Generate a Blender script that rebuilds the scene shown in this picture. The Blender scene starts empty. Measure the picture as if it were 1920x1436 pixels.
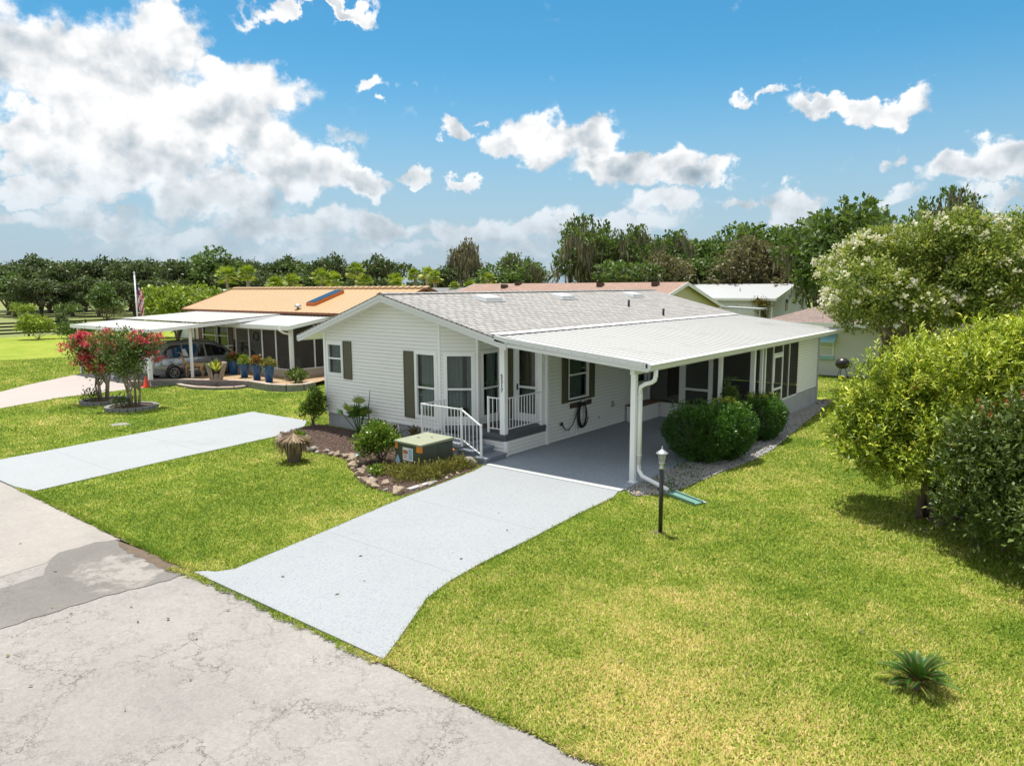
import bpy, math, random
import numpy as np
from mathutils import Vector, Matrix

S = bpy.context.scene
C = S.collection
rad = math.radians

# ------------------------------------------------------------------ camera
cam_d = bpy.data.cameras.new('camera')
cam = bpy.data.objects.new('camera', cam_d)
C.objects.link(cam)
S.camera = cam
cam_d.sensor_width = 36.0
cam_d.lens = 1344.3 / 1920.0 * 36.0
cam_d.clip_start = 0.1
cam_d.clip_end = 5000.0
_p, _y, _r = rad(7.65), rad(38.47), rad(0.3)
_fw = Vector((-math.sin(_y) * math.cos(_p), math.cos(_y) * math.cos(_p), -math.sin(_p)))
_rt = Vector((math.cos(_y), math.sin(_y), 0))
_up = _rt.cross(_fw)
_r2 = math.cos(_r) * _rt - math.sin(_r) * _up
_u2 = math.sin(_r) * _rt + math.cos(_r) * _up
cam.matrix_world = Matrix(((_r2.x, _u2.x, -_fw.x, 0), (_r2.y, _u2.y, -_fw.y, 0),
                           (_r2.z, _u2.z, -_fw.z, 4.2), (0, 0, 0, 1)))

# ------------------------------------------------------------------ sun and sky
SUNV = Vector((-0.21, 0.10, 1.0)).normalized()
SUN_EL = math.asin(SUNV.z)
SUN_AZ = math.atan2(SUNV.x, SUNV.y)
sun_d = bpy.data.lights.new('sun', 'SUN')
sun_d.energy = 3.8
sun_d.angle = rad(0.55)
sun_d.color = (1.0, 0.965, 0.90)
sun = bpy.data.objects.new('sun', sun_d)
C.objects.link(sun)
sun.rotation_euler = SUNV.to_track_quat('Z', 'Y').to_euler()
sun.location = (0, 0, 60)

S.view_settings.view_transform = 'Standard'
S.view_settings.look = 'None'
S.view_settings.gamma = 1.0
S.view_settings.use_curve_mapping = False
S.view_settings.exposure = 0.80
S.render.resolution_x = 1024
S.render.resolution_y = 765
S.render.engine = 'CYCLES'
S.cycles.max_bounces = 8
S.cycles.transparent_max_bounces = 16
S.cycles.diffuse_bounces = 4
S.cycles.glossy_bounces = 3
S.cycles.transmission_bounces = 4

world = bpy.data.worlds.new("World")
S.world = world
world.use_nodes = True
WN = world.node_tree.nodes
WL = world.node_tree.links
WN.clear()


class NB:
    """small node-tree builder"""
    def __init__(s, tree):
        s.t = tree; s.n = tree.nodes; s.l = tree.links

    def node(s, typ, **kw):
        nd = s.n.new(typ)
        for k, v in kw.items():
            setattr(nd, k, v)
        return nd

    def put(s, sock, v):
        if isinstance(v, bpy.types.NodeSocket):
            s.l.new(v, sock)
        elif v is not None:
            sock.default_value = v

    def m(s, op, a, b=None, c=None, clamp=False):
        nd = s.node('ShaderNodeMath', operation=op, use_clamp=clamp)
        s.put(nd.inputs[0], a)
        if b is not None: s.put(nd.inputs[1], b)
        if c is not None: s.put(nd.inputs[2], c)
        return nd.outputs[0]

    def v(s, op, a, b=None, scale=None):
        nd = s.node('ShaderNodeVectorMath', operation=op)
        s.put(nd.inputs[0], a)
        if b is not None: s.put(nd.inputs[1], b)
        if scale is not None: s.put(nd.inputs['Scale'], scale)
        return nd.outputs['Value'] if op in ('LENGTH', 'DOT_PRODUCT', 'DISTANCE') else nd.outputs[0]

    def noise(s, vec, scale, detail=4, rough=0.55, dist=0.0):
        nd = s.node('ShaderNodeTexNoise')
        s.put(nd.inputs['Vector'], vec)
        nd.inputs['Scale'].default_value = scale
        nd.inputs['Detail'].default_value = detail
        nd.inputs['Roughness'].default_value = rough
        nd.inputs['Distortion'].default_value = dist
        return nd.outputs[0], nd.outputs[1]

    def rng(s, x, a, b, c=0.0, d=1.0, smooth=True):
        nd = s.node('ShaderNodeMapRange')
        nd.interpolation_type = 'SMOOTHSTEP' if smooth else 'LINEAR'
        nd.clamp = True
        s.put(nd.inputs[0], x)
        for i, q in ((1, a), (2, b), (3, c), (4, d)):
            s.put(nd.inputs[i], q)
        return nd.outputs[0]

    def mix(s, f, a, b, mode='MIX'):
        nd = s.node('ShaderNodeMix', data_type='RGBA', blend_type=mode)
        s.put(nd.inputs[0], f)
        s.put(nd.inputs[6], a)
        s.put(nd.inputs[7], b)
        return nd.outputs[2]

    def ramp(s, x, stops):
        nd = s.node('ShaderNodeValToRGB')
        s.put(nd.inputs[0], x)
        el = nd.color_ramp.elements
        while len(el) < len(stops): el.new(0.5)
        for e, (p, c) in zip(el, stops):
            e.position = p; e.color = tuple(c) + (1,) if len(c) == 3 else c
        return nd.outputs[0]


def rgba(c): return (c[0], c[1], c[2], 1.0)


# cumulus and fair-weather clouds are part of the sky: each entry is
# (azimuth deg from +Y towards -X, elevation deg, half width, half height, weight)
CLOUDS = [
  (70.8,15.0,4.3,3.4,1.00), (66.7,13.6,5.4,3.9,1.00), (62.3,16.7,3.7,2.6,1.00), (57.5,14.5,4.0,2.1,0.90), (59.5,11.6,5.4,2.8,1.00), (70.3,10.0,4.1,2.3,1.00),
 (65.4,9.4,5.9,2.8,1.00), (62.2,18.0,2.0,1.6,0.90), (55.2,8.9,5.3,1.9,1.00), (49.8,8.3,3.6,1.2,0.95), (68.1,7.5,3.8,1.4,0.70), (71.4,7.9,2.0,1.3,0.80),
 (70.1,6.0,3.6,1.2,0.90), (60.5,6.5,6.1,1.9,0.85), (54.7,4.7,6.2,1.6,0.75), (48.3,4.8,3.6,1.4,0.85), (41.7,4.5,5.0,1.5,0.70), (36.7,4.8,4.6,1.4,0.75),
 (65.4,4.5,4.0,0.9,0.50), (52.5,19.6,5.3,0.6,0.95), (48.4,14.7,1.6,0.6,0.75), (42.4,11.9,1.6,0.8,0.85), (45.1,9.2,1.2,0.6,0.80), (42.2,8.3,1.2,0.5,0.75),
 (38.8,11.0,2.1,1.1,0.70), (35.9,11.5,3.7,2.1,1.00), (32.6,11.5,2.8,1.9,1.00), (30.6,9.1,4.5,1.7,1.00), (27.0,9.0,3.6,1.7,1.00), (24.2,7.9,2.3,1.0,0.90),
 (21.5,12.8,1.1,0.5,0.65), (19.5,12.6,1.3,0.4,0.60), (15.2,12.1,2.8,1.1,1.00), (11.8,12.3,2.9,1.2,1.00), (26.5,5.9,3.2,1.4,0.80), (17.7,5.4,2.2,1.1,0.80),
 (21.4,5.5,1.9,0.6,0.60), (6.6,7.2,2.7,1.2,0.95), (4.3,8.2,1.7,1.6,0.95), (4.7,5.6,2.6,0.8,0.70), (11.0,8.8,0.8,0.5,0.55), (10.2,5.9,1.9,0.7,0.50),
 (30.5,4.0,6.2,1.4,0.60), (58.9,2.7,11.1,1.0,0.45), (71.7,3.9,3.5,1.0,0.55), (67.4,4.4,4.5,1.2,0.60), (62.4,3.4,5.6,1.1,0.60), (52.4,2.8,7.9,1.0,0.50),
 (44.3,2.8,6.6,0.9,0.50), (36.7,2.8,6.3,0.9,0.45), (65.2,12.2,5.2,4.0,1.00), (51.3,11.0,2.3,0.9,0.50), (14.8,4.3,3.2,0.9,0.45), (48.3,13.1,0.8,0.3,0.50),
 (40.8,13.2,0.8,0.3,0.50),
]
SKY_STRENGTH = 0.115


def build_world():
    w = NB(world.node_tree)
    tc = w.node('ShaderNodeTexCoord').outputs['Generated']
    sep = w.node('ShaderNodeSeparateXYZ'); w.put(sep.inputs[0], tc)
    x, y, z = sep.outputs
    az = w.m('MULTIPLY', w.m('ARCTAN2', w.m('MULTIPLY', x, -1.0), y), 57.2958)
    el = w.m('MULTIPLY', w.m('ARCSINE', z), 57.2958)
    cmb = w.node('ShaderNodeCombineXYZ')
    w.put(cmb.inputs[0], az); w.put(cmb.inputs[1], el)
    p = cmb.outputs[0]
    # billowing distortion of the positions
    n1s, n1 = w.noise(p, 0.16, 3, 0.5)
    n2 = w.noise(p, 0.62, 5, 0.62)[1]
    off = w.v('ADD', w.v('SCALE', w.v('SUBTRACT', n1, (0.5, 0.5, 0.5)), scale=7.0),
              w.v('SCALE', w.v('SUBTRACT', n2, (0.5, 0.5, 0.5)), scale=3.2))
    q = w.v('ADD', p, off)
    field = None
    for (a, e, rx, ry, wt) in CLOUDS:
        d = w.v('LENGTH', w.v('MULTIPLY', w.v('SUBTRACT', q, (a, e, 0)), (1.0 / rx, 1.0 / ry, 0)))
        g = w.rng(d, 1.35, 0.35, 0.0, wt)
        field = g if field is None else w.m('MAXIMUM', field, g)
    b1 = w.noise(p, 0.33, 8, 0.62)[0]
    vor = w.node('ShaderNodeTexVoronoi', feature='SMOOTH_F1')
    w.put(vor.inputs['Vector'], q)
    vor.inputs['Scale'].default_value = 0.55
    vor.inputs['Smoothness'].default_value = 0.6
    vv = vor.outputs['Distance']
    # unseen clouds added overhead and behind the camera to brighten the fill light
    outm = w.m('MAXIMUM', w.rng(el, 25.0, 36.0), w.rng(w.m('ABSOLUTE', w.m('SUBTRACT', az, 38.5)), 46.0, 62.0))
    outm = w.m('MULTIPLY', outm, w.rng(el, -2.0, 4.0))
    field = w.m('MAXIMUM', field, w.m('MULTIPLY', outm, w.rng(n1s, 0.36, 0.52)))
    dens = w.m('ADD', w.m('ADD', field, w.m('MULTIPLY', w.m('SUBTRACT', b1, 0.5), 1.05)),
               w.m('MULTIPLY', w.m('SUBTRACT', 0.45, vv), 0.22))
    alpha = w.rng(dens, 0.14, 0.66)
    # relief: parts of the cloud that rise above their surroundings are brighter
    relief = w.m('SUBTRACT', w.noise(p, 0.33, 4, 0.5)[0], w.noise(w.v('ADD', p, (0.6, 1.2, 0)), 0.33, 4, 0.5)[0])
    core = w.rng(dens, 0.6, 1.15)
    big = w.noise(p, 0.11, 4, 0.6)[0]
    grey = w.m('MULTIPLY', core, w.rng(big, 0.42, 0.66))
    shade = w.m('ADD', w.m('ADD', 0.98, w.m('MULTIPLY', relief, 1.1)), w.m('MULTIPLY', grey, -0.34))
    shade = w.m('ADD', shade, w.m('MULTIPLY', w.m('SUBTRACT', 0.4, vv), 0.22))
    shade = w.m('MAXIMUM', w.m('MINIMUM', shade, 1.08), 0.50)
    ccol = w.mix(w.rng(shade, 0.4, 1.0), (0.60, 0.77, 0.90, 1), (1.0, 1.0, 1.0, 1))
    low = w.rng(el, 0.0, 11.0)
    ccol = w.mix(low, (0.72, 0.82, 0.92, 1), ccol)
    cloud = w.v('SCALE', ccol, scale=w.m('MULTIPLY', shade, w.m('ADD', 4.1, w.m('MULTIPLY', low, 1.05))))
    sky = w.node('ShaderNodeTexSky', sky_type='NISHITA')
    sky.sun_disc = False
    sky.sun_elevation = SUN_EL
    sky.sun_rotation = SUN_AZ
    sky.altitude = 20
    sky.air_density = 1.0
    sky.dust_density = 0.6
    sky.ozone_density = 2.0
    hs = w.node('ShaderNodeHueSaturation')
    hs.inputs['Hue'].default_value = 0.482
    hs.inputs['Saturation'].default_value = 1.42
    hs.inputs['Value'].default_value = 0.68
    w.put(hs.inputs['Color'], sky.outputs[0])
    # thin bright haze bank near the horizon
    veil = w.m('MULTIPLY', w.rng(el, 17.0, 0.5), 0.86)
    base = w.mix(veil, hs.outputs[0], (2.05, 2.75, 3.4, 1))
    col = w.mix(w.m('MULTIPLY', alpha, w.m('ADD', 0.72, w.m('MULTIPLY', low, 0.25))), base, cloud)
    bg = w.node('ShaderNodeBackground')
    w.put(bg.inputs[0], col)
    bg.inputs[1].default_value = SKY_STRENGTH
    out = w.node('ShaderNodeOutputWorld')
    w.l.new(bg.outputs[0], out.inputs[0])


build_world()
world.cycles.sampling_method = 'MANUAL'
world.cycles.sample_map_resolution = 512

# ------------------------------------------------------------------ materials
def new_mat(name):
    m = bpy.data.materials.new(name)
    m.use_nodes = True
    m.node_tree.nodes.clear()
    b = NB(m.node_tree)
    out = b.node('ShaderNodeOutputMaterial')
    pr = b.node('ShaderNodeBsdfPrincipled')
    b.l.new(pr.outputs[0], out.inputs[0])
    return m, b, pr, out


def bump(b, pr, h, strength=0.3, dist=0.01):
    nd = b.node('ShaderNodeBump')
    nd.inputs['Strength'].default_value = strength
    nd.inputs['Distance'].default_value = dist
    b.put(nd.inputs['Height'], h)
    b.l.new(nd.outputs[0], pr.inputs['Normal'])


def simple(name, c, rough=0.6, var=0.12, scale=3.0, fine=0.0, fscale=60.0, bmp=0.0, metallic=0.0, spec=0.5, dirt=None):
    """painted / moulded surface with soft colour variation, specks and optional stains"""
    m, b, pr, out = new_mat(name)
    pos = b.node('ShaderNodeNewGeometry').outputs['Position']
    n = b.noise(pos, scale, 5, 0.6)[0]
    f = b.m('ADD', 1.0 - var, b.m('MULTIPLY', n, 2 * var))
    if fine > 0:
        n2 = b.noise(pos, fscale, 3, 0.7)[0]
        f = b.m('MULTIPLY', f, b.m('ADD', 1.0 - fine, b.m('MULTIPLY', n2, 2 * fine)))
    col = b.v('SCALE', rgba(c)[:3], scale=f)
    if dirt:
        n3 = b.noise(pos, dirt[1], 6, 0.65)[0]
        col = b.mix(b.rng(n3, dirt[2], dirt[3], 0, dirt[4]), col, rgba(dirt[0]))
    b.put(pr.inputs['Base Color'], col)
    pr.inputs['Roughness'].default_value = rough
    pr.inputs['Metallic'].default_value = metallic
    pr.inputs['Specular IOR Level'].default_value = spec
    if bmp > 0:
        bump(b, pr, b.noise(pos, fscale, 4, 0.6)[0], bmp, 0.01)
    return m


M = {}
M['lap_shade'] = simple('painted siding lap shade', (0.52, 0.52, 0.49), 0.6, 0.1, 3.0)  # grey stands in for the shade line under each siding lap
M['siding'] = simple('white vinyl siding', (0.84, 0.84, 0.815), 0.45, 0.03, 1.2, dirt=((0.60, 0.60, 0.52), 1.1, 0.55, 0.85, 0.35))
M['white'] = simple('white painted trim', (0.86, 0.87, 0.87), 0.35, 0.03, 2.0)
M['fascia'] = simple('pale grey white fascia', (0.66, 0.67, 0.67), 0.4, 0.04, 2.0, dirt=((0.45, 0.47, 0.45), 5.0, 0.6, 0.85, 0.35))
M['shutter'] = simple('olive shutter', (0.095, 0.092, 0.048), 0.5, 0.15, 4.0)
M['deck'] = simple('grey deck paint', (0.095, 0.105, 0.115), 0.5, 0.12, 3.0, 0.08)
M['step'] = simple('blue grey step paint', (0.20, 0.23, 0.275), 0.55, 0.08, 3.0, 0.05)
M['landing'] = simple('light blue grey landing paint', (0.30, 0.33, 0.375), 0.55, 0.08, 3.0, 0.05)
M['door'] = simple('door paint', (0.80, 0.81, 0.82), 0.35, 0.02, 2.0)
M['dark'] = simple('unlit room backing', (0.03, 0.028, 0.025), 0.7, 0.2, 2.0)
M['brownwood'] = simple('dark brown wood', (0.07, 0.042, 0.026), 0.6, 0.3, 8.0)
M['oakboard'] = simple('red brown board', (0.20, 0.09, 0.045), 0.5, 0.25, 8.0)
M['black'] = simple('black rubber', (0.015, 0.015, 0.016), 0.45, 0.2, 8.0)
M['blackpaint'] = simple('black painted post', (0.022, 0.021, 0.02), 0.35, 0.2, 12.0)
M['metal'] = simple('aluminium', (0.55, 0.56, 0.57), 0.35, 0.08, 6.0, metallic=0.8)
M['greymetal'] = simple('grey vent metal', (0.42, 0.43, 0.43), 0.5, 0.15, 8.0)
M['mulch'] = simple('brown bark mulch', (0.11, 0.066, 0.045), 0.9, 0.5, 14.0, 0.5, 70.0, 0.9)
M['mulchred'] = simple('reddish mulch', (0.16, 0.06, 0.045), 0.9, 0.5, 14.0, 0.5, 70.0, 0.9)
M['chip'] = simple('mulch chips', (0.17, 0.115, 0.09), 0.9, 0.85, 30.0, 0.5, 120.0)
M['orangemulch'] = simple('orange mulch', (0.33, 0.225, 0.125), 0.9, 0.4, 14.0, 0.4, 70.0, 0.6)
M['gravelbase'] = simple('gravel bed', (0.12, 0.11, 0.10), 0.9, 0.5, 20.0, 0.6, 90.0, 0.9)
M['pebble'] = simple('white grey pebbles', (0.34, 0.33, 0.31), 0.8, 0.6, 25.0, 0.3, 90.0)
M['rock'] = simple('tan limestone rock', (0.31, 0.24, 0.17), 0.9, 0.45, 6.0, 0.35, 40.0, 0.8)
M['greyrock'] = simple('grey limestone rock', (0.30, 0.275, 0.24), 0.9, 0.45, 6.0, 0.35, 40.0, 0.8)
M['bark'] = simple('brown bark', (0.13, 0.095, 0.07), 0.9, 0.4, 6.0, 0.3, 30.0, 0.8)
M['palebark'] = simple('pale crepe myrtle bark', (0.30, 0.24, 0.18), 0.8, 0.35, 6.0, 0.2, 30.0, 0.4)
M['transgreen'] = simple('dark green enamel', (0.052, 0.066, 0.045), 0.45, 0.18, 3.0, 0.06)
M['translid'] = simple('sun bleached green lid', (0.26, 0.28, 0.195), 0.6, 0.12, 4.0, 0.1, 40, dirt=((0.2, 0.24, 0.13), 3.0, 0.5, 0.8, 0.5))
M['orange'] = simple('orange paint', (0.75, 0.26, 0.03), 0.5, 0.1, 5.0)
M['yellow'] = simple('yellow sticker', (0.72, 0.55, 0.06), 0.5, 0.05, 5.0)
M['sticker'] = simple('white sticker', (0.78, 0.77, 0.74), 0.5, 0.05, 5.0)
M['stickerblue'] = simple('blue sticker', (0.30, 0.50, 0.66), 0.5, 0.05, 5.0)
M['stickerrust'] = simple('rust red print', (0.45, 0.16, 0.08), 0.5, 0.05, 5.0)
M['teal'] = simple('teal glaze', (0.03, 0.26, 0.22), 0.25, 0.1, 5.0)
M['cone'] = simple('orange red cone', (0.85, 0.075, 0.02), 0.5, 0.05, 5.0)
M['bluepot'] = simple('cobalt blue glaze', (0.012, 0.085, 0.24), 0.2, 0.1, 5.0)
M['carpaint'] = simple('grey blue metallic car paint', (0.42, 0.44, 0.46), 0.22, 0.02, 2.0, metallic=0.6)
M['carglass'] = simple('tinted car glass', (0.012, 0.014, 0.016), 0.05, 0.0, 1.0, spec=0.8)
M['carlight'] = simple('red tail lamp lens', (0.35, 0.01, 0.01), 0.15, 0.0, 1.0)
M['headlight'] = simple('clear headlamp lens', (0.7, 0.72, 0.74), 0.1, 0.0, 1.0)
M['chrome'] = simple('chrome', (0.8, 0.8, 0.8), 0.12, 0.0, 1.0, metallic=1.0)
M['tansiding'] = simple('tan siding', (0.56, 0.45, 0.34), 0.5, 0.05, 1.5)
M['yellowsiding'] = simple('pale yellow siding', (0.62, 0.60, 0.36), 0.5, 0.05, 1.5)
M['stucco'] = simple('pale grey stucco', (0.60, 0.60, 0.58), 0.85, 0.05, 1.5, 0.08, 50, 0.2)
M['whitewall'] = simple('white painted wall', (0.66, 0.70, 0.73), 0.6, 0.04, 1.0)
M['aqua'] = simple('aqua awning', (0.26, 0.50, 0.52), 0.5, 0.06, 2.0)
M['maroon'] = simple('maroon shutter', (0.10, 0.022, 0.018), 0.5, 0.1, 5.0)
M['metalroof'] = simple('white aluminium roof', (0.40, 0.395, 0.38), 0.6, 0.05, 0.7, 0.02, 20, dirt=((0.22, 0.215, 0.20), 0.8, 0.5, 0.8, 0.45))
M['whiteroof'] = simple('white metal roof', (0.40, 0.41, 0.415), 0.4, 0.04, 0.5)
M['orangeroof'] = simple('orange coated metal roof', (0.45, 0.295, 0.15), 0.42, 0.05, 0.5)
M['copperedge'] = simple('rust brown roof edge', (0.20, 0.06, 0.025), 0.5, 0.1, 5.0)
M['copperbox'] = simple('burnt orange skylight curb', (0.50, 0.13, 0.02), 0.5, 0.1, 5.0)
M['skyglass'] = simple('skylight glass', (0.02, 0.03, 0.045), 0.12, 0.0, 1.0, spec=0.9)
M['concretewall'] = simple('grey block wall', (0.36, 0.37, 0.38), 0.85, 0.2, 2.5, 0.12, 40, 0.3, dirt=((0.20, 0.20, 0.20), 1.8, 0.5, 0.8, 0.5))
M['ringblock'] = simple('grey split face block', (0.22, 0.22, 0.205), 0.9, 0.5, 7.0, 0.2, 40, 0.5)
M['capstone'] = simple('pale pink cap stone', (0.40, 0.335, 0.29), 0.85, 0.15, 5.0, 0.1, 40)
M['pinkconcrete'] = simple('pinkish concrete', (0.36, 0.31, 0.285), 0.8, 0.08, 0.8, 0.08, 30)
M['fencewood'] = simple('black board fence', (0.014, 0.012, 0.012), 0.7, 0.3, 3.0)
M['red'] = simple('red cloth', (0.50, 0.02, 0.04), 0.8, 0.1, 8.0)
M['cloth'] = simple('white cloth', (0.75, 0.75, 0.76), 0.8, 0.05, 8.0)
M['navy'] = simple('navy cloth', (0.03, 0.04, 0.16), 0.8, 0.1, 8.0)
M['goatlight'] = simple('pale tan statue', (0.52, 0.42, 0.30), 0.6, 0.15, 8.0)
M['gold'] = simple('tan brown statue', (0.42, 0.27, 0.12), 0.6, 0.4, 6.0)
M['thatch'] = simple('dry palm thatch', (0.40, 0.29, 0.17), 0.9, 0.5, 20.0)
M['digit'] = simple('black number', (0.01, 0.01, 0.01), 0.4, 0.0, 1.0)
M['greenplastic'] = simple('green plastic', (0.14, 0.27, 0.22), 0.4, 0.1, 5.0)
M['slabjoint'] = simple('pale slab joint strip', (0.40, 0.42, 0.42), 0.6, 0.05, 3.0)
M['patio'] = simple('white patio furniture', (0.7, 0.72, 0.75), 0.4, 0.05, 3.0)
M['cover'] = simple('concrete meter cover', (0.26, 0.25, 0.23), 0.85, 0.25, 8.0, 0.2, 50)


def glass_mat():
    m, b, pr, out = new_mat('window glass')
    tr = b.node('ShaderNodeBsdfTransparent'); tr.inputs[0].default_value = (0.62, 0.68, 0.66, 1)
    gl = b.node('ShaderNodeBsdfGlossy'); gl.inputs['Roughness'].default_value = 0.02
    gl.inputs[0].default_value = (0.95, 0.98, 1, 1)
    lw = b.node('ShaderNodeLayerWeight'); lw.inputs[0].default_value = 0.5
    fac = b.m('ADD', 0.035, b.m('MULTIPLY', b.m('POWER', lw.outputs['Facing'], 5.0), 0.85))
    mx = b.node('ShaderNodeMixShader')
    b.l.new(fac, mx.inputs[0]); b.l.new(tr.outputs[0], mx.inputs[1]); b.l.new(gl.outputs[0], mx.inputs[2])
    b.l.new(mx.outputs[0], out.inputs[0])
    m.node_tree.nodes.remove(pr)
    return m


def screen_mat(name, a, c):
    m, b, pr, out = new_mat(name)
    tr = b.node('ShaderNodeBsdfTransparent')
    pr.inputs['Base Color'].default_value = rgba(c)
    pr.inputs['Roughness'].default_value = 0.7
    mx = b.node('ShaderNodeMixShader')
    mx.inputs[0].default_value = a
    b.l.new(tr.outputs[0], mx.inputs[1]); b.l.new(pr.outputs[0], mx.inputs[2])
    b.l.new(mx.outputs[0], out.inputs[0])
    return m


M['glass'] = glass_mat()
M['screen'] = screen_mat('dark insect screen', 0.46, (0.04, 0.037, 0.034))
M['lampglass'] = screen_mat('lamp glass', 0.45, (0.6, 0.62, 0.6))


def curtain_mat():
    m, b, pr, out = new_mat('pale curtain cloth')
    pr.inputs['Base Color'].default_value = (0.50, 0.54, 0.52, 1)
    pr.inputs['Roughness'].default_value = 0.9
    return m


M['curtain'] = curtain_mat()


def shingle_mat(name, c1, c2, along, run, row=0.145, tab=0.30, gap=(0.2, 0.2, 0.2)):
    """along: axis of the ridge ('x' or 'y'); courses step down the other axis"""
    m, b, pr, out = new_mat(name)
    pos = b.node('ShaderNodeNewGeometry').outputs['Position']
    sp = b.node('ShaderNodeSeparateXYZ'); b.put(sp.inputs[0], pos)
    cm = b.node('ShaderNodeCombineXYZ')
    a = sp.outputs[1] if along == 'y' else sp.outputs[0]
    r = sp.outputs[0] if along == 'y' else sp.outputs[1]
    b.put(cm.inputs[0], a); b.put(cm.inputs[1], b.m('MULTIPLY', r, run))
    br = b.node('ShaderNodeTexBrick')
    b.put(br.inputs['Vector'], cm.outputs[0])
    br.inputs['Color1'].default_value = rgba(c1)
    br.inputs['Color2'].default_value = rgba(c2)
    br.inputs['Mortar'].default_value = rgba(gap)
    br.inputs['Scale'].default_value = 1.0
    br.inputs['Mortar Size'].default_value = 0.016
    br.inputs['Mortar Smooth'].default_value = 0.3
    br.inputs['Bias'].default_value = 0.0
    br.inputs['Brick Width'].default_value = tab
    br.inputs['Row Height'].default_value = row
    br.offset = 0.42; br.offset_frequency = 2; br.squash = 0.8; br.squash_frequency = 3
    n = b.noise(pos, 2.2, 6, 0.7)[0]
    n2 = b.noise(cm.outputs[0], 9.0, 3, 0.7)[0]
    f = b.m('ADD', 0.62, b.m('ADD', b.m('MULTIPLY', n, 0.40), b.m('MULTIPLY', n2, 0.36)))
    b.put(pr.inputs['Base Color'], b.v('SCALE', br.outputs[0], scale=f))
    pr.inputs['Roughness'].default_value = 0.9
    bump(b, pr, b.m('SUBTRACT', 1.0, br.outputs[1]), 0.8, 0.012)
    return m


M['shingle'] = shingle_mat('light grey shingles', (0.34, 0.325, 0.305), (0.265, 0.255, 0.245), 'y', 1.03, 0.17, 0.34, (0.075, 0.07, 0.066))
M['tanshingle'] = shingle_mat('pinkish tan shingles', (0.33, 0.205, 0.155), (0.27, 0.17, 0.13), 'x', 1.03, 0.15, 0.32, (0.22, 0.15, 0.12))
M['brownshingle'] = shingle_mat('brown grey shingles', (0.26, 0.185, 0.155), (0.18, 0.135, 0.12), 'x', 1.03, 0.15, 0.4, (0.16, 0.12, 0.11))
M['greyshingle'] = shingle_mat('grey shingles', (0.19, 0.185, 0.185), (0.15, 0.15, 0.15), 'y', 1.03)


def coat_mat(name, c, speck, spd=(0.17, 0.20, 0.235), joints=()):
    """sprayed speckled concrete coating; joints = saw cuts at constant world y"""
    m, b, pr, out = new_mat(name)
    pos = b.node('ShaderNodeNewGeometry').outputs['Position']
    n = b.noise(pos, 0.8, 5, 0.6)[0]
    f = b.m('ADD', 0.93, b.m('MULTIPLY', n, 0.14))
    base = b.v('SCALE', c, scale=f)
    s1 = b.noise(pos, 42.0, 3, 0.75)[0]
    s2 = b.noise(pos, 11.0, 5, 0.8)[0]
    base = b.mix(b.m('MULTIPLY', b.rng(s1, 0.52, 0.62), speck), base, rgba(spd))
    base = b.mix(b.m('MULTIPLY', b.rng(s2, 0.56, 0.70), speck * 0.55), base, rgba(spd))
    sp = b.node('ShaderNodeSeparateXYZ'); b.put(sp.inputs[0], pos)
    for j in joints:
        wob = b.m('MULTIPLY', b.m('SUBTRACT', b.noise(pos, 3.0, 2, 0.5)[0], 0.5), 0.02)
        dd = b.m('ABSOLUTE', b.m('SUBTRACT', b.m('ADD', sp.outputs[1], wob), j))
        base = b.mix(b.rng(dd, 0.010, 0.004, 0, 0.55), base, (0.13, 0.14, 0.145, 1))
    stain = b.noise(pos, 0.45, 6, 0.7)[0]
    base = b.mix(b.rng(stain, 0.55, 0.8, 0, 0.42), base, (0.21, 0.22, 0.22, 1))
    b.put(pr.inputs['Base Color'], base)
    pr.inputs['Roughness'].default_value = 0.8
    bump(b, pr, s1, 0.35, 0.004)
    return m


M['drive'] = coat_mat('pale blue grey speckled coating', (0.29, 0.303, 0.315), 0.72, joints=(7.35, 9.6))
M['drive2'] = coat_mat('pale grey coating', (0.31, 0.322, 0.33), 0.5, joints=(6.9, 9.2, 11.2))
M['slab'] = coat_mat('blue grey speckled slab coating', (0.27, 0.315, 0.375), 0.85, (0.50, 0.54, 0.59))


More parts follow.
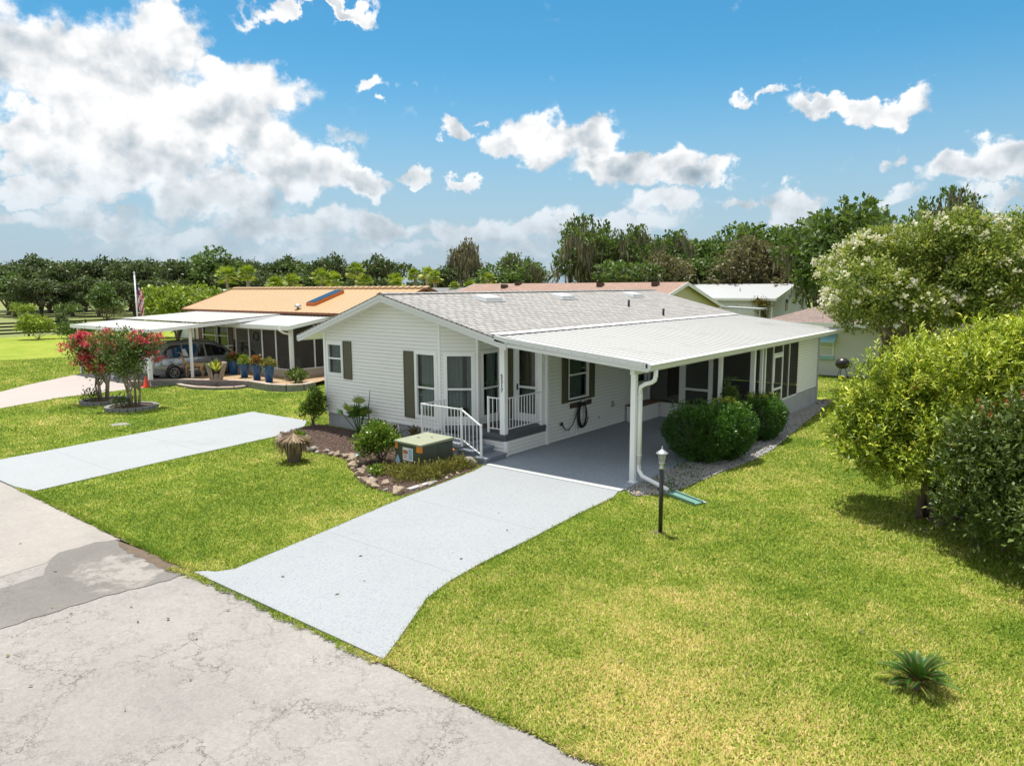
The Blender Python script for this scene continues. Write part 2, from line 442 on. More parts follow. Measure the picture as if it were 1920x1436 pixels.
def road_mat(name, c, dark, crack=1.0, grain=0.5, stain=None):
    m, b, pr, out = new_mat(name)
    pos = b.node('ShaderNodeNewGeometry').outputs['Position']
    n = b.noise(pos, 0.35, 6, 0.6)[0]
    n2 = b.noise(pos, 1.7, 5, 0.65)[0]
    agg = b.noise(pos, 34.0, 4, 0.9)[0]
    agg2 = b.noise(pos, 12.0, 5, 0.85)[0]
    f = b.m('MULTIPLY', b.m('ADD', 0.70, b.m('MULTIPLY', n, 0.60)), b.m('ADD', 0.86, b.m('MULTIPLY', n2, 0.28)))
    f = b.m('MULTIPLY', f, b.m('ADD', 1 - grain, b.m('MULTIPLY', agg, 2 * grain)))
    f = b.m('MULTIPLY', f, b.m('ADD', 0.68, b.m('MULTIPLY', agg2, 0.64)))
    col = b.v('SCALE', c, scale=f)
    wv = b.v('ADD', pos, b.v('SCALE', b.v('SUBTRACT', b.noise(pos, 2.3, 6, 0.72)[1], (0.5, 0.5, 0.5)), scale=0.9))
    gate = b.rng(b.noise(pos, 0.55, 3, 0.5)[0], 0.40, 0.52, 0.15, 1.0)
    for sc, wd, am in ((0.62, 0.012, 0.8), (1.7, 0.009, 0.55)):
        vo = b.node('ShaderNodeTexVoronoi', feature='DISTANCE_TO_EDGE')
        b.put(vo.inputs['Vector'], wv); vo.inputs['Scale'].default_value = sc
        ln = b.rng(vo.outputs['Distance'], wd * sc * 1.3, 0.0, 0, am * crack)
        col = b.mix(b.m('MULTIPLY', ln, gate), col, rgba(dark))
    if stain:
        q = b.v('ADD', pos, b.v('SCALE', b.v('SUBTRACT', b.noise(pos, 2.6, 4, 0.6)[1], (0.5, 0.5, 0.5)), scale=1.5))
        dd = b.v('LENGTH', b.v('MULTIPLY', b.v('SUBTRACT', q, stain[0]), stain[1]))
        col = b.mix(b.m('MULTIPLY', b.rng(dd, 1.0, 0.55), b.rng(b.noise(q, 3.2, 3, 0.6)[0], 0.38, 0.52, 0.25, 0.9)), col, rgba(stain[2]))
    b.put(pr.inputs['Base Color'], col)
    pr.inputs['Roughness'].default_value = 0.9
    bump(b, pr, agg, 0.5, 0.006)
    return m


M['road'] = road_mat('old pale asphalt with cracks', (0.255, 0.238, 0.222), (0.07, 0.056, 0.044), 1.15, 0.5)
M['gutterroad'] = road_mat('smooth pale pavement', (0.29, 0.265, 0.24), (0.2, 0.18, 0.16), 0.5, 0.16)
M['patch'] = road_mat('darker grey asphalt patch', (0.162, 0.152, 0.138), (0.05, 0.045, 0.04), 0.4, 0.55, ((-11.0, 4.35, 0.0), (1.0, 1.9, 1.0), (0.29, 0.265, 0.24)))
M['dirt'] = simple('brown dirt', (0.12, 0.088, 0.06), 0.95, 0.5, 5.0, 0.4, 60, 0.5)


def tone_nodes(b, pos):
    """0 = fresh green, 1 = straw, from patches in the lawn"""
    sp = b.node('ShaderNodeSeparateXYZ'); b.put(sp.inputs[0], pos)
    n = b.noise(pos, 0.42, 5, 0.62)[0]
    n2 = b.noise(pos, 1.9, 4, 0.65)[0]
    # worn strip along the road on the wide lawn
    near = b.m('MULTIPLY', b.rng(sp.outputs[1], 9.8, 5.2, 0, 0.30), b.rng(sp.outputs[0], -7.5, -5.0, 0, 1))
    mid = b.m('MULTIPLY', b.rng(sp.outputs[0], -9.0, -4.0, 0, 0.10), 1.0)
    t = b.m('ADD', b.m('ADD', b.m('MULTIPLY', b.m('SUBTRACT', n, 0.5), 1.7), b.m('MULTIPLY', b.m('SUBTRACT', n2, 0.5), 0.9)),
            b.m('ADD', b.m('ADD', near, mid), 0.30))
    return b.m('MINIMUM', b.m('MAXIMUM', t, 0.0), 1.0)


def lawn_mat():
    m, b, pr, out = new_mat('lawn soil and thatch')
    pos = b.node('ShaderNodeNewGeometry').outputs['Position']
    t = tone_nodes(b, pos)
    col = b.ramp(t, [(0.0, (0.18, 0.25, 0.025)), (0.4, (0.25, 0.30, 0.038)), (0.75, (0.32, 0.30, 0.07)), (1.0, (0.33, 0.27, 0.11))])
    f = b.noise(pos, 26.0, 4, 0.8)[0]
    f2 = b.noise(pos, 6.0, 4, 0.7)[0]
    col = b.v('SCALE', col, scale=b.m('MULTIPLY', b.m('ADD', 0.35, b.m('MULTIPLY', f, 1.3)), b.m('ADD', 0.75, b.m('MULTIPLY', f2, 0.5))))
    b.put(pr.inputs['Base Color'], col)
    pr.inputs['Roughness'].default_value = 0.95
    pr.inputs['Specular IOR Level'].default_value = 0.15
    bump(b, pr, f, 1.0, 0.03)
    return m


M['lawn'] = lawn_mat()


def pasture_mat():
    m, b, pr, out = new_mat('pasture grass')
    pos = b.node('ShaderNodeNewGeometry').outputs['Position']
    n = b.noise(pos, 0.05, 6, 0.65)[0]
    n2 = b.noise(pos, 0.6, 5, 0.7)[0]
    t = b.m('ADD', b.m('MULTIPLY', n, 0.8), b.m('MULTIPLY', n2, 0.3))
    col = b.ramp(t, [(0.35, (0.12, 0.155, 0.035)), (0.55, (0.165, 0.19, 0.05)), (0.75, (0.225, 0.215, 0.08))])
    b.put(pr.inputs['Base Color'], col)
    pr.inputs['Roughness'].default_value = 0.95
    return m


M['pasture'] = pasture_mat()


def leaf_mat(name, stops, trans=0.35, rough=0.5, patch=0.0):
    m, b, pr, out = new_mat(name)
    at = b.node('ShaderNodeAttribute', attribute_name='rnd')
    v = at.outputs['Fac']
    if patch:
        pos = b.node('ShaderNodeNewGeometry').outputs['Position']
        v = b.m('ADD', v, b.m('MULTIPLY', b.m('SUBTRACT', b.noise(pos, 0.9, 3, 0.6)[0], 0.5), patch), clamp=True)
    col = b.ramp(v, stops)
    b.put(pr.inputs['Base Color'], col)
    pr.inputs['Roughness'].default_value = rough
    pr.inputs['Specular IOR Level'].default_value = 0.35
    tl = b.node('ShaderNodeBsdfTranslucent')
    b.put(tl.inputs[0], b.mix(1.0, col, (1.0, 1.0, 0.55, 1), 'MULTIPLY'))
    mx = b.node('ShaderNodeMixShader'); mx.inputs[0].default_value = trans
    b.l.new(pr.outputs[0], mx.inputs[1]); b.l.new(tl.outputs[0], mx.inputs[2])
    b.l.new(mx.outputs[0], out.inputs[0])
    return m


def grass_mat():
    m, b, pr, out = new_mat('lawn grass blades')
    pos = b.node('ShaderNodeNewGeometry').outputs['Position']
    at = b.node('ShaderNodeAttribute', attribute_name='rnd').outputs['Fac']
    t = tone_nodes(b, pos)
    t = b.m('ADD', t, b.m('MULTIPLY', b.m('SUBTRACT', at, 0.5), 0.95), clamp=True)
    col = b.ramp(t, [(0.0, (0.12, 0.21, 0.016)), (0.35, (0.26, 0.36, 0.030)), (0.65, (0.41, 0.45, 0.068)), (1.0, (0.74, 0.58, 0.25))])
    b.put(pr.inputs['Base Color'], col)
    pr.inputs['Roughness'].default_value = 0.6
    pr.inputs['Specular IOR Level'].default_value = 0.25
    tl = b.node('ShaderNodeBsdfTranslucent'); b.put(tl.inputs[0], col)
    mx = b.node('ShaderNodeMixShader'); mx.inputs[0].default_value = 0.3
    b.l.new(pr.outputs[0], mx.inputs[1]); b.l.new(tl.outputs[0], mx.inputs[2])
    b.l.new(mx.outputs[0], out.inputs[0])
    return m


M['grass'] = grass_mat()
M['oakleaf'] = leaf_mat('dark oak leaves', [(0, (0.037, 0.062, 0.020)), (0.6, (0.086, 0.128, 0.041)), (1, (0.171, 0.213, 0.077))], 0.25)
M['midleaf'] = leaf_mat('mid green leaves', [(0, (0.046, 0.092, 0.022)), (0.6, (0.108, 0.177, 0.040)), (1, (0.216, 0.277, 0.077))], 0.3)
M['oliveleaf'] = leaf_mat('olive brown leaves', [(0, (0.091, 0.085, 0.039)), (0.6, (0.169, 0.156, 0.072)), (1, (0.260, 0.234, 0.111))], 0.25)
M['moss'] = leaf_mat('grey hanging moss', [(0, (0.130, 0.117, 0.078)), (0.6, (0.221, 0.202, 0.143)), (1, (0.338, 0.305, 0.221))], 0.3)
M['mangoleaf'] = leaf_mat('bright yellow green leaves', [(0, (0.100, 0.167, 0.025)), (0.5, (0.217, 0.316, 0.041)), (1, (0.534, 0.567, 0.100))], 0.3)
M['bushleaf'] = leaf_mat('yellow green bottlebrush leaves', [(0, (0.055, 0.10, 0.012)), (0.3, (0.17, 0.25, 0.022)), (0.55, (0.40, 0.50, 0.04)), (0.8, (0.66, 0.70, 0.09)), (1, (0.82, 0.74, 0.22))], 0.2, patch=0.4)
M['darkleaf'] = leaf_mat('glossy green leaves', [(0, (0.045, 0.085, 0.016)), (0.6, (0.115, 0.17, 0.035)), (1, (0.26, 0.30, 0.09))], 0.25, 0.45)
M['hedgeleaf'] = leaf_mat('deep green hedge leaves', [(0, (0.030, 0.079, 0.014)), (0.6, (0.066, 0.160, 0.026)), (1, (0.160, 0.299, 0.056))], 0.25, 0.35)
M['limeleaf'] = leaf_mat('yellow new leaves', [(0, (0.42, 0.45, 0.05)), (1, (0.62, 0.60, 0.10))], 0.4)
M['myrtleleaf'] = leaf_mat('crepe myrtle leaves', [(0, (0.089, 0.150, 0.030)), (0.5, (0.220, 0.289, 0.059)), (0.85, (0.439, 0.479, 0.110)), (1, (0.678, 0.559, 0.199))], 0.35, patch=0.4)
M['darkmyrtle'] = leaf_mat('small crepe myrtle leaves', [(0, (0.045, 0.083, 0.018)), (0.6, (0.112, 0.173, 0.038)), (1, (0.255, 0.285, 0.090))], 0.3)
M['whitebloom'] = leaf_mat('white blossoms', [(0, (0.60, 0.58, 0.45)), (1, (0.88, 0.86, 0.78))], 0.3)
M['redbloom'] = leaf_mat('pink red blossoms', [(0, (0.45, 0.03, 0.08)), (0.6, (0.78, 0.11, 0.18)), (1, (0.88, 0.36, 0.34))], 0.3)
M['orangebloom'] = leaf_mat('orange red new growth', [(0, (0.24, 0.07, 0.02)), (1, (0.48, 0.20, 0.06))], 0.3)
M['palmleaf'] = leaf_mat('palm fronds', [(0, (0.090, 0.149, 0.021)), (0.5, (0.299, 0.389, 0.045)), (0.85, (0.538, 0.568, 0.090)), (1, (0.673, 0.508, 0.120))], 0.3)
M['darkpalm'] = leaf_mat('dark palm fronds', [(0, (0.03, 0.05, 0.012)), (1, (0.10, 0.13, 0.04))], 0.3)
M['cycadleaf'] = leaf_mat('cycad fronds', [(0, (0.028, 0.090, 0.014)), (0.7, (0.076, 0.179, 0.028)), (1, (0.414, 0.386, 0.083))], 0.2, 0.35)
M['drypalm'] = leaf_mat('dry fronds', [(0, (0.10, 0.065, 0.035)), (0.5, (0.23, 0.165, 0.095)), (1, (0.40, 0.31, 0.20))], 0.2, 0.8)
M['bedleaf'] = leaf_mat('bright shrub leaves', [(0, (0.046, 0.098, 0.011)), (0.6, (0.138, 0.230, 0.023)), (1, (0.345, 0.425, 0.057))], 0.3, 0.35)
M['coverleaf'] = leaf_mat('bronze ground cover leaves', [(0, (0.099, 0.094, 0.022)), (0.5, (0.209, 0.209, 0.044)), (1, (0.396, 0.363, 0.110))], 0.25)
M['vineleaf'] = leaf_mat('flowering vine leaves', [(0, (0.06, 0.07, 0.02)), (0.6, (0.18, 0.17, 0.04)), (1, (0.55, 0.30, 0.08))], 0.3)

# ------------------------------------------------------------------ objects
WLOC = {}


def reg(o, loc):
    WLOC[o.name] = Vector(loc)


def tag(o, label, cat, group=None):
    o['label'] = label; o['category'] = cat
    if group: o['group'] = group
    return o


def thing(name, label, cat, loc, group=None, rz=0.0):
    o = bpy.data.objects.new(name, None)
    o.empty_display_size = 0.2
    C.objects.link(o)
    o.location = loc
    o.rotation_euler = (0, 0, rz)
    reg(o, loc)
    return tag(o, label, cat, group)


class MB:
    """collects shapes in world coordinates; build() links them as one mesh object"""
    def __init__(s): s.v = []; s.f = []; s.mi = []; s.cur = 0

    def add(s, vs, fs):
        k = len(s.v)
        s.v += [tuple(p) for p in vs]
        s.f += [tuple(i + k for i in f) for f in fs]
        s.mi += [s.cur] * len(fs)
        return s

    def box(s, x0, x1, y0, y1, z0, z1):
        return s.hexa([(x0, y0, z0), (x1, y0, z0), (x1, y1, z0), (x0, y1, z0), (x0, y0, z1), (x1, y0, z1), (x1, y1, z1), (x0, y1, z1)])

    def hexa(s, p):
        q = [Vector(v) for v in p]
        if (q[1] - q[0]).cross(q[3] - q[0]).dot(q[4] - q[0]) < 0: p = [p[i] for i in (3, 2, 1, 0, 7, 6, 5, 4)]
        return s.add(p, [(0, 3, 2, 1), (4, 5, 6, 7), (0, 1, 5, 4), (1, 2, 6, 5), (2, 3, 7, 6), (3, 0, 4, 7)])

    def obox(s, o, U, V, W):
        o, U, V, W = map(Vector, (o, U, V, W))
        return s.hexa([o, o + U, o + U + V, o + V, o + W, o + U + W, o + U + V + W, o + V + W])

    def bar(s, a, b, w, h=None, up=(0, 0, 1)):
        a, b = Vector(a), Vector(b); h = h or w
        d = (b - a).normalized(); u = Vector(up)
        if abs(d.dot(u)) > 0.98: u = Vector((1, 0, 0))
        sd = d.cross(u).normalized() * w; u2 = sd.normalized().cross(d) * h
        return s.obox(a - sd / 2 - u2 / 2, b - a, sd, u2)

    def tube(s, path, radii, n=8, cap=True):
        path = [Vector(p) for p in path]
        if not hasattr(radii, '__len__'): radii = [radii] * len(path)
        vs = []; fs = []
        ref = None
        for i, p in enumerate(path):
            d = (path[min(i + 1, len(path) - 1)] - path[max(i - 1, 0)])
            if d.length < 1e-9: d = Vector((0, 0, 1))
            d.normalize()
            if ref is None:
                ref = Vector((1, 0, 0)) if abs(d.x) < 0.8 else Vector((0, 1, 0))
            a = (ref - d * ref.dot(d)).normalized(); ref = a
            b2 = d.cross(a)
            for k in range(n):
                t = 2 * math.pi * k / n
                vs.append(p + (a * math.cos(t) + b2 * math.sin(t)) * radii[i])
        for i in range(len(path) - 1):
            for k in range(n):
                k2 = (k + 1) % n
                fs.append((i * n + k, i * n + k2, (i + 1) * n + k2, (i + 1) * n + k))
        if cap:
            fs.append(tuple(range(n - 1, -1, -1)))
            fs.append(tuple((len(path) - 1) * n + k for k in range(n)))
        return s.add(vs, fs)

    def lathe(s, c, prof, n=16):
        """prof: (radius, z) from bottom to top"""
        c = Vector(c); vs = []; fs = []
        for r, z in prof:
            for k in range(n):
                t = 2 * math.pi * k / n
                vs.append((c.x + r * math.cos(t), c.y + r * math.sin(t), c.z + z))
        for i in range(len(prof) - 1):
            for k in range(n):
                k2 = (k + 1) % n
                fs.append((i * n + k, i * n + k2, (i + 1) * n + k2, (i + 1) * n + k))
        fs.append(tuple(range(n - 1, -1, -1)))
        fs.append(tuple((len(prof) - 1) * n + k for k in range(n)))
        return s.add(vs, fs)

    def prism(s, poly, z0, z1):
        n = len(poly)
        a = sum(poly[i][0] * poly[(i + 1) % n][1] - poly[(i + 1) % n][0] * poly[i][1] for i in range(n))
        if a < 0: poly = poly[::-1]
        vs = [(p[0], p[1], z0) for p in poly] + [(p[0], p[1], z1) for p in poly]
        fs = [tuple(range(n - 1, -1, -1)), tuple(range(n, 2 * n))]
        fs += [(i, (i + 1) % n, n + (i + 1) % n, n + i) for i in range(n)]
        return s.add(vs, fs)

    def build(s, name, mat, parent=None, smooth=False, bevel=0.0):
        me = bpy.data.meshes.new(name)
        off = Vector((0, 0, 0))
        if parent is not None: off = WLOC[parent.name]
        elif s.v:
            xs = [p[0] for p in s.v]; ys = [p[1] for p in s.v]; zs = [p[2] for p in s.v]
            off = Vector(((min(xs) + max(xs)) / 2, (min(ys) + max(ys)) / 2, min(zs)))
        me.from_pydata([(p[0] - off.x, p[1] - off.y, p[2] - off.z) for p in s.v], [], s.f)
        mats = mat if isinstance(mat, (list, tuple)) else ([mat, M['lap_shade']] if 1 in s.mi else [mat])
        for q in mats: me.materials.append(q)
        if len(mats) > 1: me.polygons.foreach_set('material_index', s.mi)
        if smooth: me.polygons.foreach_set('use_smooth', [True] * len(me.polygons))
        me.update()
        o = bpy.data.objects.new(name, me)
        C.objects.link(o)
        if parent is not None:
            o.parent = parent
            reg(o, off)
        else:
            o.location = off
            reg(o, off)
        if bevel:
            bv = o.modifiers.new('bevel', 'BEVEL'); bv.width = bevel; bv.segments = 2; bv.limit_method = 'ANGLE'
        return o


def struct(o, kind='structure'):
    o['kind'] = kind
    return o


def kids(o): return [c for c in bpy.data.objects if c.parent == o]


def copy_tree(o, parent=None):
    c = o.copy(); C.objects.link(c)
    c.parent = parent
    for ch in kids(o): copy_tree(ch, c)
    return c


# ------------------------------------------------------------------ foliage
def leaf_cloud(name, P, D, Nn, size, mat, parent, width=0.45, jitter=0.35, seed=1, rnd=None, fold=True):
    """one mesh of leaf shaped quads. P base points, D growth directions, Nn facing normals (world coords)"""
    rs = np.random.RandomState(seed)
    n = len(P)
    D = D / (np.linalg.norm(D, axis=1, keepdims=True) + 1e-9)
    Nn = Nn - D * (Nn * D).sum(1, keepdims=True)
    Nn = Nn / (np.linalg.norm(Nn, axis=1, keepdims=True) + 1e-9)
    W = np.cross(D, Nn)
    s = size * (1 + jitter * (rs.rand(n, 1) * 2 - 1)) if np.isscalar(size) else size[:, None]
    w = s * width
    off = np.array(WLOC[parent.name]) if parent is not None else np.zeros(3)
    v0 = P
    v1 = P + D * s * 0.5 + W * w * 0.5 + Nn * s * 0.06
    v2 = P + D * s - Nn * s * 0.10
    v3 = P + D * s * 0.5 - W * w * 0.5 + Nn * s * 0.06
    V = np.stack([v0, v1, v2, v3], 1).reshape(-1, 3) - off
    me = bpy.data.meshes.new(name)
    me.vertices.add(4 * n); me.loops.add(4 * n); me.polygons.add(n)
    me.vertices.foreach_set('co', V.astype(np.float32).ravel())
    me.loops.foreach_set('vertex_index', np.arange(4 * n, dtype=np.int32))
    me.polygons.foreach_set('loop_start', np.arange(0, 4 * n, 4, dtype=np.int32))
    me.polygons.foreach_set('loop_total', np.full(n, 4, dtype=np.int32))
    me.update(calc_edges=True)
    at = me.attributes.new('rnd', 'FLOAT', 'FACE')
    at.data.foreach_set('value', (rs.rand(n) if rnd is None else rnd).astype(np.float32))
    me.materials.append(mat)
    o = bpy.data.objects.new(name, me)
    C.objects.link(o)
    if parent is not None:
        o.parent = parent; reg(o, off)
    else:
        reg(o, (0, 0, 0))
    return o


def unit(rs, n):
    d = rs.normal(size=(n, 3)); return d / np.linalg.norm(d, axis=1, keepdims=True)


def crown_points(clumps, n, rs, shell=0.55, sprig=6, spread=0.12, updrift=0.3, bottom=-0.7):
    """leaf positions gathered in sprigs over the shells of many small clumps"""
    cl = np.array(clumps, float)
    wt = (cl[:, 3] * cl[:, 4] + cl[:, 4] * cl[:, 5] + cl[:, 3] * cl[:, 5]); wt /= wt.sum()
    ns = max(1, n // sprig)
    ci = rs.choice(len(cl), ns, p=wt)
    d = unit(rs, ns)
    d[:, 2] = np.where(d[:, 2] < bottom, -d[:, 2], d[:, 2])
    r = shell + (1 - shell) * rs.rand(ns) ** 0.6
    lump = 1 + 0.16 * np.sin(d[:, 0] * 7 + ci) * np.cos(d[:, 1] * 6 + 2 * ci)
    c = cl[ci]
    p = c[:, :3] + d * c[:, 3:6] * (r * lump)[:, None]
    o = d / c[:, 3:6]; o /= np.linalg.norm(o, axis=1, keepdims=True)
    P = np.repeat(p, sprig, 0) + rs.normal(size=(ns * sprig, 3)) * spread
    O = np.repeat(o, sprig, 0)
    D = O * 0.75 + unit(rs, ns * sprig) * 0.8 + np.array([0, 0, updrift])
    N = O * 0.5 + unit(rs, ns * sprig) * 0.75 + np.array([0, 0, 0.55])
    tone = np.clip(np.repeat(rs.rand(ns), sprig) * 0.6 + rs.rand(ns * sprig) * 0.4, 0, 1)
    return P, D, N, tone


def leafy(name, clumps, n, size, mat, parent, seed, **kw):
    rs = np.random.RandomState(seed)
    lw = kw.pop('width', 0.5)
    P, D, N, t = crown_points(clumps, n, rs, **kw)
    return leaf_cloud(name, P, D, N, size, mat, parent, lw, 0.35, seed, t)


def clumps_in(rs, c, r, k, f=(0.28, 0.45), zf=0.85, low=-0.5):
    out = []
    for i in range(k):
        d = unit(rs, 1)[0]
        if d[2] < low: d[2] *= -1
        q = rs.rand() ** 0.45 * 0.75
        s = rs.uniform(*f)
        out.append((c[0] + d[0] * r[0] * q, c[1] + d[1] * r[1] * q, c[2] + d[2] * r[2] * q,
                    r[0] * s, r[1] * s, r[2] * s * zf))
    return out


def trunk_mb(base, top, r0, clumps, rs, nb=8, bend=0.15, n=7):
    mb = MB()
    b, t = Vector(base), Vector(top)
    pts = []; k = 5
    for i in range(k + 1):
        f = i / k
        p = b.lerp(t, f) + Vector((rs.normal() * bend * f, rs.normal() * bend * f, 0))
        pts.append(p)
    mb.tube(pts, [r0 * (1.25 if i == 0 else 1 - 0.5 * i / k) for i in range(k + 1)], n)
    idx = rs.permutation(len(clumps))[:nb]
    for i in idx:
        c = clumps[i]; s = pts[rs.randint(2, k + 1)]
        e = Vector((c[0], c[1], c[2]))
        mid = s.lerp(e, 0.5) + Vector((rs.normal() * .1, rs.normal() * .1, 0.08 * (e - s).length))
        mb.tube([s, mid, e], [r0 * 0.42, r0 * 0.27, r0 * 0.10], 5, False)
    return mb


# ------------------------------------------------------------------ walls of lap siding
def zrange(poly, z):
    """interval of u where the polyline (u,z) lies above height z"""
    us = []
    n = len(poly)
    for i in range(n - 1):
        (u0, a), (u1, b2) = poly[i], poly[i + 1]
        if a >= z: us.append(u0)
        if b2 >= z: us.append(u1)
        if (a - z) * (b2 - z) < 0: us.append(u0 + (u1 - u0) * (z - a) / (b2 - a))
    return (min(us), max(us)) if us else None


def lap_wall(mb, O, U, N, z0, top, openings=(), course=0.1, proud=0.015):
    """O,U,N: 2D origin, direction, outward normal; top: [(u,z),...] roof line; openings (u0,u1,za,zb)"""
    zt = max(z for u, z in top)
    P = lambda u, z, d: (O[0] + U[0] * u + N[0] * d, O[1] + U[1] * u + N[1] * d, z)
    k = 0
    cuts0 = sorted(set([o[2] for o in openings] + [o[3] for o in openings] + [z for u, z in top]))
    while z0 + k * course < zt - 1e-4:
        a0, b0 = z0 + k * course, min(z0 + (k + 1) * course, zt)
        zs = [a0] + [c for c in cuts0 if a0 + 1e-4 < c < b0 - 1e-4] + [b0]
        for a, b in zip(zs[:-1], zs[1:]):
            ra = zrange(top, a + 1e-5); rb = zrange(top, b - 1e-5) or None
            if ra is None: continue
            if rb is None: m = (ra[0] + ra[1]) / 2; rb = (m, m)
            pa = proud * (1 - (a - a0) / course); pb = proud * (1 - (b - a0) / course)
            ops = sorted([(o[0], o[1]) for o in openings if o[2] < (a + b) / 2 < o[3]])
            segs = []; cur = 'L'
            left = (ra[0], rb[0])
            for (u0, u1) in ops:
                if u0 > left[0]: segs.append((left, (u0, u0)))
                left = (u1, u1)
            if left[0] < ra[1]: segs.append((left, (ra[1], rb[1])))
            for (la, lb), (qa, qb) in segs:
                vs = [P(la, a, pa), P(qa, a, pa), P(qb, b, pb), P(lb, b, pb)]
                mb.add(vs, [(0, 1, 2, 3)])
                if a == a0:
                    mb.cur = 1  # underside and lower lip darker: lap shade put into the colour
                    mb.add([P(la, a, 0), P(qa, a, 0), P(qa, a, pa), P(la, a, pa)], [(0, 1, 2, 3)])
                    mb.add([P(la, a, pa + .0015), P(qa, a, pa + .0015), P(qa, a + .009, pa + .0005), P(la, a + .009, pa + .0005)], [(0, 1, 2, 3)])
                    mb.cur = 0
        k += 1


def window(parent, O, U, N, u0, u1, z0, z1, rail=None, mull=(), fr=0.05, curtain=True, frame='white', gap=(0.55, 0.72), cz=None):
    """double hung window: frame (part) > pane, curtain"""
    U3 = Vector((U[0], U[1], 0)); N3 = Vector((N[0], N[1], 0)); Z = Vector((0, 0, 1))
    P = lambda u, z, d: Vector((O[0] + U[0] * u + N[0] * d, O[1] + U[1] * u + N[1] * d, z))
    mb = MB()
    d0, d1 = -0.06, 0.035
    def fb(ua, ub, za, zb, da=d0, db=d1):
        mb.obox(P(ua, za, da), U3 * (ub - ua), N3 * (db - da), Z * (zb - za))
    fb(u0, u0 + fr, z0, z1); fb(u1 - fr, u1, z0, z1)
    fb(u0 + fr, u1 - fr, z1 - fr, z1); fb(u0 + fr, u1 - fr, z0, z0 + fr)
    if rail: fb(u0 + fr, u1 - fr, rail - 0.022, rail + 0.022, -0.05, 0.02)
    for m_ in mull: fb(m_ - 0.018, m_ + 0.018, z0 + fr, z1 - fr, -0.05, 0.015)
    w = mb.build('window', M[frame], parent)
    g = MB()
    g.obox(P(u0 + fr, z0 + fr, -0.034), U3 * (u1 - u0 - 2 * fr), N3 * 0.006, Z * (z1 - z0 - 2 * fr))
    g.build('pane', M['glass'], w)
    if curtain:
        c = MB()
        a, b = u0 + fr, u1 - fr
        zc = cz if cz is not None else z0 + 0.03
        def drape(ua, ub):
            k = max(8, int((ub - ua) / 0.018)); vs = []
            for i in range(k + 1):
                u = ua + (ub - ua) * i / k
                d = -0.16 + 0.022 * math.sin(u * 75) + 0.012 * math.sin(u * 31 + 1)
                vs += [P(u, zc, d), P(u, z1, d * 0.7 - 0.03)]
            c.add(vs, [(2 * i, 2 * i + 2, 2 * i + 3, 2 * i + 1) for i in range(k)])
        if gap:
            drape(a, a + (b - a) * gap[0]); drape(a + (b - a) * gap[1], b)
        else: drape(a, b)
        c.build('curtain', M['curtain'], w, smooth=True)
    # dark sheet behind the pane, its colour stands in for the unlit room
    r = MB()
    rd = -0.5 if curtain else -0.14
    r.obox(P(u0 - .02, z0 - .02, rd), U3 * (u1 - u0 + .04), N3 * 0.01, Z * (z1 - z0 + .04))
    r.build('dark_backing', M['dark'], w)
    return w

# ------------------------------------------------------------------ ground and paving
def sheet(name, poly, z, mat, thick=0.0):
    mb = MB()
    if thick: mb.prism(poly, z - thick, z)
    else:
        n = len(poly)
        a = sum(poly[i][0] * poly[(i + 1) % n][1] - poly[(i + 1) % n][0] * poly[i][1] for i in range(n))
        if a < 0: poly = poly[::-1]
        mb.add([(p[0], p[1], z) for p in poly], [tuple(range(n))])
    return struct(mb.build(name, mat))


R = 1800
sheet('ground', [(-R, -R), (R, -R), (R, R), (-R, R)], -0.06, M['pasture'])
LAWN = [(-74, 5.0), (60, 5.0), (60, 52), (-74, 52)]
# lawn is slightly uneven
def lawn_sheet():
    nx, ny = 134, 60
    xs = np.concatenate([np.linspace(-74, -30, 30), np.linspace(-29.5, 6, 90), np.linspace(7, 60, 14)])
    ys = np.concatenate([np.linspace(5.04, 20, 50), np.linspace(21, 52, 10)])
    vs = []
    for y in ys:
        for x in xs:
            vs.append((x, y, 0.0 + 0.012 * math.sin(x * 1.1) * math.sin(y * 0.9 + 1)))
    mb = MB(); w = len(xs)
    mb.add(vs, [(j * w + i, j * w + i + 1, (j + 1) * w + i + 1, (j + 1) * w + i) for j in range(len(ys) - 1) for i in range(w - 1)])
    o = mb.build('lawn', M['lawn']); struct(o); return o
lawn_sheet()

rr = random.Random(5)
edge = []
x = -70.0
while x < 40:
    edge.append((x, 5.06 + (rr.random() - 0.5) * 0.07)); x += 0.35
ROAD = [(-70, -9), (40, -9)] + edge[::-1]
sheet('road', ROAD, 0.002 - 0.03 + 0.02, M['road'])
# brown earth showing where the turf meets the asphalt
mb = MB()
vs = []; fs = []
x = -17.0; k = 0
while x < 12:
    w0 = -0.03 + 0.06 * rr.random() ** 2
    vs += [(x, 5.03 - w0, -0.002), (x, 5.09 + 0.02 * rr.random(), 0.014)]
    if k: fs.append((2 * k - 2, 2 * k, 2 * k + 1, 2 * k - 1))
    k += 1; x += 0.12
mb.add(vs, fs)
struct(mb.build('road_verge', M['dirt']))
GUT = [(-70, 3.0), (-12.2, 3.05), (-12.3, 3.84), (-12.63, 4.13), (-12.61, 4.7), (-12.5, 5.0), (-16.9, 5.08), (-70, 5.08)]
sheet('pavement', GUT, -0.004, M['gutterroad'])
def rough_poly(pts, amp, step, seed):
    r = random.Random(seed); out = []
    n = len(pts)
    for i in range(n):
        a, b = pts[i], pts[(i + 1) % n]
        L = math.hypot(b[0] - a[0], b[1] - a[1]); k = max(1, int(L / step))
        for j in range(k):
            t = j / k
            out.append((a[0] + (b[0] - a[0]) * t + (r.random() - .5) * amp, a[1] + (b[1] - a[1]) * t + (r.random() - .5) * amp))
    return out
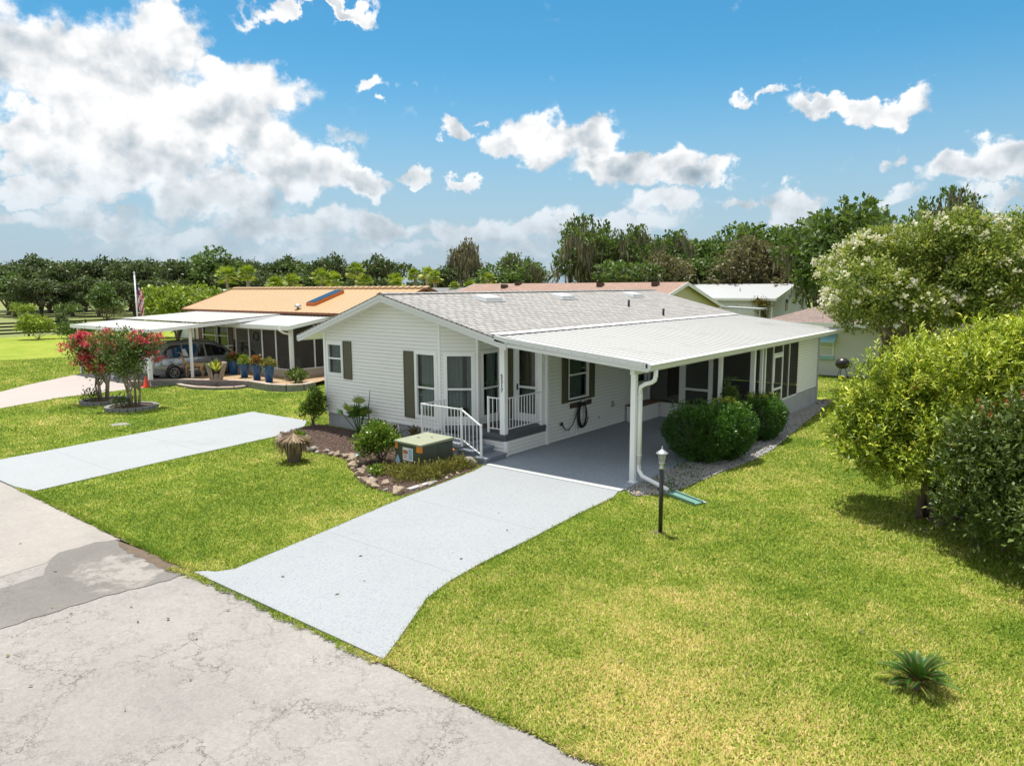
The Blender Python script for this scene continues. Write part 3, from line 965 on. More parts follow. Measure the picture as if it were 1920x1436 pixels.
sheet('road_patch', rough_poly([(-11.9, -2), (-11.74, 3.07), (-11.78, 3.65), (-12.27, 3.84), (-12.63, 4.13), (-12.64, 4.72), (-12.45, 5.03), (-11.6, 5.03), (-10.15, 5.0), (-10.12, 4.7), (-10.27, 3.9), (-10.30, 3.0), (-10.27, 2.4), (-10.3, -2)], 0.06, 0.13, 3), 0.0, M['patch'])
sheet('dirt', rough_poly([(-12.5, 4.98), (-11.9, 5.06), (-10.2, 5.06), (-10.25, 4.86), (-11.0, 4.80), (-12.0, 4.86)], 0.09, 0.08, 4), 0.004, M['dirt'])
#, rough_poly([(-11.75, 3.95), (-11.62, 4.3), (-11.55, 4.75), (-11.2, 4.62), (-10.35, 4.78), (-10.30, 4.62), (-10.75, 4.42), (-10.35, 4.3), (-10.6, 4.12), (-11.0, 4.3), (-11.1, 3.95), (-11.45, 4.12)], 0.07, 0.12, 8), 0.008, M['swirl'])
DRIVE = [(-10.04, 5.02), (-9.92, 5.16), (-9.79, 5.22), (-9.66, 5.45), (-9.74, 5.9), (-9.95, 7.21), (-10.2, 8.6), (-10.36, 9.57), (-10.49, 10.79), (-10.63, 11.98), (-10.77, 12.43), (-10.80, 12.52), (-7.18, 12.52), (-7.06, 12.1), (-7.03, 10.72), (-6.94, 9.29), (-6.89, 7.86), (-6.80, 7.06), (-6.66, 6.5), (-6.40, 6.02), (-6.12, 5.5), (-5.90, 5.06)]
sheet('driveway', DRIVE, 0.035, M['drive'], 0.08)
LD = [(-20.55, 5.0), (-20.70, 5.6), (-21.9, 13.35), (-19.02, 13.47), (-18.2, 12.78), (-17.68, 11.43), (-17.28, 7.99), (-16.86, 5.18), (-17.6, 5.04)]
sheet('side_driveway', LD, 0.03, M['drive2'], 0.08)
SLAB = [(-10.93, 12.72), (-7.15, 12.72), (-7.15, 20.9), (-10.93, 20.9)]
sheet('carport_slab', SLAB, 0.04, M['slab'], 0.1)
sheet('slab_joint', [(-10.88, 12.52), (-7.15, 12.52), (-7.15, 12.716), (-10.88, 12.716)], 0.047, M['slabjoint'], 0.1)
NBD = [(-33.4, 5.0), (-29.7, 5.0), (-29.76, 8.33), (-30.85, 10.6), (-31.06, 13.3), (-31.0, 14.1), (-31.0, 20.9), (-38.6, 20.9), (-38.5, 14.0), (-36.13, 11.2), (-34.23, 9.4), (-33.6, 7.5)]
sheet('neighbor_driveway', NBD, 0.03, M['pinkconcrete'], 0.08)
BED = [(-18.3, 13.3), (-18.1, 12.2), (-17.7, 11.45), (-16.9, 10.97), (-15.87, 10.75), (-15.0, 10.95), (-14.41, 10.95), (-13.65, 10.85), (-12.89, 10.30), (-12.04, 9.80), (-11.21, 9.63), (-10.50, 9.62), (-10.46, 10.03), (-10.53, 10.73), (-10.70, 11.91), (-10.90, 12.5), (-12.8, 12.62), (-13.3, 13.3)]
sheet('mulch_bed', BED, 0.022, M['mulch'])
GRV = [(-7.13, 12.70), (-6.75, 12.45), (-6.30, 13.0), (-6.20, 14.0), (-6.12, 15.29), (-5.95, 16.71), (-5.95, 18.15), (-6.15, 19.9), (-6.45, 22.85), (-6.70, 25.31), (-6.9, 27.4), (-7.28, 27.4), (-7.26, 20.92), (-7.13, 20.9)]
sheet('gravel_bed', GRV, 0.02, M['gravelbase'])
PAD = [(-7.28, 21.9), (-6.6, 21.9), (-6.6, 23.0), (-7.28, 23.0)]
sheet('door_pad', PAD, 0.04, M['cover'], 0.06)


def in_poly(px, py, poly):
    c = np.zeros(len(px), bool); n = len(poly); j = n - 1
    for i in range(n):
        xi, yi = poly[i]; xj, yj = poly[j]
        if yi != yj:
            t = ((yi > py) != (yj > py)) & (px < (xj - xi) * (py - yi) / (yj - yi) + xi)
            c ^= t
        j = i
    return c


HOUSE = [(-17.95, 13.42), (-13.0, 13.42), (-10.9, 12.6), (-10.9, 20), (-7.2, 20.8), (-7.2, 28.3), (-17.95, 28.3)]
RING1 = (-28.25, 11.25, 0.95)
RING2 = (-26.05, 11.2, 0.95)
NBBED = [(-31.9, 13.3), (-31.5, 14.55), (-30.3, 15.2), (-28.9, 14.8), (-27.2, 15.3), (-27.1, 16.4), (-25.9, 16.4), (-24.7, 16.75), (-24.6, 17.6), (-25.4, 18.8), (-26.5, 21.0), (-31.2, 21)]
NO_GRASS = [DRIVE, LD, SLAB, NBD, BED, GRV, HOUSE, NBBED, [(-10.95, 12.5), (-7.1, 12.5), (-7.1, 12.8), (-10.95, 12.8)]]


def grass():
    rs = np.random.RandomState(7)
    n = 3150000
    d0, d1, dc = 4.0, 52.0, 9.0
    # radial density: constant to dc then falling with the square of the distance
    u = rs.rand(n)
    A = (dc * dc - d0 * d0) / 2; B = dc * dc * math.log(d1 / dc)
    near = u < A / (A + B)
    d = np.where(near, np.sqrt(d0 * d0 + 2 * A * rs.rand(n)), dc * np.exp(rs.rand(n) * math.log(d1 / dc)))
    th = rad(29) + (rs.rand(n) * 2 - 1) * rad(58)
    x = -np.sin(th) * d; y = np.cos(th) * d
    keep = (y > 5.03) & (y < 50)
    x, y, d = x[keep], y[keep], d[keep]
    bad = np.zeros(len(x), bool)
    for p in NO_GRASS: bad |= in_poly(x, y, p)
    for c in (RING1, RING2): bad |= (x - c[0]) ** 2 + (y - c[1]) ** 2 < c[2] ** 2
    # a few thin spots
    thin = np.sin(x * 1.7 + np.sin(y * 1.3) * 2) * np.sin(y * 1.9 + np.cos(x) * 1.5)
    bad |= (thin > 0.8) & (rs.rand(len(x)) < 0.45)
    x, y, d = x[~bad], y[~bad], d[~bad]
    n = len(x)
    a = rs.rand(n) * 2 * math.pi
    lean = 0.55 + rs.rand(n) * 0.85
    L = (0.032 + 0.030 * rs.rand(n)) * (1 + np.clip(d - 9, 0, 40) * 0.022)
    Wd = (0.0055 + 0.0065 * rs.rand(n)) * (1 + np.clip(d - 9, 0, 40) * 0.085)
    dx, dy = np.cos(a), np.sin(a)
    tip = np.stack([x + dx * L * np.sin(lean), y + dy * L * np.sin(lean), 0.004 + L * np.cos(lean)], 1)
    b0 = np.stack([x - dy * Wd, y + dx * Wd, np.full(n, 0.0)], 1)
    b1 = np.stack([x + dy * Wd, y - dx * Wd, np.full(n, 0.0)], 1)
    V = np.stack([b0, b1, tip], 1).reshape(-1, 3)
    me = bpy.data.meshes.new('grass')
    me.vertices.add(3 * n); me.loops.add(3 * n); me.polygons.add(n)
    me.vertices.foreach_set('co', V.astype(np.float32).ravel())
    me.loops.foreach_set('vertex_index', np.arange(3 * n, dtype=np.int32))
    me.polygons.foreach_set('loop_start', np.arange(0, 3 * n, 3, dtype=np.int32))
    me.polygons.foreach_set('loop_total', np.full(n, 3, dtype=np.int32))
    me.update(calc_edges=True)
    at = me.attributes.new('rnd', 'FLOAT', 'FACE')
    at.data.foreach_set('value', rs.rand(n).astype(np.float32))
    me.materials.append(M['grass'])
    o = bpy.data.objects.new('grass', me); C.objects.link(o)
    tag(o, 'short sunlit lawn grass growing over both front lawns', 'grass'); o['kind'] = 'stuff'
grass()


def verge_tufts():
    # turf and weeds creeping over the paving edges
    rs = np.random.RandomState(19); X = []; Y = []
    def line(a, b, n, inw, out):
        t = rs.rand(n); c = .5 + .5 * np.sin(t * math.hypot(b[0] - a[0], b[1] - a[1]) * 5 + 2 * np.sin(t * 37)); k = rs.rand(n) < .35 + .65 * c
        dx, dy = b[0] - a[0], b[1] - a[1]; L = math.hypot(dx, dy); o = -inw + (inw + out * c) * rs.rand(n)
        X.append((a[0] + dx * t - dy / L * o)[k]); Y.append((a[1] + dy * t + dx / L * o)[k])
    line((-5.95, 5.01), (-10.0, 4.99), 2600, .02, .075)
    line((12, 5.06), (-5.9, 5.06), 26000, .05, .07)
    line((-10.1, 5.06), (-17.0, 5.10), 12000, .05, .06)
    line((-9.6, 5.02), (-10.5, 4.90), 900, .05, .09)
    for a, b in zip(DRIVE[3:12], DRIVE[4:12]): line(b, a, int(700 * math.hypot(b[0] - a[0], b[1] - a[1])), .05, .035)
    for a, b in zip(DRIVE[13:], DRIVE[14:]): line(b, a, int(700 * math.hypot(b[0] - a[0], b[1] - a[1])), .05, .035)
    x = np.concatenate(X); y = np.concatenate(Y); n = len(x)
    a = rs.rand(n) * 6.283; el = rs.uniform(.2, 1.3, n)
    P = np.stack([x, y, np.full(n, .0)], 1); D = np.stack([np.cos(a) * np.cos(el), np.sin(a) * np.cos(el), np.sin(el)], 1)
    N = unit(rs, n) * .5 + np.array([0, 0, 1.0])
    o = leaf_cloud('verge_grass', P, D, N, .055, M['grass'], None, .16, .4, 20)
    tag(o, 'ragged turf edge creeping over the road and driveway edges', 'grass'); o['kind'] = 'stuff'
verge_tufts()


def scatter_flakes(name, poly, n, size, mat, label, cat, seed, z=0.03, pebble=False, keep=None):
    """many small chips or pebbles lying on a bed"""
    rs = np.random.RandomState(seed)
    P = np.array(poly); lo = P.min(0); hi = P.max(0)
    x = lo[0] + rs.rand(n * 3) * (hi[0] - lo[0]); y = lo[1] + rs.rand(n * 3) * (hi[1] - lo[1])
    k = in_poly(x, y, poly)
    if keep is not None: k &= keep(x, y)
    x, y = x[k][:n], y[k][:n]; n = len(x)
    base = np.array([(1, 0, 0), (-1, 0, 0), (0, 1, 0), (0, -1, 0), (0, 0, 1), (0, 0, -1)], float)
    F = [(0, 2, 4), (2, 1, 4), (1, 3, 4), (3, 0, 4), (2, 0, 5), (1, 2, 5), (3, 1, 5), (0, 3, 5)]
    sc = size * (0.5 + rs.rand(n))
    ax = np.stack([sc, sc * (0.75 if pebble else 0.35), sc * (0.6 if pebble else 0.18)], 1)
    a = rs.rand(n) * 6.283; t = (rs.rand(n) - .5) * (0.6 if pebble else 1.0)
    v = base[None] * ax[:, None, :]
    X = v[..., 0] * np.cos(t)[:, None] - v[..., 2] * np.sin(t)[:, None]
    Z = v[..., 0] * np.sin(t)[:, None] + v[..., 2] * np.cos(t)[:, None]
    Y = v[..., 1]
    XX = X * np.cos(a)[:, None] - Y * np.sin(a)[:, None] + x[:, None]
    YY = X * np.sin(a)[:, None] + Y * np.cos(a)[:, None] + y[:, None]
    ZZ = Z + z + rs.rand(n)[:, None] * size * 0.5
    V = np.stack([XX, YY, ZZ], 2).reshape(-1, 3)
    idx = (np.arange(n)[:, None, None] * 6 + np.array(F)[None]).reshape(-1)
    m = 8 * n
    me = bpy.data.meshes.new(name)
    me.vertices.add(6 * n); me.loops.add(3 * m); me.polygons.add(m)
    me.vertices.foreach_set('co', V.astype(np.float32).ravel())
    me.loops.foreach_set('vertex_index', idx.astype(np.int32))
    me.polygons.foreach_set('loop_start', np.arange(0, 3 * m, 3, dtype=np.int32))
    me.polygons.foreach_set('loop_total', np.full(m, 3, dtype=np.int32))
    me.update(calc_edges=True)
    me.materials.append(mat)
    o = bpy.data.objects.new(name, me); C.objects.link(o)
    tag(o, label, cat); o['kind'] = 'stuff'
    return o


scatter_flakes('mulch_chips', BED, 15000, 0.030, M['chip'], 'loose brown bark chips covering the front bed', 'mulch', 11, 0.03)
scatter_flakes('pebbles', GRV, 15000, 0.024, M['pebble'], 'grey and white pebbles beside the carport slab and hedges', 'gravel', 12, 0.03, True)


# ------------------------------------------------------------------ rocks edging the bed
def make_rock(seed, s):
    r = np.random.RandomState(seed)
    import bmesh
    bm = bmesh.new(); bmesh.ops.create_icosphere(bm, subdivisions=3, radius=1.0)
    k = r.normal(size=(6, 3)) * 1.7; ph = r.rand(6) * 6
    pl = unit(r, 7); off = 0.62 + r.rand(7) * 0.3
    for v in bm.verts:
        p = np.array(v.co)
        for a, b in zip(pl, off):
            dd = p @ a
            if dd > b: p = p - a * (dd - b) * 0.85
        q = 1 + 0.09 * sum(math.sin(float(k[i] @ p) * 1.6 + ph[i]) for i in range(6)) / 1.5
        q += 0.03 * math.sin(float(k[0] @ p) * 7 + ph[1])
        v.co = Vector((p[0] * q * s[0], p[1] * q * s[1], p[2] * q * s[2]))
    me = bpy.data.meshes.new('rock'); bm.to_mesh(me); bm.free()
    me.polygons.foreach_set('use_smooth', [False] * len(me.polygons))
    return me


ROCKM = []
for i in range(6):
    me = make_rock(40 + i, (1.0, 0.75 + 0.1 * (i % 3), 0.62))
    me.materials.append(M['rock'] if i % 2 == 0 else M['greyrock']); ROCKM.append(me)


def bedges(path, gap, seed, r0=0.05, r1=0.15, jit=0.09):
    r = random.Random(seed); out = []
    for (a, b) in zip(path[:-1], path[1:]):
        L = math.hypot(b[0] - a[0], b[1] - a[1]); k = max(1, round(L / gap))
        for j in range(k):
            t = (j + .5) / k
            out.append((a[0] + (b[0] - a[0]) * t + (r.random() - .5) * jit * 2, a[1] + (b[1] - a[1]) * t + (r.random() - .5) * jit * 2, r0 + (r1 - r0) * r.random()))
    return out


ORD_ = 'first second third fourth fifth sixth seventh eighth ninth tenth eleventh twelfth thirteenth fourteenth fifteenth sixteenth seventeenth eighteenth nineteenth twentieth'.split()


def add_rocks(spots, labels, group, seed, z=0.02):
    r = random.Random(seed)
    spots = sorted(spots); cnt = {}
    tot = {}
    for q in spots: tot[labels(*q)] = tot.get(labels(*q), 0) + 1
    for i, (x, y, s) in enumerate(spots):
        o = bpy.data.objects.new('rock', ROCKM[r.randrange(6)])
        C.objects.link(o)
        o.location = (x, y, z + s * 0.35); o.scale = (s, s, s)
        o.rotation_euler = (r.random() * .3, r.random() * .3, r.random() * 6.28)
        lb = labels(x, y, s); cnt[lb] = cnt.get(lb, 0) + 1
        tag(o, (ORD_[cnt[lb] - 1] + ' from the left, ' + lb) if tot[lb] > 1 else lb, 'rock', group)


def rock_label(x, y, s):
    if x < -15.6: w = 'rough rock edging the bed beside the thatched stump'
    elif x < -13.6: w = 'rough rock edging the bed below the house corner'
    elif x < -12.2: w = 'rough rock before the round green shrub'
    else: w = 'rough rock edging the bed before the bronze ground cover'
    return w


add_rocks(bedges([(-17.9, 11.9), (-17.6, 11.45), (-16.9, 11.02), (-15.9, 10.82), (-15.0, 11.02), (-14.41, 11.02), (-13.65, 10.92), (-12.95, 10.38), (-12.04, 9.87), (-11.21, 9.72), (-10.62, 9.74)], 0.24, 3)
          + bedges([(-15.6, 11.2), (-14.4, 11.25), (-13.4, 10.95), (-12.1, 10.15), (-10.9, 10.0)], 0.36, 9, 0.05, 0.11, 0.12),
          rock_label, 'rocks edging the mulch bed', 2)
add_rocks(bedges([(-10.66, 10.1), (-10.7, 10.9), (-10.8, 11.8)], 0.3, 5, 0.05, 0.09),
          lambda x, y, s: 'small limestone rock between the driveway edge and the bronze ground cover', 'small rocks along the driveway edge of the bed', 4)
o = bpy.data.objects.new('rock', ROCKM[1]); C.objects.link(o)
o.location = (-11.0, 12.22, 0.10); o.scale = (0.16, 0.13, 0.30); o.rotation_euler = (0.1, 0.1, 0.6)
tag(o, 'upright pointed pale rock beside the foot of the porch steps', 'rock')
add_rocks(bedges([(-6.85, 12.55), (-6.4, 13.0), (-6.25, 13.9)], 0.33, 7, 0.05, 0.09),
          lambda x, y, s: 'small rock at the gravel edge near the lamp post', 'small rocks at the gravel edge', 6)
add_rocks([(-7.0, 26.9, 0.14), (-6.95, 26.55, 0.10), (-7.08, 26.3, 0.09)],
          lambda x, y, s: 'dark rock at the far corner of the screened porch wall', 'rocks at the far porch corner', 8)

# ------------------------------------------------------------------ the white house
XL, XW, YF, YB = -17.93, -10.90, 13.44, 15.18
YE = 28.3
RX, RZ = -14.85, 4.03
TLX, TLZ = -18.60, 2.80
JX, JZ = -10.50, 2.94
CX_, CZ_ = -6.83, 2.60
Y0, Y1 = 13.0, 28.6


def roof_z(x):
    if x < RX: return RZ + (x - RX) * (RZ - TLZ) / (RX - TLX)
    if x < JX: return RZ + (x - RX) * (JZ - RZ) / (JX - RX)
    return JZ + (x - JX) * (CZ_ - JZ) / (CX_ - JX)


H = thing('house', 'white lap-sided single storey house with light grey shingle roof, carport and front steps', 'house', (-14.4, 13.44, 0.0))

# walls
wl = MB()
# front gable wall
def top_line(x0, x1, off=0.16):
    pts = [x0] + [q for q in (RX, JX) if x0 < q < x1] + [x1]
    return [(q - x0, roof_z(q) - off) for q in pts]
OPF = [(XL + .17 - XL, 0.86, 1.62, 2.56), (3.94, 4.70, 0.72, 2.47)]
lap_wall(wl, (XL, YF), (1, 0), (0, -1), 0.46, top_line(XL, -13.06), [(0.15, 0.85, 1.62, 2.56), (3.94, 4.70, 0.72, 2.47)])
# 45 degree wall
A, B = (-13.06, 13.44), (-12.29, 14.01)
Lc = math.hypot(B[0] - A[0], B[1] - A[1]); UC = ((B[0] - A[0]) / Lc, (B[1] - A[1]) / Lc); NC = (UC[1], -UC[0])
lap_wall(wl, A, UC, NC, 0.44, [(0, roof_z(A[0]) - .16), (Lc, roof_z(B[0]) - .16)], [(0.12, 0.85, 0.76, 2.46)])
# porch side wall
lap_wall(wl, B, (0, 1), (1, 0), 0.46, [(0, roof_z(B[0]) - .16), (1.17, roof_z(B[0]) - .16)], [(0.17, 0.93, 0.76, 2.50)])
# porch back wall
lap_wall(wl, (-12.29, YB), (1, 0), (0, -1), 0.46, [(0, roof_z(-12.29) - .16), (1.39, roof_z(-10.9) - .16)], [(0.42, 1.14, 0.585, 2.66)])
# long side wall under the carport
OPL = [(0.70, 2.32, 1.04, 2.30), (4.5, 5.7, 1.12, 2.30)]
lap_wall(wl, (XW, YB), (0, 1), (1, 0), 0.05, [(0, roof_z(XW) - .16), (YE - YB, roof_z(XW) - .16)], OPL, 0.1)
# left wall and back wall
lap_wall(wl, (XL, YE), (0, -1), (-1, 0), 0.46, [(0, roof_z(XL) - .16), (YE - YF, roof_z(XL) - .16)])
lap_wall(wl, (XW, YE), (-1, 0), (0, 1), 0.46, [(0, roof_z(XW) - .16), (XW - RX, RZ - .16), (XW - XL, roof_z(XL) - .16)])
# porch base skirt
lap_wall(wl, (-11.9, YF + .03), (1, 0), (0, -1), 0.05, [(0, 0.42), (1.0, 0.42)], (), 0.09)
lap_wall(wl, (XW + .0, YF + .03), (0, 1), (1, 0), 0.05, [(0, 0.42), (YB - YF - .03, 0.42)], (), 0.09)
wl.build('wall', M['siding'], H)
def cboard(x, y, sx, sy, z0, z1):
    q = MB(); q.box(x - sx / 2, x + sx / 2, y - sy / 2, y + sy / 2, z0, z1); q.build('corner_trim', M['white'], H)
cboard(XL + .03, YF - .012, 0.10, 0.035, 0.46, roof_z(XL) - .15); cboard(XL - .012, YF + .05, .035, .09, .46, 2.75)
cboard(A[0] - .03, A[1] - .014, 0.07, 0.03, 0.46, roof_z(A[0]) - .16)
cboard(B[0] + .012, B[1] + .01, 0.07, 0.07, 0.46, roof_z(B[0]) - .16)
cboard(XW + .01, YB + .0, 0.10, 0.10, 0.05, 2.78)
cboard(XW + .01, YF + .02, 0.10, 0.08, 0.045, 0.42)
cb = MB(); cb.obox((XL, YF - .018, .435), (-13.06 - XL, 0, 0), (0, .016, 0), (0, 0, .03))
cb.build('starter_strip', M['white'], H)

fd = MB()
fd.box(XL + .04, -12.95, YF + .03, YF + .2, -0.12, 0.455)
fd.box(XL + .04, XL + .2, YF + .2, YE, -0.12, 0.455)
fd.box(XL + .2, XW - .05, YE - .2, YE - .03, -.1, .455)
fd.build('foundation', M['concretewall'], H)
ap = MB()
ap.box(-15.17, -14.75, YF + .008, YF + .03, -0.02, 0.38)
ap.build('access_panel', simple('tan access panel', (0.42, 0.38, 0.30), 0.6, 0.1, 5), H)
apf = MB()
for a, b, c, d in ((-15.20, -15.165, -.02, .41), (-14.755, -14.72, -.02, .41), (-15.165, -14.755, .375, .41)):
    apf.box(a, b, YF + .0, YF + .03, c, d)
apf.build('access_panel_frame', M['sticker'], H)

# shingle roof
def slab_strip(mb, x0, x1, za, zb, y0, y1, t):
    mb.hexa([(x0, y0, za - t), (x1, y0, zb - t), (x1, y1, zb - t), (x0, y1, za - t), (x0, y0, za), (x1, y0, zb), (x1, y1, zb), (x0, y1, za)])
rf = MB()
slab_strip(rf, TLX - .02, RX, TLZ - .006, RZ, Y0 - .02, Y1, .05)
slab_strip(rf, RX, JX + .05, RZ, JZ - .012, Y0 - .02, Y1, .05)
roof = rf.build('roof', M['shingle'], H)
cap = MB()
n = int((Y1 - Y0) / 0.3)
for i in range(n):
    ya = Y0 + i * (Y1 - Y0) / n; yb = ya + (Y1 - Y0) / n + .03
    for sx, sl in ((-1, (RZ - TLZ) / (RX - TLX)), (1, (RZ - JZ) / (JX - RX))):
        cap.hexa([(RX, ya, RZ + .022), (RX + sx * .15, ya, RZ + .022 - .15 * sl), (RX + sx * .15, yb, RZ + .012 - .15 * sl), (RX, yb, RZ + .012),
                  (RX, ya, RZ + .034), (RX + sx * .15, ya, RZ + .034 - .15 * sl), (RX + sx * .15, yb, RZ + .024 - .15 * sl), (RX, yb, RZ + .024)])
cap.build('ridge_cap', M['shingle'], roof)
# rake and eave boards in two steps
fa = MB()
for (ya, yb, top, bot) in ((Y0 - .03, Y0 - .004, .045, .12), (Y0 - .012, Y0 + .01, .12, .215), (Y1, Y1 + .03, .045, .20)):
    for xa, xb in ((TLX, RX), (RX, JX)):
        za, zb = roof_z(xa), roof_z(xb)
        fa.hexa([(xa, ya, za - bot), (xb, ya, zb - bot), (xb, yb, zb - bot), (xa, yb, za - bot), (xa, ya, za - top), (xb, ya, zb - top), (xb, yb, zb - top), (xa, yb, za - top)])
fa.box(TLX - .04, TLX - .005, Y0 - .03, Y1, TLZ - .19, TLZ - .03)
fa.build('fascia', M['fascia'], H)
sf = MB()
slab_strip(sf, TLX, RX, TLZ - .07, RZ - .07, Y0 + .012, Y1 - .01, .10)
slab_strip(sf, RX, JX, RZ - .07, JZ - .07, Y0 + .012, Y1 - .01, .10)
sf.build('soffit', M['siding'], H)

# roof vents and pipes
sl = (RZ - JZ) / (JX - RX)
for vy in (16.5, 20.45, 25.3):
    x = RX + .85; z = roof_z(x)
    mb = MB()
    hx, hy, hh = .27, .42, .11
    base = [(x - hx, vy - hy), (x + hx, vy - hy), (x + hx, vy + hy), (x - hx, vy + hy)]
    zz = [roof_z(p[0]) + .0 for p in base]
    mb.hexa([(p[0], p[1], q) for p, q in zip(base, zz)] + [(p[0] * .0 + x + (p[0] - x) * .8, vy + (p[1] - vy) * .85, z + hh - (p[0] - x) * sl * .7) for p in base])
    vt = mb.build('roof_vent', M['greymetal'], H, bevel=.015)
    fl = MB(); fl.hexa([(p[0] + (.05 if p[0] > x else -.05), p[1] + (.05 if p[1] > vy else -.05), roof_z(p[0]) + .002) for p in base] + [(p[0] + (.05 if p[0] > x else -.05), p[1] + (.05 if p[1] > vy else -.05), roof_z(p[0]) + .01) for p in base])
    fl.build('flashing', M['metal'], vt)
for px_, py_ in ((-12.65, 22.6), (-11.45, 22.9)):
    z = roof_z(px_)
    mb = MB(); mb.tube([(px_, py_, z - .05), (px_, py_, z + .24)], .04, 10)
    mb.build('vent_pipe', M['black'], H, True)

# carport and side porch metal roof with real ribs
def ribbed(mb, xa, za, xb, zb, y0, y1, step=.30, h=.016, rw=.022, t=.02):
    """ribs run from (xa) to (xb); profile repeats along y"""
    prof = []
    y = y0
    while y < y1 - 1e-3:
        e = min(y + step, y1)
        prof += [(y, 0), (e - rw * 2, 0), (e - rw * 1.7, h), (e - rw * .6, h), (e, 0)] if e - y > rw * 2.2 else [(y, 0)]
        y = e
    prof.append((y1, 0))
    vs = []
    for (yy, hh) in prof: vs += [(xa, yy, za + hh), (xb, yy, zb + hh), (xa, yy, za + hh - t), (xb, yy, zb + hh - t)]
    fs = []
    for i in range(len(prof) - 1):
        a = 4 * i; b = a + 4
        fs += [(a, a + 1, b + 1, b), (a + 2, b + 2, b + 3, a + 3), (a, b, b + 2, a + 2), (a + 1, a + 3, b + 3, b + 1)]
    mb.add(vs, fs)
mr = MB()
YM = 27.9
ribbed(mr, JX - .32, roof_z(JX - .32) + .045, CX_ - .03, CZ_ + .0, Y0 + .05, YM)
mroof = mr.build('carport_roof', M['metalroof'], H)
fl = MB()
fl.hexa([(JX - .52, Y0 + .04, roof_z(JX - .52) + .012), (JX - .16, Y0 + .04, roof_z(JX - .16) + .095), (JX - .16, YM, roof_z(JX - .16) + .095), (JX - .52, YM, roof_z(JX - .52) + .012),
         (JX - .52, Y0 + .04, roof_z(JX - .52) + .022), (JX - .16, Y0 + .04, roof_z(JX - .16) + .107), (JX - .16, YM, roof_z(JX - .16) + .107), (JX - .52, YM, roof_z(JX - .52) + .022)])
fl.build('flashing', M['white'], mroof)
cf = MB()
def xz_band(mb, x0, z0, x1, z1, ya, yb, top, bot):
    mb.hexa([(x0, ya, z0 - bot), (x1, ya, z1 - bot), (x1, yb, z1 - bot), (x0, yb, z0 - bot), (x0, ya, z0 - top), (x1, ya, z1 - top), (x1, yb, z1 - top), (x0, yb, z0 - top)])
xz_band(cf, JX - .34, roof_z(JX - .34) + .045, JX - .02, JZ + .075, Y0 - .03, Y0 + .045, 0.0, .14)
xz_band(cf, JX - .02, JZ + .075, CX_ + .02, CZ_ + .06, Y0 - .03, Y0 + .045, 0.0, .115)
xz_band(cf, JX - .02, JZ + .03, CX_ + .02, CZ_ + .03, Y0 - .005, Y0 + .03, .085, .17)
cf.build('carport_fascia', M['fascia'], H)
cf = MB(); xz_band(cf, JX - .02, JZ + .0, CX_ + .02, CZ_ + .0, YM, YM + .05, 0.0, .14); cf.build('carport_fascia', M['fascia'], H)
# screws on the front fascia
sc = MB()
for i in range(11):
    x = JX + .1 + i * .35
    sc.box(x - .01, x + .01, Y0 - .036, Y0 - .03, roof_z(x) - .02, roof_z(x) - .0)
sc.build('screws', M['greymetal'], H)
gt = MB()
# box gutter along the low edge
gy0, gy1 = Y0 - .03, YM + .05
prof = [(CX_ - .02, CZ_ + .03), (CX_ + .10, CZ_ + .03), (CX_ + .115, CZ_ + .015), (CX_ + .09, CZ_ - .03), (CX_ + .075, CZ_ - .10), (CX_ - .02, CZ_ - .115)]
k = len(prof)
gt.add([(p[0], gy0, p[1]) for p in prof] + [(p[0], gy1, p[1]) for p in prof], [tuple(range(k)), tuple(range(2 * k - 1, k - 1, -1))] + [((i + 1) % k, i, k + i, k + (i + 1) % k) for i in range(k)])
gt.build('gutter', M['fascia'], H)
bm_ = MB()
bm_.box(-7.33, -7.23, 13.2, YM - .3, 2.36, 2.50)
bm_.box(XW + .06, -7.33, 20.74, 20.84, 2.36, 2.52)
bm_.build('beam', M['white'], H)

# carport posts
def fluted(mb, x, y, w, z0, z1):
    mb.box(x - w / 2, x + w / 2, y - w / 2, y + w / 2, z0, z1)
    for s in (-1, 1):
        mb.box(x - w * .12, x + w * .12, y + s * w / 2 - .003, y + s * w / 2 + .006, z0, z1)
        mb.box(x + s * w / 2 - .003, x + s * w / 2 + .006, y - w * .12, y + w * .12, z0, z1)
for (x, y, w, zb) in ((-7.28, 13.30, .11, .04), (-7.28, 17.9, .09, .04)):
    mb = MB(); fluted(mb, x, y, w, zb, 2.37)
    mb.box(x - w * .75, x + w * .75, y - w * .75, y + w * .75, zb, zb + .02)
    mb.build('carport_post', M['white'], H)
# downspout on the front post
ds = MB()
ds.tube([(CX_ + .03, 13.32, 2.50), (CX_ + .03, 13.32, 2.36), (CX_ + .01, 13.32, 2.27), (CX_ - .06, 13.33, 2.22), (-7.05, 13.36, 2.17), (-7.17, 13.37, 2.10), (-7.18, 13.37, 1.95)], .047, 10)
ds.box(-7.222, -7.138, 13.33, 13.41, .34, 2.02)
ds.tube([(-7.18, 13.37, .42), (-7.17, 13.36, .30), (-7.05, 13.30, .20), (-6.32, 13.02, .10)], .045, 10)
for z in (.62, 1.85): ds.box(-7.23, -7.13, 13.325, 13.415, z, z + .03)
ds.build('downspout', M['white'], H, True)

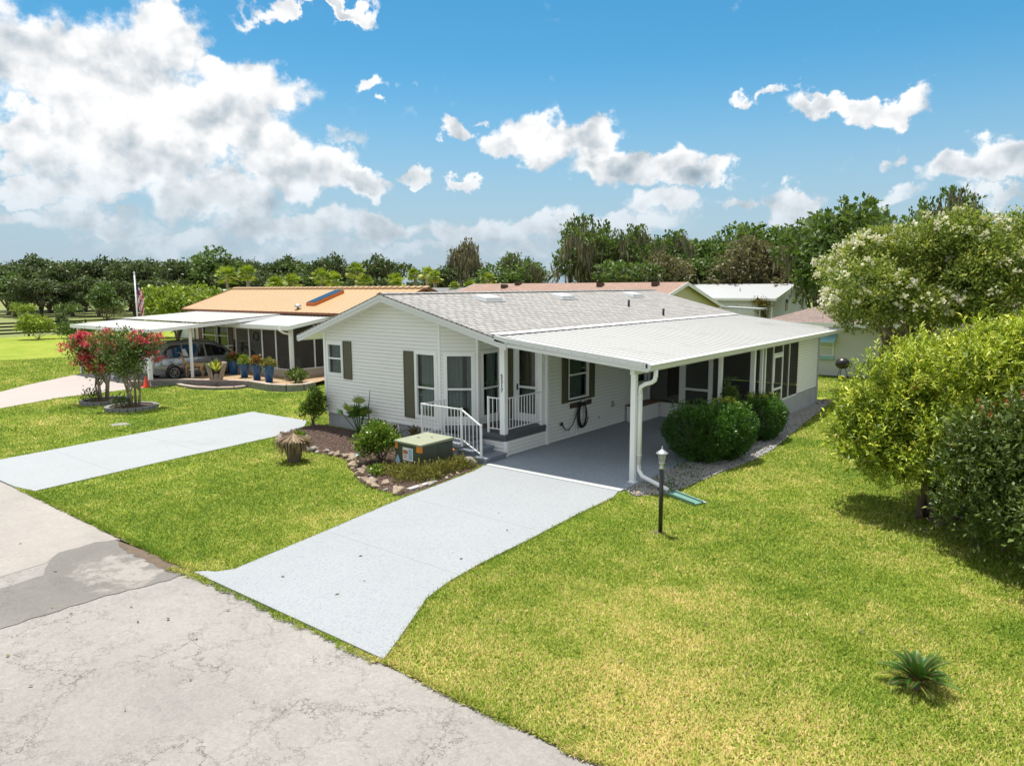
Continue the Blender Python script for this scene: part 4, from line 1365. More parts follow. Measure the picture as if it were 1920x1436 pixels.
# porch: deck, post with the house number, rail
dk = MB()
dk.prism([(-13.0, 13.40), (-12.92, 13.40), (XW + .03, 13.40), (XW + .03, 15.14), (-12.29, 15.17), (-12.28, 14.0), (-13.0, 13.46)], .50, .583)
dk.prism([(-11.95, 13.43), (XW + .01, 13.43), (XW + .01, 15.14), (-11.95, 15.14)], .41, .50)
for i in range(11):
    y = 13.46 + i * .15
    dk.box(-12.28, XW + .02, y, y + .135, .583, .590)
deck = dk.build('porch_deck', M['deck'], H)
pp = MB()
pp.box(-11.06, -10.90, 13.42, 13.56, .583, 2.80)
post = pp.build('porch_post', M['white'], H, bevel=.008)


def text_obj(name, s, size, mat, parent, origin, right, up, depth=.004):
    cu = bpy.data.curves.new(name, 'FONT'); cu.body = s; cu.size = size; cu.align_x = 'CENTER'; cu.extrude = depth
    cu.offset = size * .012
    t = bpy.data.objects.new('tmp_text', cu); C.objects.link(t)
    bpy.context.view_layer.update()
    me = bpy.data.meshes.new_from_object(t.evaluated_get(bpy.context.evaluated_depsgraph_get()))
    bpy.data.objects.remove(t)
    r, u = Vector(right).normalized(), Vector(up).normalized(); nn = r.cross(u)
    off = Vector(origin) - (WLOC[parent.name] if parent else Vector((0, 0, 0)))
    for v in me.vertices:
        v.co = off + r * v.co.x + u * v.co.y + nn * v.co.z
    me.materials.clear(); me.materials.append(mat)
    o = bpy.data.objects.new(name, me); C.objects.link(o)
    if parent: o.parent = parent; reg(o, WLOC[parent.name])
    return o


# the number 5217, upright, one digit above the other
for i, ch in enumerate('5217'):
    text_obj('house_number', ch, .135, M['digit'], post, (-10.98, 13.414, 1.99 - i * .115), (1, 0, 0), (0, 0, 1))


def railing(parent, pts, zt, zb, r=.014, step=.115, name='railing', posts=(), ztb=None):
    """hand rail, bottom rail and balusters along a polyline; z may differ at each point"""
    mb = MB()
    for i in range(len(pts) - 1):
        a, b = pts[i], pts[i + 1]
        ta, tb = Vector((a[0], a[1], zt[i])), Vector((b[0], b[1], zt[i + 1]))
        ba, bb = Vector((a[0], a[1], zb[i])), Vector((b[0], b[1], zb[i + 1]))
        mb.bar(ta, tb, .035, .028); mb.bar(ba, bb, .028, .022)
        L = math.hypot(b[0] - a[0], b[1] - a[1]); k = max(1, round(L / step))
        for j in range(1, k):
            t = j / k
            mb.bar(ba.lerp(bb, t), ta.lerp(tb, t), .015, .015)
    o = mb.build(name, M['white'], parent)
    for (x, y, z0, z1) in posts:
        q = MB(); q.box(x - .022, x + .022, y - .022, y + .022, z0, z1)
        q.build('post', M['white'], o)
    return o


railing(H, [(-11.45, 13.47), (-11.07, 13.49)], [1.47, 1.47], [.70, .70], posts=[(-11.46, 13.47, .59, 1.50)])
railing(H, [(-10.955, 13.57), (-10.955, 15.12)], [1.47, 1.47], [.70, .70], posts=[(-10.955, 15.10, .59, 1.50)])

# landing and steps
ld = MB()
ld.box(-12.97, -11.62, 12.52, 13.40, .33, .42)
ld.box(-12.94, -11.66, 12.56, 13.36, .0, .33)
ld.build('landing', M['landing'], H, bevel=.008)
for i, (xa, xb, z) in enumerate(((-11.62, -11.22, .30), (-11.22, -10.82, .17))):
    st = MB()
    st.box(xa - .03, xb + .03, 12.53, 13.38, z - .045, z)
    st.box(xa, xb, 12.56, 13.35, .02, z - .045)
    st.build('step', M['step'], H, bevel=.006)
st = MB(); st.box(-12.25, -11.60, 12.98, 13.40, .42, .50); st.build('step', M['deck'], H, bevel=.006)
railing(H, [(-12.93, 13.38), (-12.93, 12.60), (-11.58, 12.60), (-10.96, 12.60)], [1.27, 1.27, 1.27, .93], [.53, .53, .53, .24],
        posts=[(-12.93, 13.38, .42, 1.30), (-12.93, 12.60, .42, 1.30), (-11.58, 12.60, .36, 1.30), (-10.96, 12.60, .12, .97)])

# windows of the front
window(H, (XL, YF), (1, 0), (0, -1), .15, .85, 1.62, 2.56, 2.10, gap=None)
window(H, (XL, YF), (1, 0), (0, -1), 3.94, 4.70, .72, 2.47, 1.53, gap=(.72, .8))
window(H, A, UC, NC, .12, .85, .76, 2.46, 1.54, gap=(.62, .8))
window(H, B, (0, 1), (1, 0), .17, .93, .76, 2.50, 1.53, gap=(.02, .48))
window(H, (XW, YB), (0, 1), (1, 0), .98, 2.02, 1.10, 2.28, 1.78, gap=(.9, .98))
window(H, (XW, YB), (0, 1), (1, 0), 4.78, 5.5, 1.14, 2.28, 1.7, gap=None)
# trim around the long tall windows
for (O, U, N, u0, u1, z0, z1) in (((XL, YF), (1, 0), (0, -1), 3.94, 4.70, .72, 2.47), (A, UC, NC, .12, .85, .76, 2.46), (B, (0, 1), (1, 0), .17, .93, .76, 2.50), ((XL, YF), (1, 0), (0, -1), .15, .85, 1.62, 2.56)):
    tr = MB()
    for ua, ub, za, zb in ((u0 - .05, u0, z0 - .05, z1 + .05), (u1, u1 + .05, z0 - .05, z1 + .05), (u0, u1, z1, z1 + .05), (u0, u1, z0 - .05, z0)):
        p = (O[0] + U[0] * ua, O[1] + U[1] * ua, za)
        tr.obox(p, (U[0] * (ub - ua), U[1] * (ub - ua), 0), (N[0] * .022, N[1] * .022, 0), (0, 0, zb - za))
    tr.build('window_trim', M['white'], H)


def shutter(parent, O, U, N, u0, u1, z0, z1, mat='shutter'):
    mb = MB(); U3 = Vector((U[0], U[1], 0)); N3 = Vector((N[0], N[1], 0))
    P = lambda u, z, d: Vector((O[0] + U[0] * u + N[0] * d, O[1] + U[1] * u + N[1] * d, z))
    mb.obox(P(u0, z0, .012), U3 * (u1 - u0), N3 * .02, Vector((0, 0, z1 - z0)))
    for a, b in ((u0, u0 + .035), (u1 - .035, u1)): mb.obox(P(a, z0, .032), U3 * (b - a), N3 * .012, Vector((0, 0, z1 - z0)))
    for za in (z0, (z0 + z1) / 2 - .02, z1 - .04): mb.obox(P(u0 + .035, za, .032), U3 * (u1 - u0 - .07), N3 * .011, Vector((0, 0, .04)))
    z = z0 + .05
    while z < z1 - .06:
        mb.obox(P(u0 + .035, z, .032), U3 * (u1 - u0 - .07), N3 * .010, Vector((0, 0, .018)) + N3 * -.006)
        z += .045
    return mb.build('shutter', M[mat], parent)


shutter(H, (XL, YF), (1, 0), (0, -1), .91, 1.28, 1.52, 2.64)
shutter(H, (XL, YF), (1, 0), (0, -1), 3.50, 3.88, .66, 2.49)
shutter(H, (XW, YB), (0, 1), (1, 0), .68, .96, 1.04, 2.36)
shutter(H, (XW, YB), (0, 1), (1, 0), 2.04, 2.32, 1.04, 2.36)
shutter(H, (XW, YB), (0, 1), (1, 0), 4.46, 4.76, 1.06, 2.36)
shutter(H, (-12.29, YB), (1, 0), (0, -1), .03, .28, .62, 2.60)

# storm door: frame with two lights
sd = MB()
x0, x1, z0, z1 = -11.87, -11.15, .60, 2.66
yy = YB - .03
for a, b, c, d in ((x0, x0 + .09, z0, z1), (x1 - .09, x1, z0, z1), (x0 + .09, x1 - .09, z1 - .12, z1), (x0 + .09, x1 - .09, 1.50, 1.56), (x0 + .09, x1 - .09, z0, z0 + .22)):
    sd.box(a, b, yy - .02, yy + .02, c, d)
door = sd.build('door', M['door'], H)
g = MB(); g.box(x0 + .09, x1 - .09, yy - .004, yy + .004, z0 + .22, z1 - .12); g.build('pane', M['glass'], door)
bk = MB(); bk.box(x0 + .09, x1 - .09, YB + .06, YB + .09, 1.56, z1 - .12); bk.build('inner_door', M['orangemulch'], door)
bk = MB(); bk.box(x0 + .09, x1 - .09, YB + .06, YB + .09, z0 + .2, 1.55); bk.build('kick_panel', M['greymetal'], door)
hd = MB(); hd.box(x0 + .03, x0 + .06, yy - .05, yy - .02, 1.44, 1.60); hd.build('handle', M['black'], door)
df = MB()
for a, b, c, d in ((x0 - .06, x0, z0 - .02, z1 + .06), (x1, x1 + .06, z0 - .02, z1 + .06), (x0, x1, z1, z1 + .06)):
    df.box(a, b, yy - .03, yy + .03, c, d)
df.build('door_frame', M['white'], H)
pl = MB(); pl.box(-10.93 - .06, -10.93 + .02, YB - .2, YB - .05, .59, 2.7); pl.build('trim_post', M['white'], H)

# outlet, faucet, pipes on the side wall
mb = MB(); mb.box(XW, XW + .03, 18.48, 18.62, .60, .78); mb.box(XW + .03, XW + .07, 18.5, 18.6, .62, .70); mb.build('outlet_box', M['greymetal'], H)
mb = MB(); mb.tube([(XW, 15.80, .47), (XW + .09, 15.80, .47), (XW + .12, 15.80, .42)], .022, 8); mb.tube([(XW + .07, 15.80, .47), (XW + .07, 15.80, .55)], .035, 8); mb.build('faucet', M['black'], H)
for y, zt in ((16.22, .44), (16.55, .52)):
    mb = MB(); mb.tube([(XW + .03, y, .05), (XW + .03, y, zt)], .015, 8); mb.build('conduit', M['white'], H)
mb = MB(); mb.box(XW, XW + .03, 17.75, 17.82, .36, .42); mb.build('cable_box', M['greymetal'], H)

# ---- screened side porch at the back of the carport
kw = MB()
lap_wall(kw, (XW, 20.79), (1, 0), (0, -1), 0.04, [(0, .52), (3.62, .52)], (), .11)
kw.box(XW + .02, -7.28, 20.80, 20.86, .04, .515)
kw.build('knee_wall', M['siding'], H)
kc = MB(); kc.box(XW, -7.25, 20.73, 20.88, .52, .55); kc.build('knee_wall_cap', M['brownwood'], H)
def part_box(name, mat, parent, *a):
    q = MB(); q.box(*a); return q.build(name, M[mat], parent)
for x, w in ((-9.68, .20), (-8.76, .13), (XW + .05, .06)): part_box('screen_post', 'white', H, x - w / 2, x + w / 2, 20.75, 20.85, .55, 2.36)
part_box('screen_rail', 'white', H, -9.58, -8.83, 20.76, 20.84, .97, 1.04)
part_box('screen_post', 'white', H, -7.34, -7.22, 20.20, 20.32, .04, 2.36)
sn = MB()
sn.box(XW + .1, -7.34, 20.795, 20.80, .55, 2.36)
sn.build('front_screen', M['screen'], H)
# side wall facing the lawn
part_box('screen_post', 'white', H, -7.33, -7.23, 21.12, 21.20, .04, 2.36)
for y in (21.9, 22.78, 23.42): part_box('screen_post', 'white', H, -7.30, -7.25, y - .022, y + .022, .05 if y < 23 else .64, 2.36)
part_box('screen_post', 'white', H, -7.31, -7.23, 20.88, 20.96, .04, 2.36)
part_box('screen_rail', 'white', H, -7.30, -7.24, 22.81, 24.3, .60, .64)
part_box('screen_rail', 'white', H, -7.30, -7.25, 21.93, 22.75, 2.10, 2.14)
sn = MB()
sn.box(-7.28, -7.272, 20.92, 21.88, .06, 2.36)
sn.box(-7.28, -7.272, 22.80, 24.28, .64, 2.36)
sn.box(-7.28, -7.272, 21.92, 22.76, 2.14, 2.36)
sn.build('side_screen', M['screen'], H)
sdr = MB()
for ya, yb, za, zb in ((21.93, 22.00, .06, 2.09), (22.69, 22.76, .06, 2.09), (22.0, 22.69, 2.0, 2.09), (22.0, 22.69, 1.0, 1.06), (22.0, 22.69, .06, .16)):
    sdr.box(-7.275, -7.235, ya, yb, za, zb)
sdoor = sdr.build('screen_door', M['white'], H)
q = MB(); q.box(-7.262, -7.256, 22.0, 22.69, .16, 2.0); q.build('mesh_panel', M['screen'], sdoor)
q = MB(); q.box(-7.235, -7.20, 21.95, 21.98, 1.12, 1.24); q.build('handle', M['black'], sdoor)
sw = MB()
lap_wall(sw, (-7.26, 24.30), (0, 1), (1, 0), .63, [(0, 2.42), (2.30, 2.42)])
lap_wall(sw, (-7.26, 26.60), (-1, 0), (0, 1), .63, [(0, 2.42), (3.6, 2.7)])
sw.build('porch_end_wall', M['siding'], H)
mb = MB(); mb.box(-7.29, -7.22, 26.52, 26.63, .1, 2.42); mb.build('porch_corner_post', M['greymetal'], H)
mb = MB(); mb.box(-7.36, -7.25, 22.82, 26.58, -.05, .61); mb.box(XW, -7.36, 26.45, 26.58, -.05, .61); mb.build('porch_base_wall', M['concretewall'], H)
mb = MB(); mb.box(XW + .02, -7.36, 20.87, 26.44, .0, .05); mb.build('porch_floor', M['step'], H)
# door and small window inside the screened porch
mb = MB(); mb.box(XW + .015, XW + .05, 22.2, 23.1, .45, 2.35); mb.build('inner_house_door', M['brownwood'], H)
window(H, (XW, YB), (0, 1), (1, 0), 8.9, 9.9, 1.3, 2.2, 1.75, gap=None)

# ------------------------------------------------------------------ small things round the house
HR = thing('hose_rack', 'dark board on the side wall holding the coiled black hose', 'hose rack', (XW, 16.8, .90))
mb = MB(); mb.box(XW + .015, XW + .05, 16.26, 17.32, .86, 1.00); mb.build('board', M['brownwood'], HR)
mb = MB(); mb.tube([(XW + .05, 16.72, .98), (XW + .12, 16.72, 1.0), (XW + .13, 16.82, 1.05), (XW + .12, 16.92, 1.0), (XW + .05, 16.92, .98)], .018, 6); mb.build('hook', M['metal'], HR)
mb = MB()
pts = []
for i in range(150):
    t = i / 150 * 2 * math.pi * 6
    k = i / 150
    pts.append((XW + .06 + .05 * k + .012 * math.sin(t * .5), 16.80 + (.20 + .03 * math.sin(t * .37)) * math.cos(t) + .03 * math.sin(t * .21), .62 + (.35 + .03 * math.cos(t * .3)) * math.sin(t)))
mb.tube(pts, .014, 6)
mb.tube([(XW + .08, 16.62, .86), (XW + .08, 16.45, .60), (XW + .09, 16.28, .40), (XW + .10, 16.08, .30), (XW + .10, 15.92, .34), (XW + .11, 15.82, .42)], .014, 6)
tag(mb.build('garden_hose', M['black'], None, True), 'coiled black garden hose hanging under the side window', 'hose')

mb = MB(); mb.box(-12.12, -11.35, 13.80, 14.35, .590, .605)
tag(mb.build('doormat', M['brownwood']), 'dark brown doormat on the grey porch deck', 'doormat')

ST = thing('storage_bench', 'white bench with brown wooden top in the back corner of the carport', 'bench', (-10.6, 20.2, .04))
mb = MB(); mb.box(-10.84, -10.44, 19.35, 20.70, .04, .52); mb.build('cabinet', M['white'], ST)
mb = MB(); mb.box(-10.86, -10.40, 19.32, 20.72, .52, .56); mb.build('top', M['oakboard'], ST)

# lamp post
LP = thing('lamp_post', 'black garden lamp post with a small metal lantern standing in the lawn', 'lamp post', (-5.38, 10.83, 0))
mb = MB(); mb.tube([(-5.38, 10.83, -.02), (-5.38, 10.83, 1.13)], .036, 12); mb.build('post', M['blackpaint'], LP, True)
mb = MB(); mb.lathe((-5.38, 10.83, 1.13), [(.037, 0), (.045, .01), (.045, .04), (.03, .06), (.04, .09), (.055, .11), (.055, .125)], 14); mb.build('collar', M['metal'], LP, True)
lan = MB()
for k in range(6):
    t = k * math.pi / 3
    lan.bar((-5.38 + .045 * math.cos(t), 10.83 + .045 * math.sin(t), 1.25), (-5.38 + .07 * math.cos(t), 10.83 + .07 * math.sin(t), 1.40), .007)
lan.lathe((-5.38, 10.83, 1.24), [(.05, 0), (.055, .012)], 12)
lantern = lan.build('lantern', M['metal'], LP)
mb = MB(); mb.lathe((-5.38, 10.83, 1.255), [(.036, 0), (.058, .145)], 6); mb.build('glass', M['lampglass'], lantern)
mb = MB(); mb.lathe((-5.38, 10.83, 1.40), [(.105, 0), (.10, .012), (.055, .045), (.028, .06), (.02, .075), (.008, .085), (.012, .10), (.003, .125)], 14); mb.build('cap', M['metal'], lantern, True)
mb = MB(); mb.lathe((-5.44, 10.84, 0), [(.14, 0), (.12, .018), (.03, .022)], 10)
tag(mb.build('lamp_footing', M['dirt']), 'bare soil ring round the foot of the black lamp post', 'soil patch')

# downspout splash piece
SP = thing('splash_channel', 'green plastic splash channel under the downspout end', 'drain channel', (-5.95, 12.85, .02))
a, b = Vector((-6.28, 13.00, .05)), Vector((-5.52, 12.70, .03)); d = (b - a).normalized(); s_ = Vector((-d.y, d.x, 0))
mb = MB(); mb.obox(a - s_ * .11, b - a, s_ * .22, Vector((0, 0, .015)))
mb.obox(a - s_ * .12, b - a, s_ * .02, Vector((0, 0, .05))); mb.obox(a + s_ * .10, b - a, s_ * .02, Vector((0, 0, .05)))
mb.build('channel', M['greenplastic'], SP)
mb = MB(); mb.obox(a + s_ * .125, b - a + d * .05, s_ * .05, Vector((0, 0, .03))); mb.build('edge_strip', M['greymetal'], SP)
mb = MB(); mb.box(-6.95, -6.55, 12.75, 12.93, .02, .06)
tag(mb.build('stepping_stone', M['cover']), 'flat grey stone at the lawn edge in front of the gravel', 'stone')

# transformer box
TF = thing('transformer_box', 'green electrical transformer box with warning stickers in the mulch bed', 'transformer', (-11.9, 11.6, 0))
FL_, FR_ = Vector((-12.30, 11.10, 0)), Vector((-11.42, 11.06, 0))
dx = (FR_ - FL_); dy = Vector((.03, 1.02, 0)); hz = Vector((0, 0, .62))
mb = MB(); mb.obox(FL_ + Vector((0, 0, .02)), dx, dy, hz)
mb.obox(FL_ + Vector((-.03, -.03, -.02)), dx + Vector((.06, 0, 0)), dy + Vector((0, .06, 0)), Vector((0, 0, .05)))
mb.obox(FL_ + dx * 1.0 + dy * .52 + Vector((.002, 0, .06)), Vector((.008, 0, 0)), dy * .012, hz * .85)
mb.build('cabinet', M['transgreen'], TF, bevel=.012)
lid = MB()
p0 = FL_ + Vector((-.025, -.03, .64)); 
lid.hexa([p0, p0 + dx + Vector((.05, 0, 0)), p0 + dx + dy + Vector((.05, .06, 0)), p0 + dy + Vector((0, .06, 0)),
          p0 + Vector((0, 0, .05)), p0 + dx + Vector((.05, 0, .05)), p0 + dx + dy + Vector((.05, .06, .065)), p0 + dy + Vector((0, .06, .065))])
lid.build('lid', M['translid'], TF, bevel=.012)
for u, v in ((.35, .5), (.62, .7)):
    q = MB(); c = p0 + dx * u + dy * v + Vector((0, 0, .055)); q.box(c.x - .04, c.x + .04, c.y - .015, c.y + .015, c.z, c.z + .012); q.build('hasp', M['transgreen'], TF)
def plate(mat, name, u0, u1, z0, z1, side=False, off=.004, par=None):
    q = MB()
    if side: q.obox(FL_ + dx + dy * u0 + Vector((.002, 0, z0)), Vector((off, 0, 0)), dy * (u1 - u0), Vector((0, 0, z1 - z0)))
    else: q.obox(FL_ + dx * u0 + Vector((0, -off, z0)), dx * (u1 - u0), Vector((0, off - .001, 0)), Vector((0, 0, z1 - z0)))
    return q.build(name, M[mat], par or TF)
plate('orange', 'corner_marker', .84, 1.0, .50, .64); plate('orange', 'corner_marker', 0, .10, .50, .64)
plate('orange', 'corner_marker', 0, .05, .50, .64, True)
lb = plate('sticker', 'warning_label', .30, .70, .26, .56)
plate('stickerblue', 'print', .53, .67, .30, .54, off=.007, par=lb)
plate('stickerrust', 'print', .32, .50, .41, .50, off=.007, par=lb)
plate('stickerrust', 'print', .33, .48, .36, .38, off=.007, par=lb)
plate('stickerrust', 'print', .33, .48, .32, .335, off=.007, par=lb)
plate('yellow', 'sticker', .91, .95, .17, .38); plate('yellow', 'sticker', .48, .55, .10, .17)
# blue drop shaped sticker
q = MB(); c = FL_ + dx * .10 + Vector((0, -.006, .22)); pts = []
for i in range(20):
    t = i / 20 * 2 * math.pi; r = .075
    x = r * math.sin(t); z = -r * math.cos(t)
    if z > 0: x *= (1 - z / r) ** .6; z *= 2.0
    pts.append((c.x + x, c.y, c.z + z))
q.add(pts, [tuple(range(20))]); q.build('drop_sticker', M['stickerblue'], TF)

# glazed ornament by the steps
OR = thing('garden_ornament', 'small teal and white bird shaped ornament on a stake by the porch landing', 'ornament', (-11.75, 12.33, .02))
mb = MB(); mb.tube([(-11.75, 12.33, .0), (-11.75, 12.33, .25)], .012, 6); mb.build('stake', M['sticker'], OR)
mb = MB(); mb.lathe((-11.75, 12.33, .20), [(.02, 0), (.075, .03), (.10, .08), (.085, .13), (.03, .16)], 12); mb.build('body', M['teal'], OR, True)
mb = MB(); mb.lathe((-11.77, 12.32, .31), [(.09, 0), (.085, .025), (.03, .05)], 12); mb.tube([(-11.84, 12.33, .36), (-11.88, 12.33, .50)], [.02, .012], 6); mb.build('top', M['sticker'], OR, True)
mb = MB(); mb.tube([(-11.67, 12.33, .30), (-11.60, 12.32, .33), (-11.56, 12.32, .30)], [.03, .03, .01], 6); mb.build('head', M['orange'], OR, True)
mb = MB(); mb.box(-10.72, -10.60, 9.95, 10.75, .02, .07)
tag(mb.build('edging_board', M['greymetal']), 'grey board edging between the bed rocks and the driveway', 'edging')
mb = MB(); mb.lathe((-13.72, 11.05, .02), [(.10, 0), (.10, .11), (.03, .13)], 8)
tag(mb.build('solar_light', M['stickerblue']), 'small pale blue block among the bed rocks under the palmetto', 'garden light')
mb = MB(); mb.prism(rough_poly([(-23.45, 9.35), (-23.0, 9.30), (-22.9, 9.8), (-23.4, 9.85)], .04, .2, 5), .0, .03)
tag(mb.build('meter_cover', M['cover']), 'flat grey concrete meter cover in the left lawn', 'cover')

# ------------------------------------------------------------------ neighbour's house
NH = thing('neighbor_house', 'tan sided house with orange metal roof, white carport and screened porch', 'house', (-32.0, 21.0, 0))
nx0, nx1, ny0, ny1 = -40.4, -24.5, 21.0, 27.2
mb = MB()
lap_wall(mb, (nx0, ny0), (1, 0), (0, -1), .1, [(0, 2.95), (nx1 - nx0, 2.95)], [(1.3, 4.0, .95, 2.15)], .1)
lap_wall(mb, (nx1, ny1), (-1, 0), (0, 1), .1, [(0, 2.95), (nx1 - nx0, 2.95)], (), .1)
lap_wall(mb, (nx1, ny0), (0, 1), (1, 0), .1, [(0, 2.95), (3.1, 4.0), (6.2, 2.95)], (), .1)
lap_wall(mb, (nx0, ny1), (0, -1), (-1, 0), .1, [(0, 2.95), (3.1, 4.0), (6.2, 2.95)], (), .1)
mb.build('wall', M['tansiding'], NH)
mb = MB()
slab = lambda m_, za, zb, ya, yb, x0, x1, t: m_.hexa([(x0, ya, za - t), (x1, ya, za - t), (x1, yb, zb - t), (x0, yb, zb - t), (x0, ya, za), (x1, ya, za), (x1, yb, zb), (x0, yb, zb)])
slab(mb, 3.04, 4.18, 20.7, 24.1, nx0 - .3, nx1 + .3, .04); slab(mb, 4.18, 3.04, 24.1, 27.5, nx0 - .3, nx1 + .3, .04)
x = nx0 - .3
while x < nx1 + .3:
    mb.hexa([(x, 20.7, 3.03), (x + .05, 20.7, 3.03), (x + .05, 24.1, 4.17), (x, 24.1, 4.17), (x + .015, 20.7, 3.055), (x + .035, 20.7, 3.055), (x + .035, 24.1, 4.195), (x + .015, 24.1, 4.195)])
    x += .42
nr = mb.build('roof', M['orangeroof'], NH)
mb = MB()
x = nx0 - .3
while x < nx1 + .25:
    mb.hexa([(x, 23.86, 4.115), (x + .30, 23.86, 4.115), (x + .30, 24.1, 4.20), (x, 24.1, 4.20), (x, 23.86, 4.19), (x + .30, 23.86, 4.19), (x + .30, 24.1, 4.26), (x, 24.1, 4.26)])
    x += .42
mb.box(nx0 - .3, nx1 + .3, 24.05, 24.3, 4.18, 4.25)
mb.build('ridge_cap', M['orangeroof'], nr)
mb = MB()
mb.box(nx0 - .3, nx1 + .3, 20.66, 20.70, 2.93, 3.03)
for xx in (nx1 + .3, nx0 - .34):
    for ya, za, yb, zb in ((20.66, 3.03, 24.1, 4.2), (24.1, 4.2, 27.54, 3.03)):
        mb.hexa([(xx, ya, za - .12), (xx + .04, ya, za - .12), (xx + .04, yb, zb - .12), (xx, yb, zb - .12), (xx, ya, za + .03), (xx + .04, ya, za + .03), (xx + .04, yb, zb + .03), (xx, yb, zb + .03)])
mb.build('roof_edge', M['copperedge'], NH)
mb = MB()
def onroof(x, y): return 3.04 + (y - 20.7) / 3.4 * 1.14
sx0, sx1, sy0, sy1 = -30.0, -29.3, 21.5, 23.3
mb.hexa([(sx0, sy0, onroof(0, sy0)), (sx1, sy0, onroof(0, sy0)), (sx1, sy1, onroof(0, sy1)), (sx0, sy1, onroof(0, sy1)), (sx0, sy0, onroof(0, sy0) + .16), (sx1, sy0, onroof(0, sy0) + .16), (sx1, sy1, onroof(0, sy1) + .16), (sx0, sy1, onroof(0, sy1) + .16)])
sk = mb.build('skylight', M['copperbox'], NH)
mb = MB(); mb.hexa([(sx0 + .03, sy0 + .03, onroof(0, sy0) + .17), (sx1 - .03, sy0 + .03, onroof(0, sy0) + .17), (sx1 - .03, sy1 - .03, onroof(0, sy1) + .15), (sx0 + .03, sy1 - .03, onroof(0, sy1) + .15), (sx0 + .03, sy0 + .03, onroof(0, sy0) + .20), (sx1 - .03, sy0 + .03, onroof(0, sy0) + .20), (sx1 - .03, sy1 - .03, onroof(0, sy1) + .18), (sx0 + .03, sy1 - .03, onroof(0, sy1) + .18)])
mb.build('pane', M['skyglass'], sk)
mb = MB(); z = onroof(0, 21.35); mb.lathe((-30.05, 21.05, z - .15), [(.06, 0), (.06, .16), (.17, .17), (.17, .22), (.10, .29), (.02, .31)], 12); mb.build('roof_vent', M['metal'], NH, True)
window(NH, (nx0, ny0), (1, 0), (0, -1), 1.3, 4.0, .95, 2.15, 1.6, (2.65,), curtain=False)
shutter(NH, (nx0, ny0), (1, 0), (0, -1), 0.88, 1.26, .95, 2.2, 'maroon'); shutter(NH, (nx0, ny0), (1, 0), (0, -1), 4.04, 4.45, .95, 2.2, 'maroon')
mb = MB(); mb.box(-34.0, -33.2, 20.94, 20.98, .1, 2.3); nd = mb.build('door', M['door'], NH)
mb = MB()
for i in range(24):
    t = i / 24 * 6.283; t2 = (i + 1) / 24 * 6.283
    mb.bar((-33.6 + .22 * math.cos(t), 20.90, 1.7 + .22 * math.sin(t)), (-33.6 + .22 * math.cos(t2), 20.90, 1.7 + .22 * math.sin(t2)), .06)
tag(mb.build('wreath', M['midleaf']), 'dark wreath hanging on the neighbour front door', 'wreath')
for xx in (nx0, -34.1, -33.15): part_box('corner_trim', 'white', NH, xx - .04, xx + .04, 20.93, 20.975, .1, 2.9)
# carport roof and porch roof
mb = MB()
def ribbed_y(mb, x0, x1, ya, za, yb, zb, step=.3, h=.014, rw=.03, t=.02):
    prof = []; x = x0
    while x < x1 - 1e-3:
        e = min(x + step, x1); prof += [(x, 0), (e - rw * 2, 0), (e - rw * 1.4, h), (e - rw * .6, h), (e, 0)] if e - x > rw * 2.2 else [(x, 0)]; x = e
    prof.append((x1, 0)); vs = []; fs = []
    for xx, hh in prof: vs += [(xx, ya, za + hh), (xx, yb, zb + hh), (xx, ya, za + hh - t), (xx, yb, zb + hh - t)]
    for i in range(len(prof) - 1):
        a = 4 * i; b = a + 4
        fs += [(a, b, b + 1, a + 1), (a + 2, a + 3, b + 3, b + 2), (a, a + 2, b + 2, b), (a + 1, b + 1, b + 3, a + 3)]
    mb.add(vs, fs)
ribbed_y(mb, -39.1, -31.0, 14.25, 2.45, 16.7, 2.60)
ribbed_y(mb, -39.1, -31.0, 16.65, 2.68, 20.95, 2.93)
mb.build('carport_roof', M['metalroof'], NH)
mb = MB()
mb.box(-39.14, -30.96, 14.20, 14.26, 2.31, 2.48)
for xx in (-39.14, -31.0): mb.hexa([(xx, 14.26, 2.31), (xx + .04, 14.26, 2.31), (xx + .04, 20.9, 2.76), (xx, 20.9, 2.76), (xx, 14.26, 2.46), (xx + .04, 14.26, 2.46), (xx + .04, 20.9, 2.90), (xx, 20.9, 2.90)])
mb.build('carport_fascia', M['white'], NH)
mb = MB()
ribbed_y(mb, -32.2, -27.2, 18.5, 2.52, 20.95, 2.90)
mb.build('porch_roof', M['metalroof'], NH)
mb = MB(); mb.box(-32.24, -27.16, 18.44, 18.50, 2.36, 2.55)
mb.hexa([(-27.2, 18.5, 2.36), (-27.16, 18.5, 2.36), (-27.16, 20.95, 2.76), (-27.2, 20.95, 2.76), (-27.2, 18.5, 2.54), (-27.16, 18.5, 2.54), (-27.16, 20.95, 2.92), (-27.2, 20.95, 2.92)])
mb.build('porch_fascia', M['white'], NH)
for (x, y, zt, w) in ((-38.7, 14.4, 2.32, .10), (-35.2, 14.4, 2.32, .08), (-31.35, 14.35, 2.32, .15), (-31.3, 16.2, 2.45, .10), (-38.7, 20.3, 2.7, .1), (-36.3, 20.3, 2.7, .06)):
    mb = MB(); mb.box(x - w / 2, x + w / 2, y - w / 2, y + w / 2, .03, zt); mb.build('carport_post', M['white'], NH)
